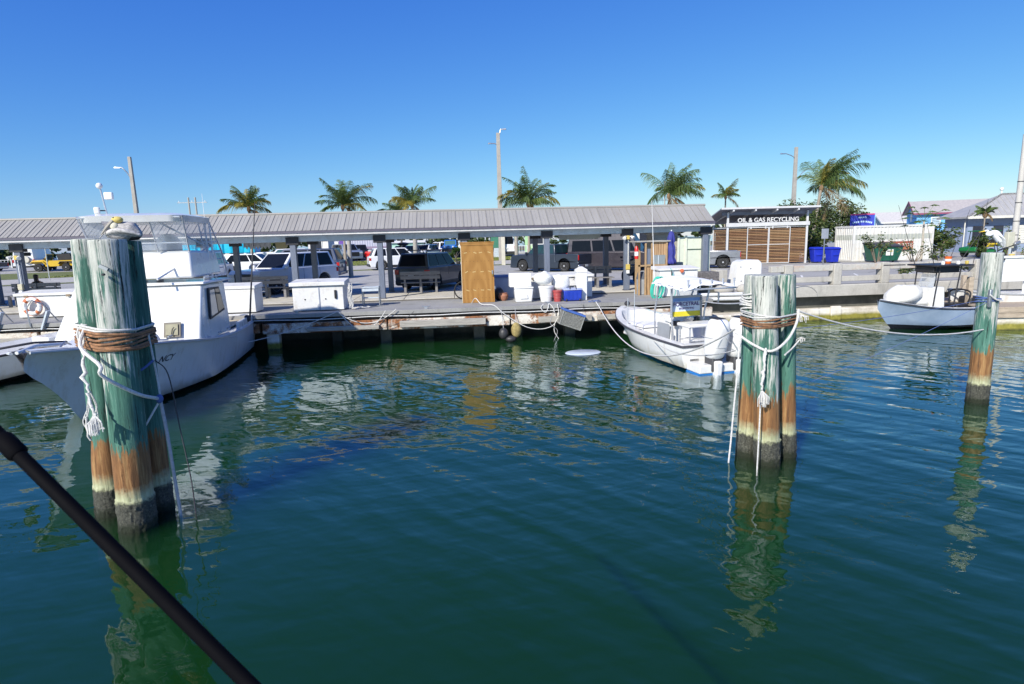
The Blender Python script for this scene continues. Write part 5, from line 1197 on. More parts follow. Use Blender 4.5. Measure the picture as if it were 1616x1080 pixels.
def sack(loc, r, label, seed):
    t = thing('net_bag', label, 'bag', loc); mb = MB(); mb.ball((0, 0, r[2]), r, 30, 20); rr = random.Random(seed); off = Vector((rr.random() * 9, 3, 1))
    mb.v = [tuple(Vector(p) * (1 + .10 * mnoise.noise(Vector(p) * 4 + off) + .05 * mnoise.noise(Vector(p) * 13 + off))) for p in mb.v]
    mb.build('bag', M('white mesh bag', (.72, .73, .71), .7, var=.15, scale=25, bmp=.5), t, smooth=True, ang=80)
sack((3.3, 21.95, DZ + .6), (.36, .3, .24), 'bulging white bag heaped on the tall white bucket', 1)
sack((3.98, 22.15, DZ + .3), (.34, .26, .34), 'bulging white bag behind the blue cooler', 2)
bucket((3.78, 21.7, DZ), .13, .165, .42, M('dusty red plastic', (.36, .06, .06), .5), 'red bucket between the white bucket and the blue cooler')
t = thing('cooler', 'blue drinks cooler with black handle beside the red bucket', 'cooler', (4.33, 21.75, DZ))
CB = M('cooler blue', (.012, .04, .36), .4)
MB().box(-.32, .32, -.2, .2, .02, .40, top=(-.015, -.015)).build('body', CB, t, bevel=.03); MB().box(-.345, .345, -.225, .225, .402, .47).build('lid', M('cooler rim', (.35, .40, .60), .4), t, bevel=.02)
MB().tube([(-.12, -.2, .42), (-.1, -.22, .56), (.1, -.22, .56), (.12, -.2, .42)], .025, 8).build('handle', BLKP, t, smooth=True)
for k in range(4): MB().box(-.24 + k * .15, -.15 + k * .15, -.216, -.205, .08, .34).build('panel', CB, t, bevel=.008)
for x in (-.25, .25): MB().lathe([(.05, -.02), (.06, 0), (.05, .02)], (x, -.2, .05), 12, 'X').build('wheel', BLKP, t)
# black trolley folded
t = thing('folded_trolley', 'thin black folded trolley leaning beside the cooler', 'trolley', (4.82, 22.1, DZ)); mb = MB(); mb.tube([(-.2, 0, .85), (0, 0, .75), (.05, 0, .1), (.2, 0, .05)], .02, 6); mb.tube([(.08, 0, .7), (.1, 0, .2)], .05, 6); mb.build('frame', BLKP, t, smooth=True)
# white pillar
t = thing('white_pillar', 'square white pillar with pyramid cap at the boardwalk edge', 'pillar', (4.72, 21.95, DZ)); MB().box(-.19, .19, -.15, .23, 0, 1.03).build('shaft', PW, t, bevel=.012)
MB().add([(-.205, -.165, 1.03), (.205, -.165, 1.03), (.205, .245, 1.03), (-.205, .245, 1.03), (-.205, -.165, 1.13), (.205, -.165, 1.13), (.205, .245, 1.13), (-.205, .245, 1.13), (-.05, 0, 1.24), (.05, 0, 1.24), (.05, .08, 1.24), (-.05, .08, 1.24)], [(0, 3, 2, 1), (0, 1, 5, 4), (1, 2, 6, 5), (2, 3, 7, 6), (3, 0, 4, 7), (4, 5, 9, 8), (5, 6, 10, 9), (6, 7, 11, 10), (7, 4, 8, 11), (8, 9, 10, 11)]).build('cap', PW, t, bevel=.01)
MB().box(.19, .25, -.02, .1, .7, .85).build('socket_box', WHITE_P, t)
# plywood stall
s_ = thing('plywood_stall', 'open plywood stall with old window propped beside the tall dock box', 'stall', (7.2, 22.95, DZ)); s_.scale = (.84, 1, 1)
MB().box(.32, 1.38, -.02, 0, 0, 1.12).build('lower_panel', PLY2, s_, bevel=.003); MB().box(.60, 1.38, -.02, 0, 1.55, 2.05).build('upper_panel', PLY2, s_, bevel=.003)
TIM = M('raw timber', (.38, .25, .13), .7, var=.3, scale=5, stretch=(6, 6, 1)); 
for x, z1 in ((0, 1.18), (.3, 2.02), (.6, 2.04), (1.3, 2.04)): MB().box(x, x + .075, -.07, -.022, 0 if x < .1 else (.0 if x < .5 else 1.12), z1).build('stud', TIM, s_)
MB().box(0, .3, -.07, -.03, 1.12, 1.18).build('rail', TIM, s_); MB().box(.375, 1.3, -.07, -.03, 1.121, 1.19).build('rail', TIM, s_)
MB().box(-.1, 1.5, -.12, .9, 2.06, 2.11).build('roof_board', WOOD_G, s_); MB().box(.05, .3, .5, .55, 0, 2.05).build('rear_post', TIM, s_)
MB().box(.68, 1.29, -.01, .01, 1.16, 1.54).build('window_pane', M('dusty glass', (.22, .25, .26), .25, dirt=(.4, .4, .38)), s_); MB().box(.95, .98, -.025, -.011, 1.16, 1.54).build('glazing_bar', PAINT_L, s_)
MB().box(.36, .60, .0, .02, 1.2, 1.8).build('grey_board', PAINT_B, s_)
t = thing('trash_can', 'grey trash can with dark lid inside the plywood stall', 'trash can', (7.39, 23.15, DZ)); MB().box(-.13, .13, -.13, .13, 0, .62, top=(-.02, -.02)).build('body', M('grey plastic', (.33, .34, .35), .6), t, bevel=.02); MB().add([(-.16, -.16, .62), (.16, -.16, .62), (.16, .16, .62), (-.16, .16, .62), (-.1, .0, .9), (.12, .0, .9), (.12, .12, .9), (-.1, .12, .9)], [(0, 3, 2, 1), (4, 5, 6, 7), (0, 1, 5, 4), (1, 2, 6, 5), (2, 3, 7, 6), (3, 0, 4, 7)]).build('lid', M('charcoal lid', (.10, .11, .13), .5), t, bevel=.01)
t = thing('fire_extinguisher', 'red fire extinguisher hanging on the left side of the plywood stall', 'fire extinguisher', (7.12, 22.9, DZ + 1.42)); MB().lathe([(.07, 0), (.075, .03), (.075, .4), (.04, .47), (.03, .5)], (0, 0, 0), 14).build('cylinder', M('extinguisher red', (.6, .02, .015), .3), t, smooth=True); MB().lathe([(.077, .12), (.077, .28)], (0, 0, 0), 14).build('label_band', WHITE_P, t); MB().box(-.05, .06, -.02, .02, .5, .56).build('valve', BLKP, t)
# grey wooden locker behind + umbrella
t = thing('grey_locker', 'weathered grey timber locker behind the navy umbrella', 'locker', (8.95, 24.7, DZ)); MB().box(-.55, .5, 0, .9, 0, 2.35).build('body', WOOD_G, t); MB().box(-.65, .6, -.1, 1, 2.352, 2.42).build('top', WOOD_G, t, bevel=.01); MB().box(.1, .14, -.03, -.001, .2, 2.2).build('door_seam', BLKP, t)
for z in (.6, 1.7): MB().box(-.5, .45, -.03, -.001, z, z + .1).build('batten', WOOD_G, t)
t = thing('umbrella', 'closed navy blue umbrella on a white pole behind the tall dock box', 'umbrella', (8.52, 22.95, DZ))
NV = M('navy canvas', (.03, .035, .22), .75, var=.2, scale=8)
mb = MB(); prof = [(.03, 2.45), (.09, 2.38), (.13, 2.2), (.14, 2.05), (.10, 2.0), (.15, 1.85), (.16, 1.6), (.13, 1.45), (.19, 1.3), (.18, 1.2), (.05, 1.16)]; n = 28; vs = []
for r, z in prof:
    for k in range(n): a = 2 * math.pi * k / n; q = r * (1 + .16 * math.cos(a * 7 + z * 3)); vs.append((q * math.cos(a), q * math.sin(a), z))
mb.add(vs, [(i * n + k, i * n + (k + 1) % n, (i + 1) * n + (k + 1) % n, (i + 1) * n + k) for i in range(len(prof) - 1) for k in range(n)]); mb.build('canopy', NV, t, smooth=True, ang=60)
MB().tube([(0, 0, 0), (0, 0, 2.5)], .022, 8).build('pole', PW, t, smooth=True); MB().lathe([(.2, 0), (.2, .06), (.05, .1)], (0, 0, 0), 16).build('base', BLKP, t)
# cream locker
t = thing('cream_locker', 'tall cream electrical locker with dark seam left of the kiosk', 'locker', (9.45, 24.6, DZ)); CRM = M('cream green panel', (.62, .66, .54), .6, var=.05, dirt=(.4, .4, .3))
MB().box(0, 1.32, 0, .6, .52, 2.2).build('body', CRM, t, bevel=.01)
for x in (-.05, .28, 1.28): MB().box(x, x + .09, -.04, .0, .5, 2.27).build('post', CRM, t, bevel=.008)
MB().box(.38, 1.27, -.012, -.0, 1.66, 1.71).build('seam', M('dark green seam', (.08, .12, .09), .7), t)
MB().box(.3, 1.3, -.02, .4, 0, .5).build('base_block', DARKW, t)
t = thing('stone_box', 'dark speckled stone block under the cream locker', 'block', (9.55, 22.85, DZ)); MB().box(-.12, .93, 0, .8, .28, .82).build('block', M('speckled stone', (.13, .12, .12), .9, var=.7, scale=14, dirt=(.4, .38, .35)), t, bevel=.03)
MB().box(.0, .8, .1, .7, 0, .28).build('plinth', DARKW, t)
t = thing('grey_canister', 'small grey box standing on the ledge behind the umbrella', 'box', (9.25, 23.9, DZ + .88)); MB().box(-.15, .15, 0, .25, 0, .32).build('body', M('olive grey', (.3, .31, .27), .7), t, bevel=.02); MB().box(-.12, .12, .05, .2, -.88, 0).build('stand', STEEL, t)
t = thing('concrete_block', 'pale concrete block right of the dark stone block', 'block', (10.75, 23.6, 1.198)); MB().box(-.08, .42, 0, .5, 0, .85).build('block', CONC, t, bevel=.02)
t = thing('concrete_block', 'low boulder-like concrete lump by the white pipes', 'block', (10.65, 22.75, 1.198)); b_ = MB(); b_.ball((0, 0, .12), (.42, .25, .2), 14, 8); b_.build('block', CONC, t, smooth=True)
t = thing('concrete_block', 'second concrete lump beside the white moulded console', 'block', (11.5, 22.8, 1.198)); b_ = MB(); b_.ball((0, 0, .12), (.32, .22, .2), 14, 8); b_.build('block', CONC, t, smooth=True)
# white moulded console
t = thing('moulded_console', 'white rounded fibreglass console shell on the slab left of the right dolphin', 'console', (12.1, 23.6, 1.21))
MB().prism([(-.62, .12), (.55, .12), (.55, 1.0), (.50, 1.12), (.38, 1.2), (-.2, 1.2), (-.38, 1.12), (-.46, .98), (-.52, .5)], 0, .8).build('shell', PW, t, bevel=.06, seg=4)
MB().box(-.68, .6, -.05, .85, .0, .13).build('flange', PW, t, bevel=.03)
for x, z in ((-.38, .93), (-.34, .35), (.05, .85)): MB().lathe([(.025, -.006), (.025, 0)], (x, 0, z), 10, 'Y').build('fitting', BLKP, t)
# teal hose
t = thing('garden_hose', 'coiled teal hose hanging on the left corner of the tall white dock box', 'hose', (7.58, 21.66, DZ))
TEAL = M('teal hose', (.05, .48, .36), .5)
mb = MB()
for k in range(9):
    a = random.uniform(-.06, .06); wd = .14 + .03 * (k % 4); pts = []
    for i in range(21):
        u = i / 20 * 2 * math.pi; pts.append((a - .12 * (1 - math.cos(u)) * .5 + wd * math.sin(u), -.03 - .012 * k, .78 - .40 * (1 - math.cos(u)) + .02 * math.sin(3 * u + k)))
    mb.tube(pts, .014, 6)
mb.build('coil', TEAL, t, smooth=True)
MB().tube(smooth_pts([(.0, -.1, .1), (.15, -.16, -.02), (.4, -.2, -.08), (.62, -.12, .2), (.55, -.1, .7), (.42, -.1, 1.1)]), .013, 6).build('loose_end', TEAL, t, smooth=True)
# ropes
ROPE = M('white rope', (.66, .65, .62), .85, var=.25, scale=40, bmp=.6); ROPE_D = M('dark rope', (.05, .05, .055), .85); ROPE_B = M('blue rope', (.08, .13, .32), .8); ROPE_G = M('grey rope', (.40, .40, .42), .85, var=.3, scale=30)
def rope(label, pts, r=.012, mat=ROPE, name='mooring_rope'):
    mb = MB(); mb.tube(pts, r, 6); o = mb.mesh(name, mat, True, 80); ob = link(name, o); return tag(ob, label, 'rope')
def coilpile(name, label, c, r, n, mat, th=.012, spread=.35):
    mb = MB()
    for k in range(n):
        cx, cy = c[0] + random.gauss(0, spread * .3), c[1] + random.gauss(0, spread * .2); rr = r * random.uniform(.6, 1.1); p0 = random.uniform(0, 6)
        mb.tube([(cx + rr * math.cos(p0 + i * .5), cy + rr * .6 * math.sin(p0 + i * .5), c[2] + th + .012 * k * .5 + .02 * abs(math.sin(i + k))) for i in range(14)], th, 6)
    ob = link(name, mb.mesh(name, mat, True, 80)); return tag(ob, label, 'rope')
coilpile('rope_coil', 'white rope coil lying right of the dock box with the lock', (-3.4, 21.7, DZ), .22, 6, ROPE)
t = thing('hanging_rope_coil', 'bundle of white rope hanging on the right side of the dock box with the lock', 'rope', (-3.72, 21.3, DZ + .95)); mb = MB()
for k in range(9): mb.tube([(.06 + .05 * math.sin(i * .7 + k) + .012 * k, -.03 * math.cos(k), -.05 - .8 * i / 12 + .05 * math.sin(k * 2 + i)) for i in range(13)], .012, 6)
mb.build('strands', ROPE, t, smooth=True)
rope('white rope draped in loops over the dock edge right of the box with the lock', arc((-3.95, 20.66, 1.2), (-2.0, 20.62, 1.25), .42, 20), .013)
rope('second white rope loop hanging deeper over the dock edge', arc((-3.9, 20.60, 1.22), (-2.35, 20.56, 1.22), .62, 20), .013)
rope('dark rope hanging under the rope loops on the dock edge', arc((-3.6, 20.55, 1.1), (-1.4, 20.6, 1.15), .5, 16), .009, ROPE_D)
rope('white rope running from the plywood cabinet foot down over the beam', smooth_pts([(.62, 21.9, 1.23), (.75, 21.4, 1.45), (.95, 21.1, 1.26), (1.35, 20.75, 1.25), (1.7, 20.6, .95), (2.4, 20.5, .5), (2.95, 20.5, .38), (3.4, 20.5, .5), (3.6, 20.55, .85), (3.6, 20.68, 1.22)]), .014)
rope('tangle of white line on the edge below the white bucket', smooth_pts([(3.1, 20.75, 1.22), (3.0, 20.64, 1.1), (3.15, 20.6, .95), (3.25, 20.62, 1.1), (3.3, 20.7, 1.24), (3.45, 20.62, 1.05), (3.5, 20.6, .7), (3.45, 20.58, .3), (3.6, 20.58, .0)]), .014)
rope('grey line hanging into the water below the white bucket', smooth_pts([(3.5, 20.55, 1.15), (3.3, 20.5, .6), (3.55, 20.5, .3), (3.4, 20.5, -.1)]), .008, ROPE_G)
rope('pale rope slung between dock box and cabin boat stern', arc((-3.95, 20.7, 1.25), (-6.9, 19.7, .42), .12, 20, (0, 0, 0)), .012, ROPE)
t = thing('bow_cleat_line', 'pale blue cord tied on the edge right of the cooler', 'rope', (5.0, 20.85, 1.24)); mb = MB(); mb.tube([(-.25, .05, 0), (0, 0, .03), (.2, .04, .0), (.05, -.06, .02), (-.1, -.03, .01)], .016, 6); mb.build('knot', ROPE_B, t, smooth=True)
# crab trap hanging from the edge
t = thing('crab_trap', 'blue rimmed grey mesh crab trap hanging tilted under the dock edge', 'crab trap', (4.0, 20.35, .72), 0)
mb = MB(); MX = Matrix.Rotation(rad(20), 4, 'Y')
def frame(mb, x, y, z, r):
    c = [(sx * x, sy * y, sz * z) for sx in (-1, 1) for sy in (-1, 1) for sz in (-1, 1)]
    for i, a in enumerate(c):
        for b__ in c[i + 1:]:
            if sum(1 for q, w__ in zip(a, b__) if q != w__) == 1: mb.tube([a, b__], r, 5)
frame(mb, .38, .3, .26, .014)
for i in range(-7, 8):
    mb.tube([(i * .05, -.3, -.26), (i * .05, -.3, .26)], .006, 3)
    if abs(i) < 6: mb.tube([(-.38, -.3, i * .045), (.38, -.3, i * .045)], .006, 3)
mb.xf(MX); mb.build('mesh_cage', M('barnacled mesh', (.30, .31, .29), .9, var=.5, scale=30), t)
MB().box(-.375, .375, -.292, .29, -.255, .2).xf(MX).build('growth', M('barnacle crust', (.22, .22, .20), .95, var=.7, scale=26, bmp=1), t)
MB().box(-.40, .40, -.32, .32, .22, .28).xf(MX).build('blue_rim', M('trap blue', (.05, .12, .38), .6), t)
for x, dx in ((-.3, -.25), (.36, .28)): MB().tube([tuple(MX @ Vector((x, 0, .26))), (x + dx * .2 + .15 * (x > 0), .45, .50)], .007, 4).build('cord', ROPE_D, t)
# black fender and fouled tyre floats
t = thing('hanging_float', 'black round float hanging half in the water under the edge below the cabinet', 'float', (1.65, 20.45, .28)); b_ = MB(); b_.ball((0, 0, 0), (.17, .15, .2), 14, 10); b_.ball((.25, -.02, -.2), (.2, .14, .12), 12, 8); b_.build('float', M('black rubber', (.03, .03, .032), .5, var=.3), t, smooth=True); MB().tube([(0, 0, .18), (-.05, .3, .9)], .01, 5).build('cord', ROPE_G, t)
t = thing('fouled_float', 'yellow-brown growth covered float beside the black one', 'float', (2.1, 20.5, .38)); b_ = MB(); b_.ball((0, 0, 0), (.18, .15, .27), 14, 10); b_.build('float', M('fouled yellow', (.33, .26, .10), .9, var=.5, scale=9, bmp=1), t, smooth=True); MB().tube([(0, 0, .25), (.0, .25, .8)], .01, 5).build('cord', ROPE_G, t)
# floating disc
t = thing('floating_lid', 'pale oval plastic disc floating left of the centre console boat', 'plastic lid', (3.86, 17.75, .0)); b_ = MB(); b_.lathe([(.0, -.03), (.52, -.02), (.56, .012), (.53, .035), (.0, .02)], (0, 0, 0), 40); b_.build('disc', M('milky plastic', (.50, .56, .62), .35, var=.15, dirt=(.6, .64, .66)), t, smooth=True, ang=60); t.scale = (1, .75, 1); t.rotation_euler = (0, 0, rad(8))
# small leaning ladder arms at left of dock
for i, (x, lb) in enumerate(((-14.9, 'left curved grab rail on the far left dock edge'), (-13.5, 'right curved grab rail on the far left dock edge'))):
    t = thing('grab_rail', lb, 'grab rail', (x, 20.7, DZ)); MB().tube([(-.25, 0, -.1), (-.3, 0, .5), (-.1, 0, .75), (.1, .2, .6), (.3, .5, 0)], .022, 8).build('tube', STEEL, t, smooth=True); MB().bar((.1, 0, -.2), (.35, .0, .4), .16, .05).build('strut', PAINT_L, t)
# ------------------------------------------------------------------ pilings
def piling_mat():
    m, t, b = newmat('weathered piling', .85)
    (x, y, z), pos = sep(t, True)
    tc = _n(t, 'ShaderNodeTexCoord').outputs['Object']
    g1 = noise(t, 7, tc, 8, .72, stretch=(2.2, 2.2, .16)); g2 = noise(t, 22, tc, 6, .7, stretch=(1.6, 1.6, .10)); bl = noise(t, 1.6, tc, 4, .6, stretch=(1, 1, .5))
    grn = ramp(t, g1, [(.3, (.018, .062, .048)), (.5, (.050, .150, .110)), (.68, (.11, .235, .18))])
    wht = ramp(t, g2, [(.35, (.26, .28, .25)), (.7, (.60, .60, .54))])
    up = math_(t, 'MULTIPLY', math_(t, 'SUBTRACT', z, 1.3), .10)
    f = math_(t, 'ADD', math_(t, 'ADD', math_(t, 'MULTIPLY', g1, .55), math_(t, 'MULTIPLY', g2, .45)), math_(t, 'MULTIPLY', math_(t, 'SUBTRACT', bl, .5), .55))
    f = math_(t, 'ADD', f, up)
    oi = _n(t, 'ShaderNodeObjectInfo'); soc = _n(t, 'ShaderNodeSeparateColor'); t.links.new(oi.outputs['Color'], soc.inputs[0]); f = math_(t, 'ADD', f, math_(t, 'SUBTRACT', soc.outputs[0], .5))
    c = mix(t, ramp(t, f, [(.53, (0, 0, 0)), (.61, (1, 1, 1))]), grn, wht)
    crack = ramp(t, noise(t, 9, tc, 6, .8, stretch=(2.6, 2.6, .12)), [(.37, (1, 1, 1)), (.405, (0, 0, 0))])
    c = mix(t, crack, c, (.015, .022, .018))
    # bare rusty-orange wood, pale tide line, barnacles
    jag = math_(t, 'ADD', z, math_(t, 'MULTIPLY', math_(t, 'SUBTRACT', noise(t, 9, tc, 5, .7, stretch=(2, 2, .25)), .5), 1.1))
    jag = math_(t, 'MULTIPLY', jag, .3)
    org = ramp(t, g1, [(.3, (.065, .032, .014)), (.5, (.215, .10, .034)), (.7, (.40, .25, .10))])
    c = mix(t, ramp(t, jag, [(.315, (1, 1, 1)), (.33, (0, 0, 0))]), c, org)
    z2 = math_(t, 'ADD', z, math_(t, 'MULTIPLY', math_(t, 'SUBTRACT', noise(t, 14, tc, 5, .7), .5), .22))
    c = mix(t, ramp(t, z2, [(.44, (1, 1, 1)), (.60, (0, 0, 0))]), c, ramp(t, g2, [(.3, (.26, .27, .14)), (.7, (.46, .47, .30))]))
    bn = noise(t, 45, tc, 6, .8)
    c = mix(t, ramp(t, z2, [(.35, (1, 1, 1)), (.40, (0, 0, 0))]), c, ramp(t, bn, [(.35, (.012, .013, .010)), (.58, (.085, .085, .065)), (.72, (.26, .26, .20))]))
    c = mix(t, ramp(t, z2, [(.06, (1, 1, 1)), (.14, (0, 0, 0))]), c, (.012, .017, .006))
    t.links.new(c, b.inputs['Base Color'])
    h = math_(t, 'ADD', math_(t, 'MULTIPLY', g2, .5), math_(t, 'MULTIPLY', bn, math_(t, 'LESS_THAN', z2, .38)))
    h = math_(t, 'SUBTRACT', h, math_(t, 'MULTIPLY', crack, 1.2))
    bump(t, b, h, .8, .02)
    return m
PIL = piling_mat()
def pile(parent, p0, p1, r, seed, name='pile', waist=0, white=0):
    """one weathered log from p0 (below water) to p1 (top)"""
    rr = random.Random(seed); n, m_ = 72, 230; p0, p1 = Vector(p0), Vector(p1); vs = []
    off = Vector((rr.random() * 20, rr.random() * 20, 0))
    for i in range(m_ + 1):
        u = i / m_; c = p0.lerp(p1, u)
        for k in range(n):
            a = 2 * math.pi * k / n; q = Vector((math.cos(a), math.sin(a), 0))
            z = c.z
            d = .045 * mnoise.noise(Vector((q.x * 1.2, q.y * 1.2, z * .5)) + off) + .07 * min(0, mnoise.noise(Vector((q.x * 5, q.y * 5, z * .35)) + off) + .15)
            d += .035 * min(0, mnoise.noise(Vector((q.x * 11, q.y * 11, z * .7)) + off) + .12)
            if z < .40: d += .03 + .05 * mnoise.noise(Vector((q.x * 7, q.y * 7, z * 9)) + off) + .10 * max(0, mnoise.noise(Vector((q.x * 16, q.y * 16, z * 34)) + off))
            if waist: d -= waist * math.exp(-((z - 1.15) / .28) ** 2)
            w__ = r * (1 + d) * (1.03 - .05 * u)
            if i == m_: w__ *= .96
            vs.append(c + q * w__)
    fs = [(i * n + k, i * n + (k + 1) % n, (i + 1) * n + (k + 1) % n, (i + 1) * n + k) for i in range(m_) for k in range(n)]
    top = len(vs); vs.append(p1 + Vector((0, 0, .012))); fs += [(m_ * n + k, m_ * n + (k + 1) % n, top) for k in range(n)]
    o = MB().add(vs, fs).build(name, PIL, parent, smooth=True, ang=50, fix=False); o.color = (.5 + white, .5, .5, 1); return o
RUSTR = M('rust stained rope', (.30, .15, .07), .85, var=.6, scale=9, dirt=(.06, .035, .03), dirt_amt=.8, bmp=.6)
def hull_path(cs, z, pad, n=60):
    """convex wrap of circles (x,y,r) at height z"""
    P = []
    for (x, y, r) in cs:
        for k in range(40): a = 2 * math.pi * k / 40; P.append((x + (r + pad) * math.cos(a), y + (r + pad) * math.sin(a)))
    P = sorted(set(P)); 
    def half(P):
        h = []
        for p in P:
            while len(h) > 1 and (h[-1][0] - h[-2][0]) * (p[1] - h[-2][1]) - (h[-1][1] - h[-2][1]) * (p[0] - h[-2][0]) <= 0: h.pop()
            h.append(p)
        return h
    h = half(P)[:-1] + half(P[::-1])[:-1]; return [(x, y, z) for x, y in h]
def wraps(parent, cs, z0, z1, n, r, mat, name='lashing'):
    for i in range(n):
        z = z0 + (z1 - z0) * i / max(1, n - 1); pad = r * random.uniform(.7, 1.6)
        h = hull_path(cs, z, pad); h = [(x, y, zz + .025 * math.sin(k * .15 + i)) for k, (x, y, zz) in enumerate(h)]
        MB().tube(h + h[:2], r, 6).build(name, mat, parent, smooth=True, ang=80)
def frayed(parent, c, L, mat, n=26):
    mb = MB()
    for k in range(n):
        a = random.uniform(0, 6.28); s = random.uniform(.02, .10); p = Vector(c); q = p + Vector((math.cos(a) * s, -.03 + math.sin(a) * s * .5, -L * random.uniform(.6, 1)))
        mid = p.lerp(q, .5) + Vector((math.cos(a) * s * .5, -.02, .01)); mb.tube([p, mid, q], .006, 4)
    mb.build('frayed_end', mat, parent, smooth=True)
ld = thing('mooring_dolphin', 'three tall lashed green pilings with the pelican on top, before the cabin boat', 'pilings', (0, 0, 0))
pile(ld, (-4.82, 8.12, -1.2), (-4.55, 8.08, 3.64), .175, 1, waist=.16, white=-.10)
pile(ld, (-4.21, 7.64, -1.2), (-4.05, 7.60, 3.62), .205, 2, white=-.05)
pile(ld, (-4.14, 8.14, -1.2), (-4.07, 8.05, 3.60), .165, 3, white=-.12)
MB().tube([(-4.02, 7.38, 3.22), (-4.02, 7.34, 3.22)], .014, 8).build('bolt_head', BRKT, ld); MB().cbox((-3.99, 7.34, 3.30), (.10, .04, .035), 0, 0, .5).build('bolt', STEEL, ld)
cz = 2.42
csL = [(-4.63, 8.1, .18), (-4.10, 7.62, .21), (-4.09, 8.08, .17)]
wraps(ld, csL, 2.30, 2.50, 8, .017, RUSTR); wraps(ld, csL, 2.53, 2.56, 2, .014, ROPE)
for k in range(5): MB().tube(smooth_pts([(-4.62 + .02 * k, 7.86 - .02 * k, 2.6), (-4.66 + .03 * k, 7.80, 2.48), (-4.60 + .02 * k, 7.78, 2.25 + .02 * k)]), .016, 6).build('knot_strand', ROPE, ld, smooth=True)
def chainrope(parent, pts, r, mat, k=.5):
    r *= .72
    """a rope with knotted, uneven thickness"""
    P = []
    for a, b_ in zip(pts, pts[1:]):
        for i in range(6): P.append(Vector(a).lerp(Vector(b_), i / 6) + Vector([random.gauss(0, r * .6) for _ in range(3)]))
    MB().tube(P, [r * random.uniform(.7, 1.7) for _ in P], 7).build('knotted_rope', mat, parent, smooth=True, ang=80)
chainrope(ld, [(-4.550, 7.76, 2.5), (-4.470, 7.50, 2.2), (-4.390, 7.36, 1.92), (-4.330, 7.30, 1.72), (-4.270, 7.26, 1.56)], .022, ROPE)
frayed(ld, (-4.270, 7.25, 1.58), .24, ROPE, 34)
for k in range(7):
    x = -4.50 + .02 * k; MB().tube(smooth_pts([(-4.390, 7.42, 1.85), (x + random.uniform(-.06, .06), 7.5, 1.62), (x - .05 + random.uniform(-.04, .04), 7.52, 1.42), (x + random.uniform(-.05, .1), 7.5, 1.26 + .02 * k), (x + .03, 7.5, 1.4)]), .008, 5).build('loose_strand', ROPE, ld, smooth=True)
chainrope(ld, [(-4.520, 7.5, 1.5), (-4.530, 7.5, 1.15)], .018, ROPE)
MB().tube(smooth_pts([(-4.56, 7.8, 2.56), (-4.42, 7.42, 2.38), (-4.12, 7.22, 2.18), (-4.100, 7.20, 2.06), (-3.900, 7.5, 1.76), (-3.820, 7.85, 1.60)]), .022, 8).build('crossing_rope', ROPE, ld, smooth=True)
MB().tube(smooth_pts([(-3.820, 7.86, 1.62), (-3.780, 7.85, 1.1), (-3.760, 7.85, .5), (-3.740, 7.86, -.2)]), .022, 8).build('hanging_rope', ROPE_G, ld, smooth=True)
MB().tube(smooth_pts([(-3.880, 7.9, 2.44), (-3.840, 7.9, 1.9), (-3.820, 7.88, 1.6)]), .014, 6).build('hanging_rope', ROPE, ld, smooth=True)
MB().tube(smooth_pts([(-3.840, 7.9, 2.1), (-3.700, 7.9, 1.9), (-3.640, 7.9, 1.2), (-3.580, 7.9, .5), (-3.570, 7.9, -.1)]), .008, 5).build('thin_line', ROPE_D, ld, smooth=True)
MB().tube(smooth_pts([(-3.820, 7.8, 1.55), (-3.940, 7.7, 1.32), (-4.020, 7.7, 1.18)]), .013, 6).build('short_tail', ROPE, ld, smooth=True)
MB().tube(smooth_pts([(-4.120, 7.6, 1.98), (-3.960, 7.75, 2.0), (-3.840, 7.86, 2.1)]), .016, 6).build('blue_wrap', ROPE_B, ld, smooth=True)
b_ = MB(); b_.ball((-3.820, 7.85, 1.60), (.045, .045, .06), 10, 8); b_.build('knot', ROPE_B, ld, smooth=True)
rope('thin pale line from the left pilings across the cabin boat to the dock', arc((-3.84, 7.95, 2.30), (-6.95, 19.9, .62), -.02, 24, (.12, 0, 0)), .009, ROPE_G)
rd = thing('mooring_dolphin', 'cluster of three green and orange pilings with white ropes right of the centre console boat', 'pilings', (0, 0, 0))
pile(rd, (4.565, 8.78, -1.2), (4.60, 8.78, 2.87), .160, 11, white=-.04)
pile(rd, (4.78, 8.38, -1.2), (4.53, 8.38, 2.885), .182, 12, white=.03)
pile(rd, (5.22, 8.66, -1.2), (4.98, 8.62, 2.87), .160, 13, white=-.09)
csR = [(4.59, 8.78, .165), (4.59, 8.38, .185), (5.02, 8.64, .165)]
wraps(rd, csR, 2.11, 2.24, 6, .013, RUSTR); wraps(rd, csR, 2.26, 2.30, 3, .012, ROPE)
csr = [(4.47, 8.78, .165)]
for k in range(6):
    h = [(4.59 + (.18 + .02 * math.sin(k)) * math.cos(a), 8.78 + .19 * math.sin(a), 2.36 + .045 * k + .02 * math.sin(a * 2 + k)) for a in np.linspace(0, 6.28, 24)]
    MB().tube(h, .013, 6).build('coil_turn', ROPE, rd, smooth=True)
MB().tube(smooth_pts([(4.28, 8.7, 2.0), (4.40, 8.36, 1.86), (4.56, 8.14, 1.80), (4.84, 8.22, 1.94), (5.05, 8.36, 2.16), (5.17, 8.52, 2.34)]), .019, 8).build('slung_rope', ROPE, rd, smooth=True)
chainrope(rd, [(4.470, 8.16, 1.84), (4.460, 8.13, 1.6), (4.440, 8.13, 1.38), (4.410, 8.12, 1.2)], .024, ROPE)
frayed(rd, (4.430, 8.12, 1.22), .26, ROPE, 28)
MB().tube(smooth_pts([(4.430, 8.14, 1.2), (4.420, 8.13, .6), (4.410, 8.12, -.1)]), .011, 6).build('thin_tail', ROPE, rd, smooth=True)
MB().tube(smooth_pts([(4.30, 8.6, 1.98), (4.26, 8.55, 1.5), (4.20, 8.5, .9), (4.16, 8.48, .35), (4.12, 8.45, .0)]), .013, 6).build('hanging_rope', ROPE, rd, smooth=True)
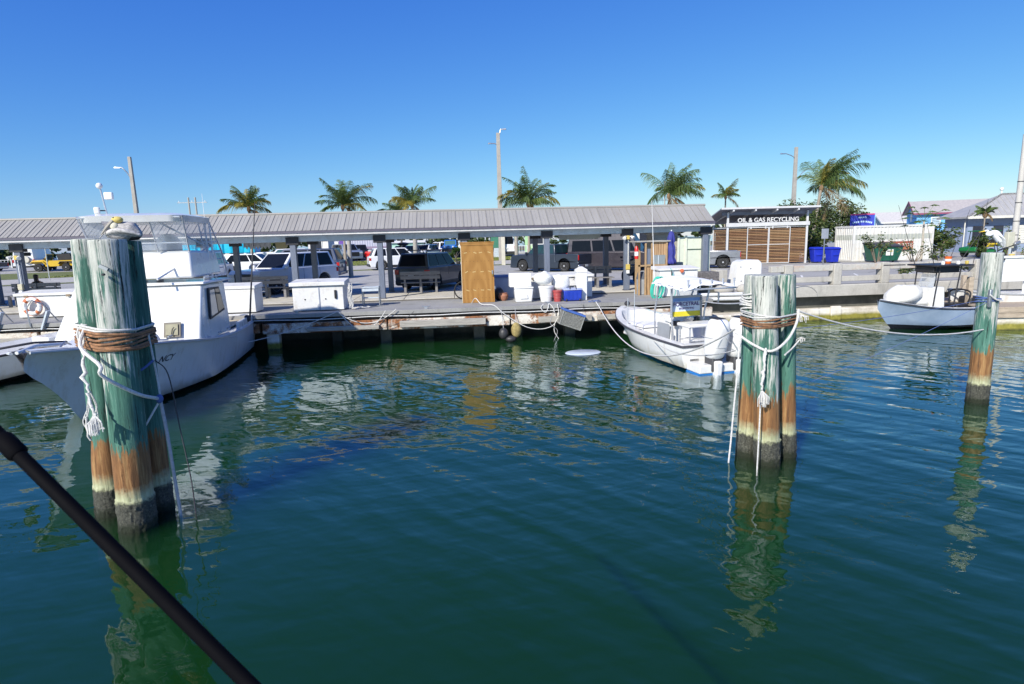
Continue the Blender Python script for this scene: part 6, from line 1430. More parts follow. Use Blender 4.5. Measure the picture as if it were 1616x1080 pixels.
MB().tube(smooth_pts([(4.80, 8.2, 1.72), (5.02, 8.38, 1.78), (5.20, 8.48, 1.9)]), .012, 6).build('loop_end', ROPE, rd, smooth=True)
frayed(rd, (5.20, 8.50, 2.26), .12, ROPE, 12); frayed(rd, (5.2, 8.47, 1.92), .07, ROPE, 8)
rope('white rope from the boardwalk by the cooler to the right pilings', [(5.0, 20.8, 1.24)] + arc((5.05, 20.65, 1.15), (4.30, 8.75, 2.05), 1.02, 30)[1:], .016)
rope('white rope from the console boat T-top side to the right pilings', arc((7.08, 16.6, 1.62), (4.62, 8.97, 2.42), .05, 20), .014)
rope('second white rope sagging from the pilings past the outboards to the hull', arc((4.30, 8.7, 1.72), (5.75, 17.4, .55), .30, 24), .011)
rope('white rope from the right pilings to the single far-right piling', arc((5.18, 8.6, 2.32), (10.38, 10.72, 1.50), .22, 26), .013)
sp_ = thing('piling', 'single pale green piling with orange band at the right, the egret perched on it', 'piling', (0, 0, 0))
pile(sp_, (10.54, 10.85, -1.2), (10.51, 10.83, 3.0), .185, 21, white=.03)
csF = [(10.525, 10.84, .19)]; wraps(sp_, csF, 2.05, 2.12, 3, .012, ROPE_B)
MB().box(10.35, 10.41, 10.62, 10.68, 1.95, 2.3).build('cleat', STEEL, sp_, bevel=.015); MB().tube(smooth_pts([(10.33, 10.6, 2.2), (10.48, 10.6, 2.1), (10.63, 10.62, 2.08)]), .016, 6).build('loose_rope', ROPE, sp_)
rope('blue line from the far-right piling to the balustrade side', arc((10.38, 10.7, 2.12), (5.22, 8.78, 2.0), .05, 20), .0045, ROPE_B)
rope('second blue line from the far-right piling dipping to the water on the left', arc((10.38, 10.7, 2.05), (6.2, 11.6, .0), .10, 20), .0045, ROPE_B)
rope('thin white line from the balustrade base towards the right pilings', arc((14.2, 22.2, 1.1), (5.1, 8.7, 2.62), -.15, 20), .008, ROPE_G)

# ------------------------------------------------------------------ boats
GEL = M('white gelcoat', (.70, .70, .68), .28, var=.04, scale=1, dirt=(.52, .48, .38), dirt_amt=.4, coat=.3)
def hull_white(name, below, zl, stripe=None, zs=None):
    m, t, b = newmat(name, .25); (x, y, z), pos = sep(t)
    n1 = noise(t, .9, pos, 5)
    c = ramp(t, n1, [(.3, (.62, .63, .63)), (.7, (.70, .70, .69))])
    st = ramp(t, noise(t, 4, pos, 7, .75, stretch=(1, 1, .12)), [(.52, (0, 0, 0)), (.72, (.5,) * 3)]); c = mix(t, st, c, (.42, .34, .22))
    gz_ = math_(t, 'ADD', z, math_(t, 'MULTIPLY', noise(t, 5, pos, 5), .25)); c = mix(t, ramp(t, gz_, [(.2, (.55,) * 3), (.42, (0, 0, 0))]), c, (.30, .27, .16))
    if stripe: c = mix(t, math_(t, 'LESS_THAN', z, zs), c, stripe)
    c = mix(t, math_(t, 'LESS_THAN', z, zl), c, below)
    t.links.new(c, b.inputs['Base Color']); b.inputs['Coat Weight'].default_value = .3; return m
def interp(keys, x):
    xs = [k[0] for k in keys]
    for i in range(len(xs) - 1):
        if x <= xs[i + 1] or i == len(xs) - 2:
            h = xs[i + 1] - xs[i]; u = max(0, min(1, (x - xs[i]) / h)); out = []
            for j in range(1, len(keys[0])):
                a, b_ = keys[i][j], keys[i + 1][j]
                m0 = (b_ - (keys[i - 1][j] if i > 0 else a)) / (xs[i + 1] - (xs[i - 1] if i > 0 else xs[i])) * h if i > 0 else (b_ - a)
                m1 = ((keys[i + 2][j] if i + 2 < len(keys) else b_) - a) / ((xs[i + 2] if i + 2 < len(keys) else xs[i + 1]) - xs[i]) * h if i + 2 < len(keys) else (b_ - a)
                u2, u3 = u * u, u * u * u
                out.append((2 * u3 - 3 * u2 + 1) * a + (u3 - 2 * u2 + u) * m0 + (-2 * u3 + 3 * u2) * b_ + (u3 - u2) * m1)
            return out
def hull(t, keys, hullmat, gun=.14, sole=None, deckmat=None, flare=.5, n=44, linermat=None, rub=None, x_in=.15, rubr=.03, deck_drop=.03):
    """keys: (x, sheer half width, sheer z, chine half width, chine z, keel z)"""
    x0, x1 = keys[0][0], keys[-1][0]; S = [interp(keys, x0 + (x1 - x0) * i / n) for i in range(n + 1)]; X = [x0 + (x1 - x0) * i / n for i in range(n + 1)]
    mb = MB(); R_ = 7
    def section(i):
        sw, sz, cw, cz_, kz_ = S[i]; u = (X[i] - x0) / (x1 - x0); fl = flare * max(0, u - .35) * 1.5
        p = [(0, kz_), (cw * .5, kz_ + (cz_ - kz_) * .5), (cw, cz_)]
        for k in range(1, R_): q = k / (R_ - 1); p.append((cw + (sw - cw) * (q + fl * q * (q - 1)) + .04 * math.sin(q * math.pi) * (1 - u), cz_ + (sz - cz_) * q))
        return p
    for sgn in (1, -1):
        rows = [[(X[i], sgn * max(y, 0), z) for y, z in section(i)] for i in range(n + 1)]; m_ = len(rows[0]); o = len(mb.v)
        for r in rows: mb.v += r
        for i in range(n):
            for k in range(m_ - 1): a = o + i * m_ + k; mb.f.append((a, a + m_, a + m_ + 1, a + 1) if sgn > 0 else (a, a + 1, a + m_ + 1, a + m_))
    s0 = section(0); mb.add([(x0, y, z) for y, z in s0] + [(x0, -y, z) for y, z in s0[::-1][:-1]], [tuple(range(2 * len(s0) - 1))])
    ho = mb.build('hull', hullmat, t, smooth=True, ang=48)
    def ring(w0, dz0, w1, dz1, i_from=0, i_to=n, both=True):
        m_ = MB()
        for sgn in (1, -1):
            o = len(m_.v)
            for i in range(i_from, i_to + 1):
                sw, sz = S[i][0], S[i][1]; m_.v += [(X[i] - (.0 if i < n else 0), sgn * max(.0, sw - w0), sz + dz0), (X[i] - (w1 * .6 if i > n - 3 else 0), sgn * max(.0, sw - w1), sz + dz1)]
            for i in range(i_to - i_from): a = o + 2 * i; m_.f.append((a, a + 2, a + 3, a + 1))
        return m_
    g = ring(-.01, .0, gun, .015)
    if sole is None:
        # closed deck
        d = MB(); o = 0
        for i in range(n + 1): sw, sz = S[i][0], S[i][1]; w__ = max(0, sw - gun); d.v += [(X[i], w__, sz - deck_drop), (X[i], 0, sz - deck_drop + .05), (X[i], -w__, sz - deck_drop)]
        for i in range(n): a = i * 3; d.f += [(a, a + 3, a + 4, a + 1), (a + 1, a + 4, a + 5, a + 2)]
        d.build('deck', deckmat or GEL, t, smooth=True)
    else:
        g.box(x0, x0 + gun, -S[0][0] + .05, S[0][0] - .05, S[0][1] - .02, S[0][1] + .015)
        ni = int(n * (1 - x_in)); l = MB()
        for sgn in (1, -1):
            o = len(l.v)
            for i in range(ni + 1): sw, sz = S[i][0], S[i][1]; w__ = max(.02, sw - gun); l.v += [(X[i], sgn * w__, sz + .012), (X[i], sgn * max(.02, (w__ - .05) * (1 - .8 * max(0, (i / n - .42) / .58))), sole)]
            for i in range(ni): a = o + 2 * i; l.f.append((a, a + 2, a + 3, a + 1))
        w__ = max(.02, S[ni][0] - gun); l.quad((X[ni], w__, S[ni][1] + .012), (X[ni], -w__, S[ni][1] + .012), (X[ni], -.08, sole), (X[ni], .08, sole))
        l.build('liner', linermat or GEL, t, smooth=True, ang=50)
        fl = MB()
        for i in range(ni + 1): w__ = max(.02, (S[i][0] - gun - .05) * (1 - .8 * max(0, (i / n - .42) / .58))); fl.v += [(X[i], w__, sole), (X[i], -w__, sole)]
        for i in range(ni): a = 2 * i; fl.f.append((a, a + 2, a + 3, a + 1))
        fl.build('sole', linermat or GEL, t)
        # foredeck
        fd = MB()
        for i in range(ni, n + 1): w__ = max(0, S[i][0] - gun); fd.v += [(X[i], w__, S[i][1] + .013), (X[i], -w__, S[i][1] + .013)]
        for i in range(n - ni): a = 2 * i; fd.f.append((a, a + 2, a + 3, a + 1))
        fd.build('foredeck', linermat or GEL, t)
    g.build('gunwale', GEL, t, smooth=True)
    if rub:
        for sgn in (1, -1): MB().tube([(X[i], sgn * (S[i][0] + .005), S[i][1] - .035) for i in range(n + 1)], rubr, 6).build('rub_rail', rub, t, smooth=True)
        MB().tube([(x0 - .01, -S[0][0], S[0][1] - .035), (x0 - .01, S[0][0], S[0][1] - .035)], rubr, 6).build('rub_rail', rub, t, smooth=True)
    return ho, S, X
VINYL = None
def clearvinyl():
    m = bpy.data.materials.new('clear vinyl'); m.use_nodes = True; t = m.node_tree; b = t.nodes['Principled BSDF']
    b.inputs['Base Color'].default_value = (.55, .60, .66, 1); b.inputs['Roughness'].default_value = .12
    tr = _n(t, 'ShaderNodeBsdfTransparent'); tr.inputs[0].default_value = (.93, .95, .97, 1); ms = _n(t, 'ShaderNodeMixShader')
    f = ramp(t, noise(t, 1.6, detail=5, stretch=(1, 1, .5)), [(.35, (.22,) * 3), (.7, (.58,) * 3)]); t.links.new(f, ms.inputs[0])
    t.links.new(tr.outputs[0], ms.inputs[1]); t.links.new(b.outputs[0], ms.inputs[2]); t.links.new(ms.outputs[0], t.nodes['Material Output'].inputs[0]); return m
VINYL = clearvinyl()
TUBE_A = M('anodised tube', (.60, .62, .66), .3, .6, var=.05)
# ---- left cabin boat: x forward, y towards the dock-right side
cb = thing('cabin_boat', 'large white cabin fishing boat with flybridge and clear curtains moored behind the tall left pilings', 'boat', (-8.33, 20.9, 0), math.atan2(-.9965, .083))
K = [(0, 1.50, 1.02, 1.40, .08, -.35), (2.5, 1.66, 1.05, 1.48, .06, -.5), (5.0, 1.68, 1.20, 1.42, .12, -.6), (7.0, 1.48, 1.44, 1.0, .34, -.5), (8.2, 1.04, 1.60, .42, .62, -.10), (8.9, .74, 1.69, .18, .98, .62), (9.45, .48, 1.75, .08, 1.28, 1.08), (9.8, .30, 1.79, .04, 1.46, 1.30), (10.0, .14, 1.81, .02, 1.58, 1.46)]
HLW = hull_white('cabin boat hull', (.018, .02, .024), .10)
ho, S, X = hull(cb, K, HLW, gun=.12, flare=.55, rub=M('grey rub rail', (.50, .52, .54), .5), rubr=.028)
# boot over stern cockpit: dark opening aft of the cabin
MB().box(.15, 2.2, -1.3, 1.3, 1.06, 1.075).build('cockpit_sole', M('buff non-skid', (.50, .42, .28), .8), cb)
for s in (-1, 1): MB().bar((.05, s * 1.45, 1.12), (2.4, s * 1.58, 1.14), .1, .22).build('coaming', GEL, cb, bevel=.02)
MB().box(.0, .12, -1.4, 1.4, 1.02, 1.24).build('transom_coaming', GEL, cb, bevel=.02)
# cabin block with raked front
def block(pts_b, pts_t, name, mat, parent, bevel=.03, **k):
    return MB().add(list(pts_b) + list(pts_t), [(0, 3, 2, 1), (4, 5, 6, 7), (0, 1, 5, 4), (1, 2, 6, 5), (2, 3, 7, 6), (3, 0, 4, 7)]).build(name, mat, parent, bevel=bevel, **k)
block([(3.2, -1.62, 1.12), (5.9, -1.72, 1.2), (5.9, 1.60, 1.2), (3.2, 1.60, 1.12)], [(3.2, -1.46, 2.54), (5.2, -1.36, 2.58), (5.2, 1.56, 2.58), (3.2, 1.54, 2.54)], 'deckhouse', GEL, cb, .05)
block([(2.7, -1.5, 2.56), (5.28, -1.32, 2.585), (5.28, 1.64, 2.585), (2.7, 1.64, 2.56)], [(2.75, -1.48, 2.62), (5.25, -1.29, 2.65), (5.25, 1.61, 2.65), (2.75, 1.6, 2.62)], 'deckhouse_roof', GEL, cb, .02)
block([(6.0, -1.22, 1.28), (8.3, -.62, 1.5), (8.3, .5, 1.5), (6.0, .8, 1.28)], [(6.0, -1.1, 1.62), (7.8, -.4, 1.60), (7.8, .4, 1.60), (6.0, .7, 1.50)], 'trunk_cabin', GEL, cb, .05)
# side window, slanted aft frame
wq = [(3.1, 1.512, 1.95), (4.75, 1.51, 1.75), (4.62, 1.478, 2.5), (3.45, 1.478, 2.48)]
def plate(q, nrm, th, name, mat, parent):
    nn = Vector(nrm) * th; return MB().add([Vector(p) for p in q] + [Vector(p) + nn for p in q], [(4, 5, 6, 7), (0, 1, 5, 4), (1, 2, 6, 5), (2, 3, 7, 6), (3, 0, 4, 7)]).build(name, mat, parent)
wf = plate([(3.75, 1.61, 1.78), (5.05, 1.61, 1.66), (4.9, 1.585, 2.46), (4.0, 1.585, 2.44)], (0, 1, .06), .03, 'side_window', BRKT, cb)
plate([(4.42, 1.635, 1.78), (4.97, 1.635, 1.73), (4.84, 1.615, 2.40), (4.46, 1.615, 2.40)], (0, 1, .06), .012, 'pane', M('pale reflective glass', (.25, .28, .30), .1), wf)
plate([(3.82, 1.635, 1.84), (4.35, 1.635, 1.79), (4.40, 1.615, 2.40), (4.05, 1.615, 2.39)], (0, 1, .06), .012, 'pane', GLASS, wf)
# little deck hatch window on the front
ph = thing('x', 'x', 'x'); bpy.data.objects.remove(ph)
hf = plate([(5.87, .78, 1.36), (5.87, 1.16, 1.36), (5.70, 1.14, 1.70), (5.70, .76, 1.70)], (1, 0, .35), .03, 'portlight', M('bronze frame', (.10, .085, .06), .5), cb)
plate([(5.885, .83, 1.41), (5.885, 1.11, 1.41), (5.76, 1.09, 1.66), (5.76, .81, 1.66)], (1, 0, .35), .022, 'pane', M('tinted olive glass', (.30, .28, .18), .2), hf)
MB().tube([(5.95, .97, 1.38), (5.88, .99, 1.56), (5.87, 1.03, 1.60)], .012, 5).build('latch', BRKT, hf)
# flybridge
yo = .14
block([(2.6, -1.18 + yo, 2.74), (5.0, -1.12 + yo, 2.74), (5.0, 1.18 + yo, 2.74), (2.6, 1.2 + yo, 2.74)], [(2.7, -1.12 + yo, 3.40), (4.78, -1.02 + yo, 3.44), (4.78, 1.1 + yo, 3.44), (2.7, 1.12 + yo, 3.40)], 'flybridge', GEL, cb, .06)
ht = MB(); n = 16
def rr_outline(x0, x1, y0, y1, r, z, k=6):
    P = []
    for cx, cy, a0 in ((x1 - r, y1 - r, 0), (x0 + r, y1 - r, 90), (x0 + r, y0 + r, 180), (x1 - r, y0 + r, 270)):
        for i in range(k + 1): a = rad(a0 + 90 * i / k); P.append((cx + r * math.cos(a), cy + r * math.sin(a), z))
    return P
a_ = rr_outline(2.95, 5.35, -1.14 + yo, 1.16 + yo, .3, 4.15); b2_ = rr_outline(2.9, 5.42, -1.19 + yo, 1.21 + yo, .33, 4.30); c_ = rr_outline(3.1, 5.1, -.95 + yo, .95 + yo, .3, 4.37); N_ = len(a_)
ht.add(a_ + b2_ + c_, [(i, (i + 1) % N_, N_ + (i + 1) % N_, N_ + i) for i in range(N_)] + [(N_ + i, N_ + (i + 1) % N_, 2 * N_ + (i + 1) % N_, 2 * N_ + i) for i in range(N_)] + [tuple(range(N_))[::-1], tuple(range(2 * N_, 3 * N_))])
ht.build('hardtop', GEL, cb, smooth=True, ang=40)
fb, ft_ = 4.78, 5.35     # front foot / front top of the curtains
def P_(x, y, z): return (x, y + yo, z)
for ya, yb in ((-1.06, -.36), (-.32, .36), (.40, 1.08)):
    if ya == -.32:  # centre panel partly rolled: open
        plate([P_(fb + .1, ya, 3.46), P_(fb + .1, yb, 3.46), P_(fb + .16, yb, 3.62), P_(fb + .16, ya, 3.62)], (1, 0, 0), .006, 'curtain', VINYL, cb)
    else: plate([P_(fb + .1, ya, 3.46), P_(fb + .1, yb, 3.46), P_(ft_ - .05, yb * 1.05, 4.28), P_(ft_ - .05, ya * 1.05, 4.28)], (1, 0, 0), .006, 'curtain', VINYL, cb)
for s in (-1, 1): plate([P_(2.75, s * 1.12, 3.42), P_(fb + .08, s * 1.12, 3.46), P_(ft_ - .1, s * 1.14, 4.24), P_(2.98, s * 1.12, 4.24)], (0, s, 0), .006, 'curtain', VINYL, cb)
for s, ya in ((-1, -1.1), (-1, -.34), (1, .38), (1, 1.1)): MB().tube([P_(fb + .06, ya, 3.42), P_(ft_ - .06, ya * 1.06, 4.3)], .022, 8).build('frame_tube', TUBE_A, cb, smooth=True)
for z, k in ((3.64, .22), (4.26, .95)): MB().tube([P_(fb + .06 + k * .55, -1.1 - k * .04, z), P_(fb + .06 + k * .55, 1.1 + k * .04, z)], .018, 6).build('frame_tube', TUBE_A, cb, smooth=True)
for s in (-1, 1):
    MB().tube([P_(5.3, s * .45, 4.24), P_(3.4, s * 1.14, 3.5)], .024, 8).build('brace_tube', TUBE_A, cb, smooth=True)
    MB().tube([P_(3.35, s * 1.14, 3.5), P_(5.6, s * .55 if s > 0 else s * .9, 2.76)], .024, 8).build('brace_tube', TUBE_A, cb, smooth=True)
    for xx, zt in ((3.4, 4.24), (2.98, 4.24)): MB().tube([P_(xx, s * 1.14, 2.66), P_(xx, s * 1.1, zt)], .024, 8).build('upright_tube', TUBE_A, cb, smooth=True)
    MB().tube([P_(2.98, s * 1.1, 4.24), P_(2.4, s * 1.2, 3.4), P_(2.15, s * 1.25, 2.66)], .024, 8).build('upright_tube', TUBE_A, cb, smooth=True)
for z in np.arange(2.9, 4.1, .25): MB().tube([P_(2.75 - (4.3 - z) * .35, .75, z), P_(2.75 - (4.3 - z) * .35, 1.18, z)], .016, 6).build('ladder_rung', TUBE_A, cb)
for yy in (.75,): MB().tube([P_(2.15, yy, 2.66), P_(2.75, yy, 4.24)], .02, 6).build('ladder_rail', TUBE_A, cb)
# mast lights on the hardtop
MB().tube([P_(4.6, -.78, 4.33), P_(4.65, -.84, 5.0)], .022, 8).build('mast', TUBE_A, cb, smooth=True)
b_ = MB(); b_.ball(P_(4.66, -.85, 5.07), .075, 14, 10); b_.build('masthead_light', PW, cb, smooth=True)
MB().cbox(P_(4.7, -.65, 4.82), (.1, .2, .18), 0).build('hailer_box', WHITE_P, cb, bevel=.025); MB().cbox(P_(4.7, -.96, 4.47), (.1, .13, .17), .3).build('search_light', WHITE_P, cb, bevel=.03); MB().tube([P_(4.62, -.8, 4.47), P_(4.66, -.93, 4.47)], .015, 6).build('bracket', BRKT, cb)
MB().tube([P_(3.5, 1.16, 3.4), P_(3.5, 1.16, 4.95)], [.012, .004], 6).build('antenna', PW, cb)
MB().tube([(1.1, 1.62, 1.12), (.7, 1.78, 3.0), (.3, 1.95, 4.9)], [.03, .022, .012], 8).build('outrigger_pole', BRKT, cb, smooth=True)
b_ = MB(); b_.ball((1.1, 1.55, 1.2), (.1, .1, .12), 10, 8); b_.build('outrigger_base', BRKT, cb, smooth=True)
MB().tube([(10.1, .0, 1.80), (9.6, .02, 1.84), (8.8, .1, 1.74)], .03, 8).build('anchor_roller', GEL, cb, smooth=True)
for s in (-1, 1): MB().tube([(9.2, s * .2, 1.72), (9.0, s * .2, 1.80), (8.8, s * .2, 1.72)], .018, 6).build('bow_cleat', STEEL, cb, smooth=True)
MB().bar((5.895, .35, 1.25), (5.235, .33, 2.5), .008, .008).build('panel_seam', M('seam grey', (.45, .45, .45), .6), cb)
for x_ in (3.4, 4.2, 5.2): MB().box(x_, x_ + .25, 1.60, 1.64, 1.22, 1.25).build('side_vent', M('seam grey'), cb)
MB().tube([(3.0, 1.60, 2.72), (5.1, 1.60, 2.74)], .015, 6).build('roof_rail', TUBE_A, cb, smooth=True)
for x_ in (3.0, 4.05, 5.1): MB().tube([(x_, 1.60, 2.64), (x_, 1.60, 2.73)], .012, 6).build('rail_stanchion', TUBE_A, cb)
for x_ in (1.0, 4.4, 7.2): MB().tube([(x_ - .1, 1.52 - (x_ > 7) * .12, 1.22 + (x_ > 7) * .32 + (x_ > 4) * .03), (x_ + .12, 1.52 - (x_ > 7) * .12, 1.22 + (x_ > 7) * .32 + (x_ > 4) * .03)], .022, 6).build('cleat', STEEL, cb)
b_ = MB(); b_.ball(P_(3.3, .1, 3.55), (.22, .35, .35), 12, 8); b_.build('helm_seat', PAINT_L, cb, smooth=True)
MB().box(4.3, 4.6, yo - .4, yo + .4, 3.40, 3.7).build('helm_console', GEL, cb, bevel=.04)
# lettering wrapped on the hull side
def wrap_letters(txt, size, mat, parent, hull_obj, x, z, side=1, shear=.3):
    mb = text_mb(txt, size, .001, align='LEFT', shear=shear); me = hull_obj.data
    bv = BVHTree.FromPolygons([v.co[:] for v in me.vertices], [tuple(p.vertices) for p in me.polygons]); out = []
    for (u, v, d) in mb.v:
        o = Vector((x - u * side, side * 5, z + v)); hit = bv.ray_cast(o, Vector((0, -side, 0)))
        p = hit[0] + Vector((0, side * .006, 0)) if hit[0] else Vector((x - u * side, side * 1, z + v)); out.append(tuple(p))
    m_ = MB(); m_.add(out, mb.f); m_.build('hull_lettering', mat, parent, fix=False)
wrap_letters('NCY', .20, M('navy lettering', (.02, .025, .05), .5), cb, ho, 7.35, 1.0)
rope('dark mooring line running left from the cabin boat bow', [(-7.75, 12.6, 1.72), (-7.7, 11.6, 1.86), (-8.2, 11.3, 1.80), (-9.6, 11.0, 1.70), (-12, 10.5, 1.75)], .022, ROPE_D)
# ---- small white boat at the left edge
lb = thing('skiff', 'small white open boat with dark rub rail at the far left edge', 'boat', (-14.2, 15.3, 0), rad(62))
K2 = [(0, 1.0, .75, .9, .1, -.25), (2, 1.08, .8, .95, .1, -.3), (4, .95, .9, .6, .3, -.2), (5.2, .5, 1.05, .2, .6, .25), (5.9, .05, 1.15, .02, .95, .8)]
hull(lb, K2, hull_white('skiff hull', (.02, .022, .03), .12), gun=.13, sole=.3, rub=BRKT, rubr=.03)
MB().box(1.4, 2.1, -.4, .4, .3, 1.25, top=(.1, .04)).build('console', GEL, lb, bevel=.04); MB().box(4.0, 4.6, -.4, .4, .75, 1.0).build('bow_box', GEL, lb, bevel=.03); MB().box(.2, .7, -.7, .7, .3, .8).build('stern_bench', GEL, lb, bevel=.03)
MB().tube([(1.75, -.1, 1.2), (1.8, -.1, 5.1)], [.022, .012], 8).build('whip_mast', TUBE_A, lb, smooth=True); MB().tube([(1.2, .35, .8), (1.2, .35, 1.5), (1.2, -.35, 1.5), (1.2, -.35, .8)], .02, 8).build('grab_rail', TUBE_A, lb, smooth=True)
# ---- centre console boat
cc = thing('console_boat', 'white centre console boat with twin white outboards and a white canvas T-top', 'boat', (6.92, 14.95, 0), rad(100))
K3 = [(0, 1.12, .66, 1.02, .06, -.3), (1.6, 1.16, .69, 1.05, .07, -.35), (3.2, 1.12, .77, .9, .15, -.35), (4.3, .90, .88, .5, .36, -.15), (5.0, .60, 1.0, .22, .60, .2), (5.35, .36, 1.06, .1, .8, .5), (5.62, .10, 1.10, .02, .96, .82)]
ho3, S3, X3 = hull(cc, K3, hull_white('console boat hull', (.04, .22, .62), .055, (.70, .72, .74), .0), gun=.20, sole=.25, flare=.5, rub=M('charcoal rub rail', (.06, .06, .07), .5), rubr=.032, x_in=.10)
MB().box(3.3, 4.75, -.5, .5, .25, .62, top=(.1, .08)).build('bow_seat', GEL, cc, bevel=.06, seg=3); MB().box(3.35, 4.5, -.46, .46, .625, .70, top=(.05, .05)).build('bow_cushion', PW, cc, bevel=.03)
# motor well and swim bracket
MB().box(-.62, .0, -.98, .98, .02, .24).build('swim_platform', GEL, cc, bevel=.03); MB().box(-.60, -.01, -.985, .985, -.05, .018).build('blue_bottom', M('bottom blue', (.02, .20, .58), .4), cc); MB().box(.02, .45, -.6, .6, .25, .46).build('motor_well', GEL, cc, bevel=.03)
MB().box(.0, .04, .60, .88, .14, .30).build('trim_plate', M('grey vent', (.15, .15, .17), .5), cc, bevel=.01)
def outboard(parent, y):
    MB().box(-.80, -.44, y - .012, y + .012, -.30, -.02).build('cavitation_fin', BRKT, parent)
    o = MB(); pr = [(0, .26, .20, .30), (.12, .36, .26, .34), (.5, .48, .285, .38), (.85, .56, .26, .36), (1.0, .50, .22, .30), (1.06, .34, .14, .18)]
    n = 22; vs = []
    for z, back, hw_, fr_ in pr:
        for k in range(n):
            a = 2 * math.pi * k / n; cx, sx = math.cos(a), math.sin(a); e = .62
            px_ = .70 * math.copysign(abs(cx) ** e, cx) * (fr_ if cx > 0 else back) ; py = math.copysign(abs(sx) ** e, sx) * hw_ * .86; vs.append((-.50 + px_ - .10 * z, y + py, .36 + z))
    o.add(vs, [(i * n + k, i * n + (k + 1) % n, (i + 1) * n + (k + 1) % n, (i + 1) * n + k) for i in range(len(pr) - 1) for k in range(n)] + [tuple(range(n))[::-1], tuple((len(pr) - 1) * n + k for k in range(n))])
    c = o.build('outboard_cowling', PW, parent, smooth=True, ang=55); mdf = c.modifiers.new('s', 'SUBSURF'); mdf.levels = 1; mdf.render_levels = 1
    MB().box(-.72, -.52, y - .065, y + .065, -.55, .34, top=(-.05, -.04)).build('midsection', PW, c, bevel=.04); MB().box(-.66, -.30, y - .15, y + .15, .06, .44).build('mount_bracket', M('dark casting', (.07, .07, .075), .5, .3), c, bevel=.03)
    MB().tube(smooth_pts([(-.35, y - .12, .45), (-.15, y - .1, .62), (.05, y - .05, .5)]), .03, 8).build('rigging_tube', BRKT, c, smooth=True)
    MB().lathe([(.06, -.08), (.07, .1)], (-.5, y - .19, .42), 10, 'X').build('trim_ram', BRKT, c)
    s = MB()
    s.tube([(-.50 - .405, y + .07 * k, .8 + .2 * (1 - abs(k) / 3)) for k in (-3, -2, -1, 0, 1, 2, 3)], .007, 4); 
    for zz, rr_ in ((.58, .0), (.34, -.03)): s.tube([(-.50 + (.345 + rr_) * math.copysign(abs(math.cos(a)) ** .62, math.cos(a)) - .07 * zz, y + (.245 + rr_) * math.copysign(abs(math.sin(a)) ** .62, math.sin(a)), .36 + zz) for a in np.linspace(0, 6.283, 33)], .006, 4)
    s.build('cowl_seam', M('seam grey', (.3, .3, .32), .6), c)
    MB().box(-.78, -.40, y - .12, y + .12, 1.412, 1.43).build('air_intake', BLKP, c, bevel=.008)
outboard(cc, .50); outboard(cc, -.14)
# console
block([(1.75, -.42, .25), (2.75, -.40, .25), (2.75, .40, .25), (1.75, .42, .25)], [(1.95, -.38, 1.12), (2.6, -.34, 1.12), (2.6, .34, 1.12), (1.95, .38, 1.12)], 'console', GEL, cc, .05)
block([(1.80, -.44, 1.0), (2.1, -.42, 1.0), (2.1, .42, 1.0), (1.80, .44, 1.0)], [(1.93, -.42, 1.20), (2.4, -.38, 1.22), (2.4, .38, 1.22), (1.93, .42, 1.20)], 'dash', GEL, cc, .03)
MB().lathe([(.17, 0), (.19, .015), (.17, .03)], (0, 0, 0), 20, 'X').xf(Matrix.Translation((1.78, -.18, .98)) @ Matrix.Rotation(rad(-25), 4, 'Y')).build('steering_wheel', CHR, cc, smooth=True)
MB().box(1.74, 1.80, .12, .34, .9, 1.05).build('gauge_cluster', BRKT, cc, bevel=.02); MB().box(1.74, 1.83, -.42, -.3, .84, 1.12).build('throttle', BRKT, cc, bevel=.02)
MB().box(1.62, 1.66, .455, .46, .3, .8).build('grey_panel', M('grey panel', (.30, .32, .34), .5), cc)
MB().box(1.8, 2.5, .424, .44, .38, .95).build('side_door', M('grey panel'), cc, bevel=.01)
# leaning post / bench
lp = MB()
for x in (.75, 1.25):
    for y in (-.42, .42): lp.tube([(x, y, .25), (x - .0, y, .98)], .022, 8)
lp.tube([(.75, -.42, .6), (.75, .42, .6)], .02, 6); lp.tube([(1.25, -.42, .6), (1.25, .42, .6)], .02, 6); lp.build('leaning_post_frame', TUBE_A, cc, smooth=True)
MB().box(.68, 1.32, -.5, .5, .98, 1.08).build('leaning_post_seat', PW, cc, bevel=.04, seg=3); MB().box(.78, 1.22, -.36, .36, .34, .62).build('drink_box', GEL, cc, bevel=.03)
# rod holders row on console side
for k in range(6): MB().lathe([(.022, 0), (.03, .16)], (1.35 + k * .14, .62, .3), 8).build('rod_holder', PW, cc)
# T-top
TT = [(2.6, .46, .55), (2.6, -.46, .55), (1.5, .46, .55), (1.5, -.46, .55)]; top_z = 2.12
for (x, y, z) in TT: MB().tube([(x, y, .27), (x - (.1 if x > 2 else -.05), y * 1.15, 1.3), (x - (.5 if x > 2 else .1), y * 1.35, top_z)], .026, 8).build('ttop_leg', TUBE_A, cc, smooth=True)
fr = MB(); fr.tube([(2.2, -.75, top_z + .03), (2.2, .75, top_z + .03), (.45, .75, top_z - .06), (.45, -.75, top_z - .06), (2.2, -.75, top_z + .03)], .024, 8)
for x in (.9, 1.35, 1.8): fr.tube([(x, -.75, top_z), (x, 0, top_z + .10), (x, .75, top_z)], .02, 6)
fr.build('ttop_frame', TUBE_A, cc, smooth=True)
cv = MB(); n1, n2 = 26, 18
for i in range(n1 + 1):
    for j in range(n2 + 1):
        x = 2.25 - 1.85 * i / n1; y = -.80 + 1.6 * j / n2; u = 2 * j / n2 - 1
        z = top_z + .07 + .13 * (1 - u * u) + .015 * math.sin(i * .8) - .09 * (i / n1)
        if j in (0, n2) or i in (0, n1): z -= .07 + .02 * math.sin(i * 2.1 + j)
        cv.v.append((x, y, z))
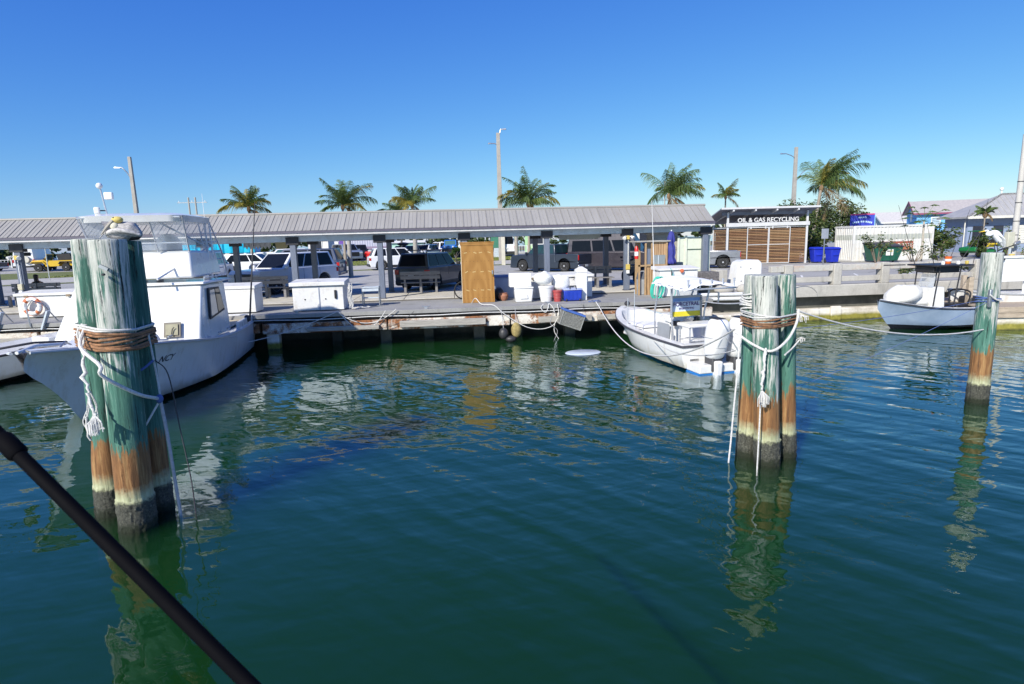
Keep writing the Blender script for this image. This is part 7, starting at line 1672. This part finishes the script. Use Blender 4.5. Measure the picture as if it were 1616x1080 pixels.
for i in range(n1):
    for j in range(n2): a = i * (n2 + 1) + j; cv.f.append((a, a + 1, a + n2 + 2, a + n2 + 1))
cvo = cv.build('canvas_top', M('white canvas', (.74, .74, .74), .8, var=.05, scale=12), cc, smooth=True, ang=80, fix=False)
MB().tube([(2.4, .62, top_z + .15), (2.5, .68, 4.5)], [.014, .005], 6).build('antenna', PW, cc); MB().tube([(2.3, .1, top_z + .2), (2.3, .1, top_z + .36)], .02, 6).build('gps_mast', BRKT, cc)
for y in (-.7, -.35, 0, .35, .7): MB().lathe([(.02, 0), (.028, .22)], (.44, y, top_z - .02), 8).build('rod_holder', TUBE_A, cc)
# banner on the console windshield
plate([(1.68, -.46, 1.16), (1.68, .46, 1.16), (1.78, .46, 1.98), (1.78, -.46, 1.98)], (1, 0, 0), .005, 'curtain', VINYL, cc)
bn = plate([(1.64, -.46, 1.18), (1.64, .46, 1.18), (1.69, .46, 1.72), (1.69, -.46, 1.72)], (-1, 0, .1), .008, 'banner', M('banner ice blue', (.62, .70, .80), .5), cc)
plate([(1.628, -.45, 1.185), (1.628, .45, 1.185), (1.640, .45, 1.33), (1.640, -.45, 1.33)], (-1, 0, .1), .004, 'banner_band', M('banner yellow', (.65, .55, .03), .5), bn)
plate([(1.652, -.45, 1.62), (1.652, .45, 1.62), (1.664, .45, 1.715), (1.664, -.45, 1.715)], (-1, 0, .1), .004, 'banner_sky', M('banner blue', (.16, .30, .62), .5), bn)
def stern_text(s, size, z, mat, x):
    mb = text_mb(s, size, .004, font_w=1.0); mb.xf(Matrix.Translation((x, 0, z)) @ Matrix.Rotation(rad(-90), 4, 'Z') @ Matrix.Rotation(rad(90 - 5), 4, 'X')); mb.build('banner_lettering', mat, bn, fix=False)
PURT = M('dark purple print', (.05, .02, .16), .5)
stern_text('FORCETRAL', .155, 1.49, PURT, 1.637); stern_text('SPORTFISHING', .075, 1.39, PURT, 1.629)
MB().box(1.60, 1.70, -.48, .48, 1.72, 1.78).build('banner_rail', M('grey panel'), cc); 
for y in (-.48, .48): MB().box(1.60, 1.68, y - .015, y + .015, 1.16, 1.72).build('banner_rail', M('grey panel'), cc)
MB().cbox((2.1, .1, 1.28), (.2, .22, .12)).build('binnacle', BRKT, cc, bevel=.03)
bw = MB(); bw.tube([(4.2, .78, .9), (4.6, .66, 1.12), (5.1, .4, 1.22), (5.5, 0, 1.27), (5.1, -.4, 1.22), (4.6, -.66, 1.12), (4.2, -.78, .9)], .018, 8); 
for (x, y) in ((2.9, 1.0), (3.4, .97)): MB().tube([(x, y, .74), (x, y, 1.9 if x < 3 else 1.6)], .014, 6).build('fishing_rod', TUBE_A, cc)
for x in (.6, 1.5, 2.5, 3.4): MB().box(x - .07, x + .07, .98 if x < 3 else .9, 1.03 if x < 3 else .95, .62 if x < 2 else .68 + (x - 2) * .07, .66 if x < 2 else .72 + (x - 2) * .07).build('gunwale_fitting', STEEL, cc)
b_ = MB(); b_.ball((5.5, -.05, 1.18), (.1, .1, .09), 10, 8); b_.build('bow_light', BRKT, cc, smooth=True)
# ---- right boat
rb_ = thing('bay_boat', 'open boat, flare shade painted blue-grey on its sides, with black T-top and white beanbags moored at the right wall', 'boat', (18.45, 19.9, 0), rad(182)); rb_.scale = (.84, .95, 1)
K4 = [(0, 1.05, .74, .92, .1, -.3), (1.4, 1.08, .76, .95, .1, -.3), (2.6, 1.0, .84, .7, .2, -.3), (3.3, .72, .93, .35, .38, -.12), (3.75, .4, 1.0, .12, .6, .25), (4.15, .06, 1.06, .02, .85, .72)]
m4, t4_, b4_ = newmat('bay boat shaded hull', .25); (x_, y_, z_), pos_ = sep(t4_)
c4 = mix(t4_, math_(t4_, 'LESS_THAN', z_, .16), ramp(t4_, noise(t4_, 2, pos_, 3), [(.3, (.20, .27, .37)), (.7, (.27, .34, .44))]), (.012, .014, .02)); t4_.links.new(c4, b4_.inputs['Base Color'])  # side colour darkened to carry the shade under the flare
ho4, _, _ = hull(rb_, K4, m4, gun=.2, sole=.35, flare=.5, rub=BRKT, rubr=.022, x_in=.15)
wrap_letters('OBX', .12, BRKT, rb_, ho4, .55, .55, 1, .2) if False else None
wl = text_mb('SHAKE', .10, .002, align='LEFT'); 
me_ = ho4.data; bv_ = BVHTree.FromPolygons([v.co[:] for v in me_.vertices], [tuple(p.vertices) for p in me_.polygons]); out_ = []
MB().box(1.35, 2.05, -.38, .38, .35, 1.45, top=(.08, .04)).build('console', GEL, rb_, bevel=.04)
plate([(2.0, -.36, 1.46), (2.0, .36, 1.46), (1.85, .34, 1.9), (1.85, -.34, 1.9)], (1, 0, 0), .008, 'windscreen', VINYL, rb_)
for (x, y) in ((2.12, .5), (2.12, -.5), (1.15, .5), (1.15, -.5)): MB().tube([(x, y, .36), (x - .1, y, 1.3), (x - .2, y * 1.05, 2.18)], .026, 8).build('ttop_leg', BRKT, rb_, smooth=True)
MB().box(.55, 2.25, -.72, .72, 2.18, 2.24).build('canopy_top', BLKP, rb_, bevel=.02); MB().box(2.0, 2.06, -.5, .5, 1.98, 2.18).build('visor', BLKP, rb_)
MB().box(.9, 2.1, -.42, .42, 1.95, 2.17).build('electronics_box', BLKP, rb_, bevel=.02)
MB().box(.1, .9, -.45, .45, .35, .80).build('cooler_seat', BLKP, rb_, bevel=.03); MB().tube(smooth_pts([(.35, -.4, .8), (.3, -.4, 1.25), (.3, .4, 1.25), (.35, .4, .8)]), .03, 8).build('seat_back', BLKP, rb_, smooth=True); MB().box(-.55, .1, -.28, .28, .5, 1.05).build('outboard_cowling', BLKP, rb_, bevel=.08)
for i, (x, y, dz, dx) in enumerate(((2.3, -.6, 2.1, 1.0), (1.5, .6, 1.6, -1.3), (1.0, -.3, 1.9, -.8), (.7, .5, 2.2, -.4), (2.0, 0, 1.5, .5))): MB().tube([(x - .3, y, 2.24), (x - .3 + dx, y, 2.24 + dz)], [.014, .006], 5).build('fishing_rod', BRKT, rb_)
for x, m__ in ((.8, YEL), (1.9, WHITE_P), (1.2, WHITE_P)): MB().cbox((x, .6, 2.3), (.1, .1, .12)).build('top_light', m__, rb_, bevel=.02)
MB().tube([(2.2, -.85, 2.2), (3.1, -1.0, 2.2)], .02, 6).build('spreader', BRKT, rb_)
bg_ = thing('bean_bag', 'large white bean bag lying in the bow of the right boat', 'bean bag', (16.05, 19.85, .74)); b_ = MB(); b_.ball((0, 0, .46), (.68, .5, .34), 30, 20)
def lumps(b_, s, seed): off = Vector((seed, 1, 2)); b_.v = [tuple(Vector(p) * (1 + .10 * mnoise.noise(Vector(p) * s + off) + .04 * mnoise.noise(Vector(p) * s * 3 + off))) for p in b_.v]; return b_
BEAN = M('bean bag vinyl', (.70, .69, .64), .55, var=.06, scale=2); lumps(b_, 3, 1).build('cushion', BEAN, bg_, smooth=True, ang=80); bg_.rotation_euler = (0, rad(-12), 0)
bg_ = thing('bean_bag', 'second white bean bag slumped under the first in the right boat', 'bean bag', (16.5, 19.95, .72)); b_ = MB(); b_.ball((0, 0, .22), (.55, .38, .24), 30, 20); lumps(b_, 3, 5).build('cushion', BEAN, bg_, smooth=True, ang=80); bg_.rotation_euler = (0, rad(8), 0)
t = thing('orange_bucket', 'orange bucket standing on the black T-top of the right boat', 'bucket', (17.65, 19.95, 2.245)); MB().lathe([(.09, 0), (.12, .24), (.125, .25)], (0, 0, 0), 16).build('body', M('bucket orange', (.75, .16, .03), .45), t, smooth=True); MB().lathe([(.11, .08), (.113, .16)], (0, 0, 0), 16).build('label_band', WHITE_P, t)
# wooden float at the right
wd_ = thing('timber_float', 'low timber faced dock float behind the single right piling', 'dock', (18.0, 18.3, 0), rad(-8))
MB().box(0, 3.4, .3, 3.6, -.3, .42).build('float_body', ALG, wd_, bevel=.03)
TB = M('dock timber', (.40, .33, .25), .85, var=.3, scale=2.5, stretch=(1, 8, 8), dirt=(.15, .12, .09))
for z in (.43, .60): MB().box(-.02, 3.4, .22, .298, z - .0, z + .155).build('face_board', TB, wd_, bevel=.006)
me = MB().box(0, .17, .22, 3.6, .76, .80).mesh('plank', TB)
for i in range(19): link('plank', me, wd_, loc=(i * .18, 0, 0))
for x, y, h in ((.12, 1.4, 1.75), (2.1, .9, 1.95), (1.0, 3.0, 1.7)): MB().box(x, x + .16, y, y + .16, -.5, h).build('post', TB, wd_, bevel=.01)
eb = thing('small_skiff', 'white skiff hull lying behind the timber float at the right edge', 'boat', (22.0, 20.4, .35), rad(178)); hull(eb, [(0, .9, .72, .8, .1, -.1), (2, .85, .76, .7, .1, -.1), (3.2, .4, .86, .2, .4, .2), (3.7, .05, .92, .02, .7, .6)], hull_white('skiff grey', (.6, .6, .62), -1), gun=.15, rub=M('grey panel'), rubr=.02)
ob = thing('spare_outboard', 'white outboard motor with orange marking at the very right edge', 'outboard motor', (19.45, 17.4, .0)); b_ = MB(); b_.box(-.3, .5, -.25, .3, .75, 1.35, top=(.08, .06)); b_.build('cowling', PW, ob, bevel=.1, seg=4); MB().box(-.32, .5, -.28, .33, 1.36, 1.62, top=(.03, .03)).build('cover', PW, ob, bevel=.05); MB().box(-.02, .35, -.262, -.255, 1.0, 1.06).build('marking', ORG, ob); MB().box(.0, .25, -.1, .12, -.4, .76).build('leg', BRKT, ob, bevel=.04)

# ------------------------------------------------------------------ foreground rail, birds, person
BLK = M('black coated tube', (.002, .002, .003), .7, spec=.06)
fr_ = thing('foreground_rail', 'black tube rail with a collar crossing the lower left corner close to the lens', 'rail', (0, 0, 0))
A, B_ = Vector((-1.03, 1.4, 3.09)), Vector((-.44, 1.1, 2.65)); d_ = (B_ - A)
MB().tube([A - d_ * 1.6, B_ + d_ * .45], .0148, 20).build('tube', BLK, fr_, smooth=True)
c0 = A + d_ * .045
MB().tube([c0 - d_ * .045, c0 - d_ * .035, c0 + d_ * .03, c0 + d_ * .04], [.0165, .0205, .021, .0165], 20).build('collar', BLK, fr_, smooth=True)
# pelican resting on the left dolphin
pel = thing('pelican', 'brown pelican hunched asleep on top of the tall left pilings', 'pelican', (-4.05, 7.93, 3.62), rad(0)); pel.scale = (1.12,) * 3
PG = M('pelican grey feathers', (.46, .44, .42), .9, var=.55, scale=22, stretch=(1, 3, 3), bmp=.5); PD = M('pelican dark', (.035, .03, .03), .8)
skinned('body', [(-.17, 0, .04, (.03, .035)), (-.09, 0, .085, (.07, .085)), (.01, 0, .125, (.105, .125)), (.12, 0, .09, (.09, .085)), (.22, .0, .035, (.035, .035))], [(0, 1), (1, 2), (2, 3), (3, 4)], PG, pel, 2, 2)
skinned('wing', [(-.14, -.06, .055, (.025, .025)), (-.03, -.09, .10, (.06, .035)), (.10, -.09, .09, (.055, .03)), (.23, -.05, .04, (.018, .015))], [(0, 1), (1, 2), (2, 3)], M('pelican silver wing', (.55, .53, .50), .9, var=.5, scale=30, bmp=.6), pel, 2, 1)
skinned('neck', [(-.06, -.06, .11, .06), (-.03, -.06, .15, .055), (.0, -.05, .18, .045)], [(0, 1), (1, 2)], M('cream down', (.62, .58, .45), .9), pel, 2, 0)
b_ = MB(); b_.ball((.0, -.055, .212), (.060, .046, .036), 14, 10); b_.build('head', M('pelican yellow crown', (.62, .48, .14), .8), pel, smooth=True)
MB().tube([(-.03, -.085, .205), (-.09, -.115, .13), (-.15, -.12, .055)], [.018, .014, .006], 8).build('bill', M('bill grey', (.35, .32, .26), .6), pel, smooth=True)
b_ = MB(); b_.ball((-.02, -.09, .235), .007, 8, 6); b_.build('eye', BLKP, pel)
skinned('belly', [(.02, 0, .05, (.05, .07)), (.15, 0, .045, (.05, .06)), (.20, -.01, .02, (.02, .03))], [(0, 1), (1, 2)], PD, pel, 2, 0)
for y in (-.03, .04): MB().tube([(.06, y, .06), (.07, y - .01, .01), (.02, y - .02, .006)], .008, 6).build('foot', PD, pel)
for k in range(5): MB().tube([(-.08 + k * .005, -.02, .17), (-.13 - .02 * k, -.05, .10 - .02 * k)], .004, 4).build('feather', PG, pel)
# egret
eg = thing('egret', 'white egret leaning forward with a yellow bill on the single right piling', 'egret', (10.51, 10.80, 3.005), 0)
EW = M('egret white', (.80, .80, .80), .8, var=.04, bmp=.2, scale=10)
skinned('body', [(.19, 0, .10, .012), (.15, 0, .17, (.035, .045)), (.07, 0, .28, (.07, .085)), (-.03, 0, .37, (.065, .08)), (-.09, 0, .385, (.045, .05)), (-.15, 0, .335, (.042, .05)), (-.20, 0, .355, (.035, .036)), (-.165, 0, .40, (.028, .028)), (-.20, 0, .425, (.026, .026)), (-.245, 0, .418, (.016, .018))], [(i, i + 1) for i in range(9)], EW, eg, 2, 2)
skinned('wing', [(-.02, -.055, .36, (.03, .02)), (.06, -.075, .28, (.06, .02)), (.14, -.05, .17, (.035, .015)), (.19, -.02, .09, (.01, .01))], [(0, 1), (1, 2), (2, 3)], EW, eg, 2, 1)
MB().tube([(-.25, 0, .415), (-.31, 0, .405), (-.37, 0, .398)], [.014, .008, .002], 8).build('bill', M('bill yellow', (.75, .50, .04), .5), eg, smooth=True)
for y in (-.03, .03):
    MB().tube([(.05, y, .24), (.02, y, .12), (.05, y, .0)], .008, 6).build('leg', BLKP, eg, smooth=True)
    for a in (-.04, 0, .04): MB().tube([(.05, y, .006), (-.01, y + a, .004)], .005, 5).build('toe', BLKP, eg)
b_ = MB(); b_.ball((-.225, -.024, .428), .005, 8, 6); b_.build('eye', BLKP, eg)
# second bird beside the meter box
fl2 = thing('flood_light', 'grey floodlight bracket clamped under the meter box at the right edge', 'flood light', (24.1, 24.3, 2.45)); MB().bar((-.3, 0, 0), (.5, 0, .25), .05, .05).build('arm', BRKT, fl2); MB().cbox((.5, -.05, .32), (.28, .2, .12), 0, 0, -.4).build('lamp_head', STEEL, fl2, bevel=.03); MB().cbox((.3, -.1, -.25), (.2, .18, .2)).build('lamp_head', YEL, fl2, bevel=.04)
# person seated on the bench
pe = thing('person', 'person seated behind the far left dock box, leaning on one arm, black and tan top', 'person', (-17.35, 26.95, DZ + .51), rad(0))
SKIN = M('skin', (.42, .24, .16), .6); TOP = M('black and tan print', (.02, .02, .022), .85, dirt=(.40, .24, .08), dirt_amt=.9, scale=5); HAIR = M('dark hair', (.012, .010, .010), .7)
V = [(0, 0, .02, (.16, .13)), (.02, 0, .25, (.13, .10)), (.0, .0, .45, (.16, .105)), (-.02, .0, .56, (.09, .07)), (-.03, .02, .66, .05), (-.04, .04, .76, (.075, .085)), (-.05, .04, .86, (.065, .075)),
     (.18, -.01, .52, .052), (.29, -.06, .28, .043), (.40, -.10, .04, .034), (.44, -.16, .01, (.035, .02)),
     (-.20, .0, .52, .052), (-.30, .08, .30, .042), (-.18, .22, .18, .035),
     (.10, .10, .0, .09), (.12, .48, .0, .07), (.12, .52, -.42, .05), (.12, .62, -.48, .035), (-.10, .10, 0, .09), (-.12, .48, 0, .07), (-.12, .52, -.42, .05), (-.12, .62, -.48, .035)]
Ed = [(0, 1), (1, 2), (2, 3), (3, 4), (4, 5), (5, 6), (2, 7), (7, 8), (8, 9), (9, 10), (2, 11), (11, 12), (12, 13), (0, 14), (14, 15), (15, 16), (16, 17), (0, 18), (18, 19), (19, 20), (20, 21)]
skinned('body', V, Ed, SKIN, pe, 2, 0)
skinned('shirt', [(0, 0, .0, (.185, .145)), (.02, 0, .25, (.155, .12)), (.0, 0, .45, (.18, .125)), (-.02, 0, .55, (.10, .08)), (.17, -.01, .52, .065), (-.19, 0, .52, .065)], [(0, 1), (1, 2), (2, 3), (2, 4), (2, 5)], TOP, pe, 2, 0)
skinned('trousers', [(0, .02, -.0, (.19, .15)), (.11, .12, .0, .105), (.12, .48, .0, .085), (.12, .52, -.36, .065), (-.11, .12, 0, .105), (-.12, .48, 0, .085), (-.12, .52, -.36, .065)], [(0, 1), (1, 2), (2, 3), (0, 4), (4, 5), (5, 6)], BLKP, pe, 2, 0)
skinned('hair', [(-.04, .0, .87, (.085, .085)), (-.04, -.03, .78, (.085, .075)), (-.03, -.06, .66, (.07, .05)), (-.02, -.08, .52, (.05, .03))], [(0, 1), (1, 2), (2, 3)], HAIR, pe, 2, 0)
for k in range(4): MB().tube([(.43 + .012 * k, -.17, .015), (.45 + .02 * k, -.22, -.0), (.455 + .022 * k, -.25 + .008 * k, -.01)], .009, 5).build('finger', SKIN, pe, smooth=True)
MB().tube([(.42, -.14, .015), (.39, -.19, .0)], .01, 5).build('thumb', SKIN, pe, smooth=True)
b_ = MB(); b_.ball((-.05, .135, .80), (.015, .02, .02), 8, 6); b_.build('nose', SKIN, pe, smooth=True)
for s in (-1, 1): MB().ball((-.05 + s * .03, .118, .825), .009, 8, 6).build('eye', BLKP, pe)
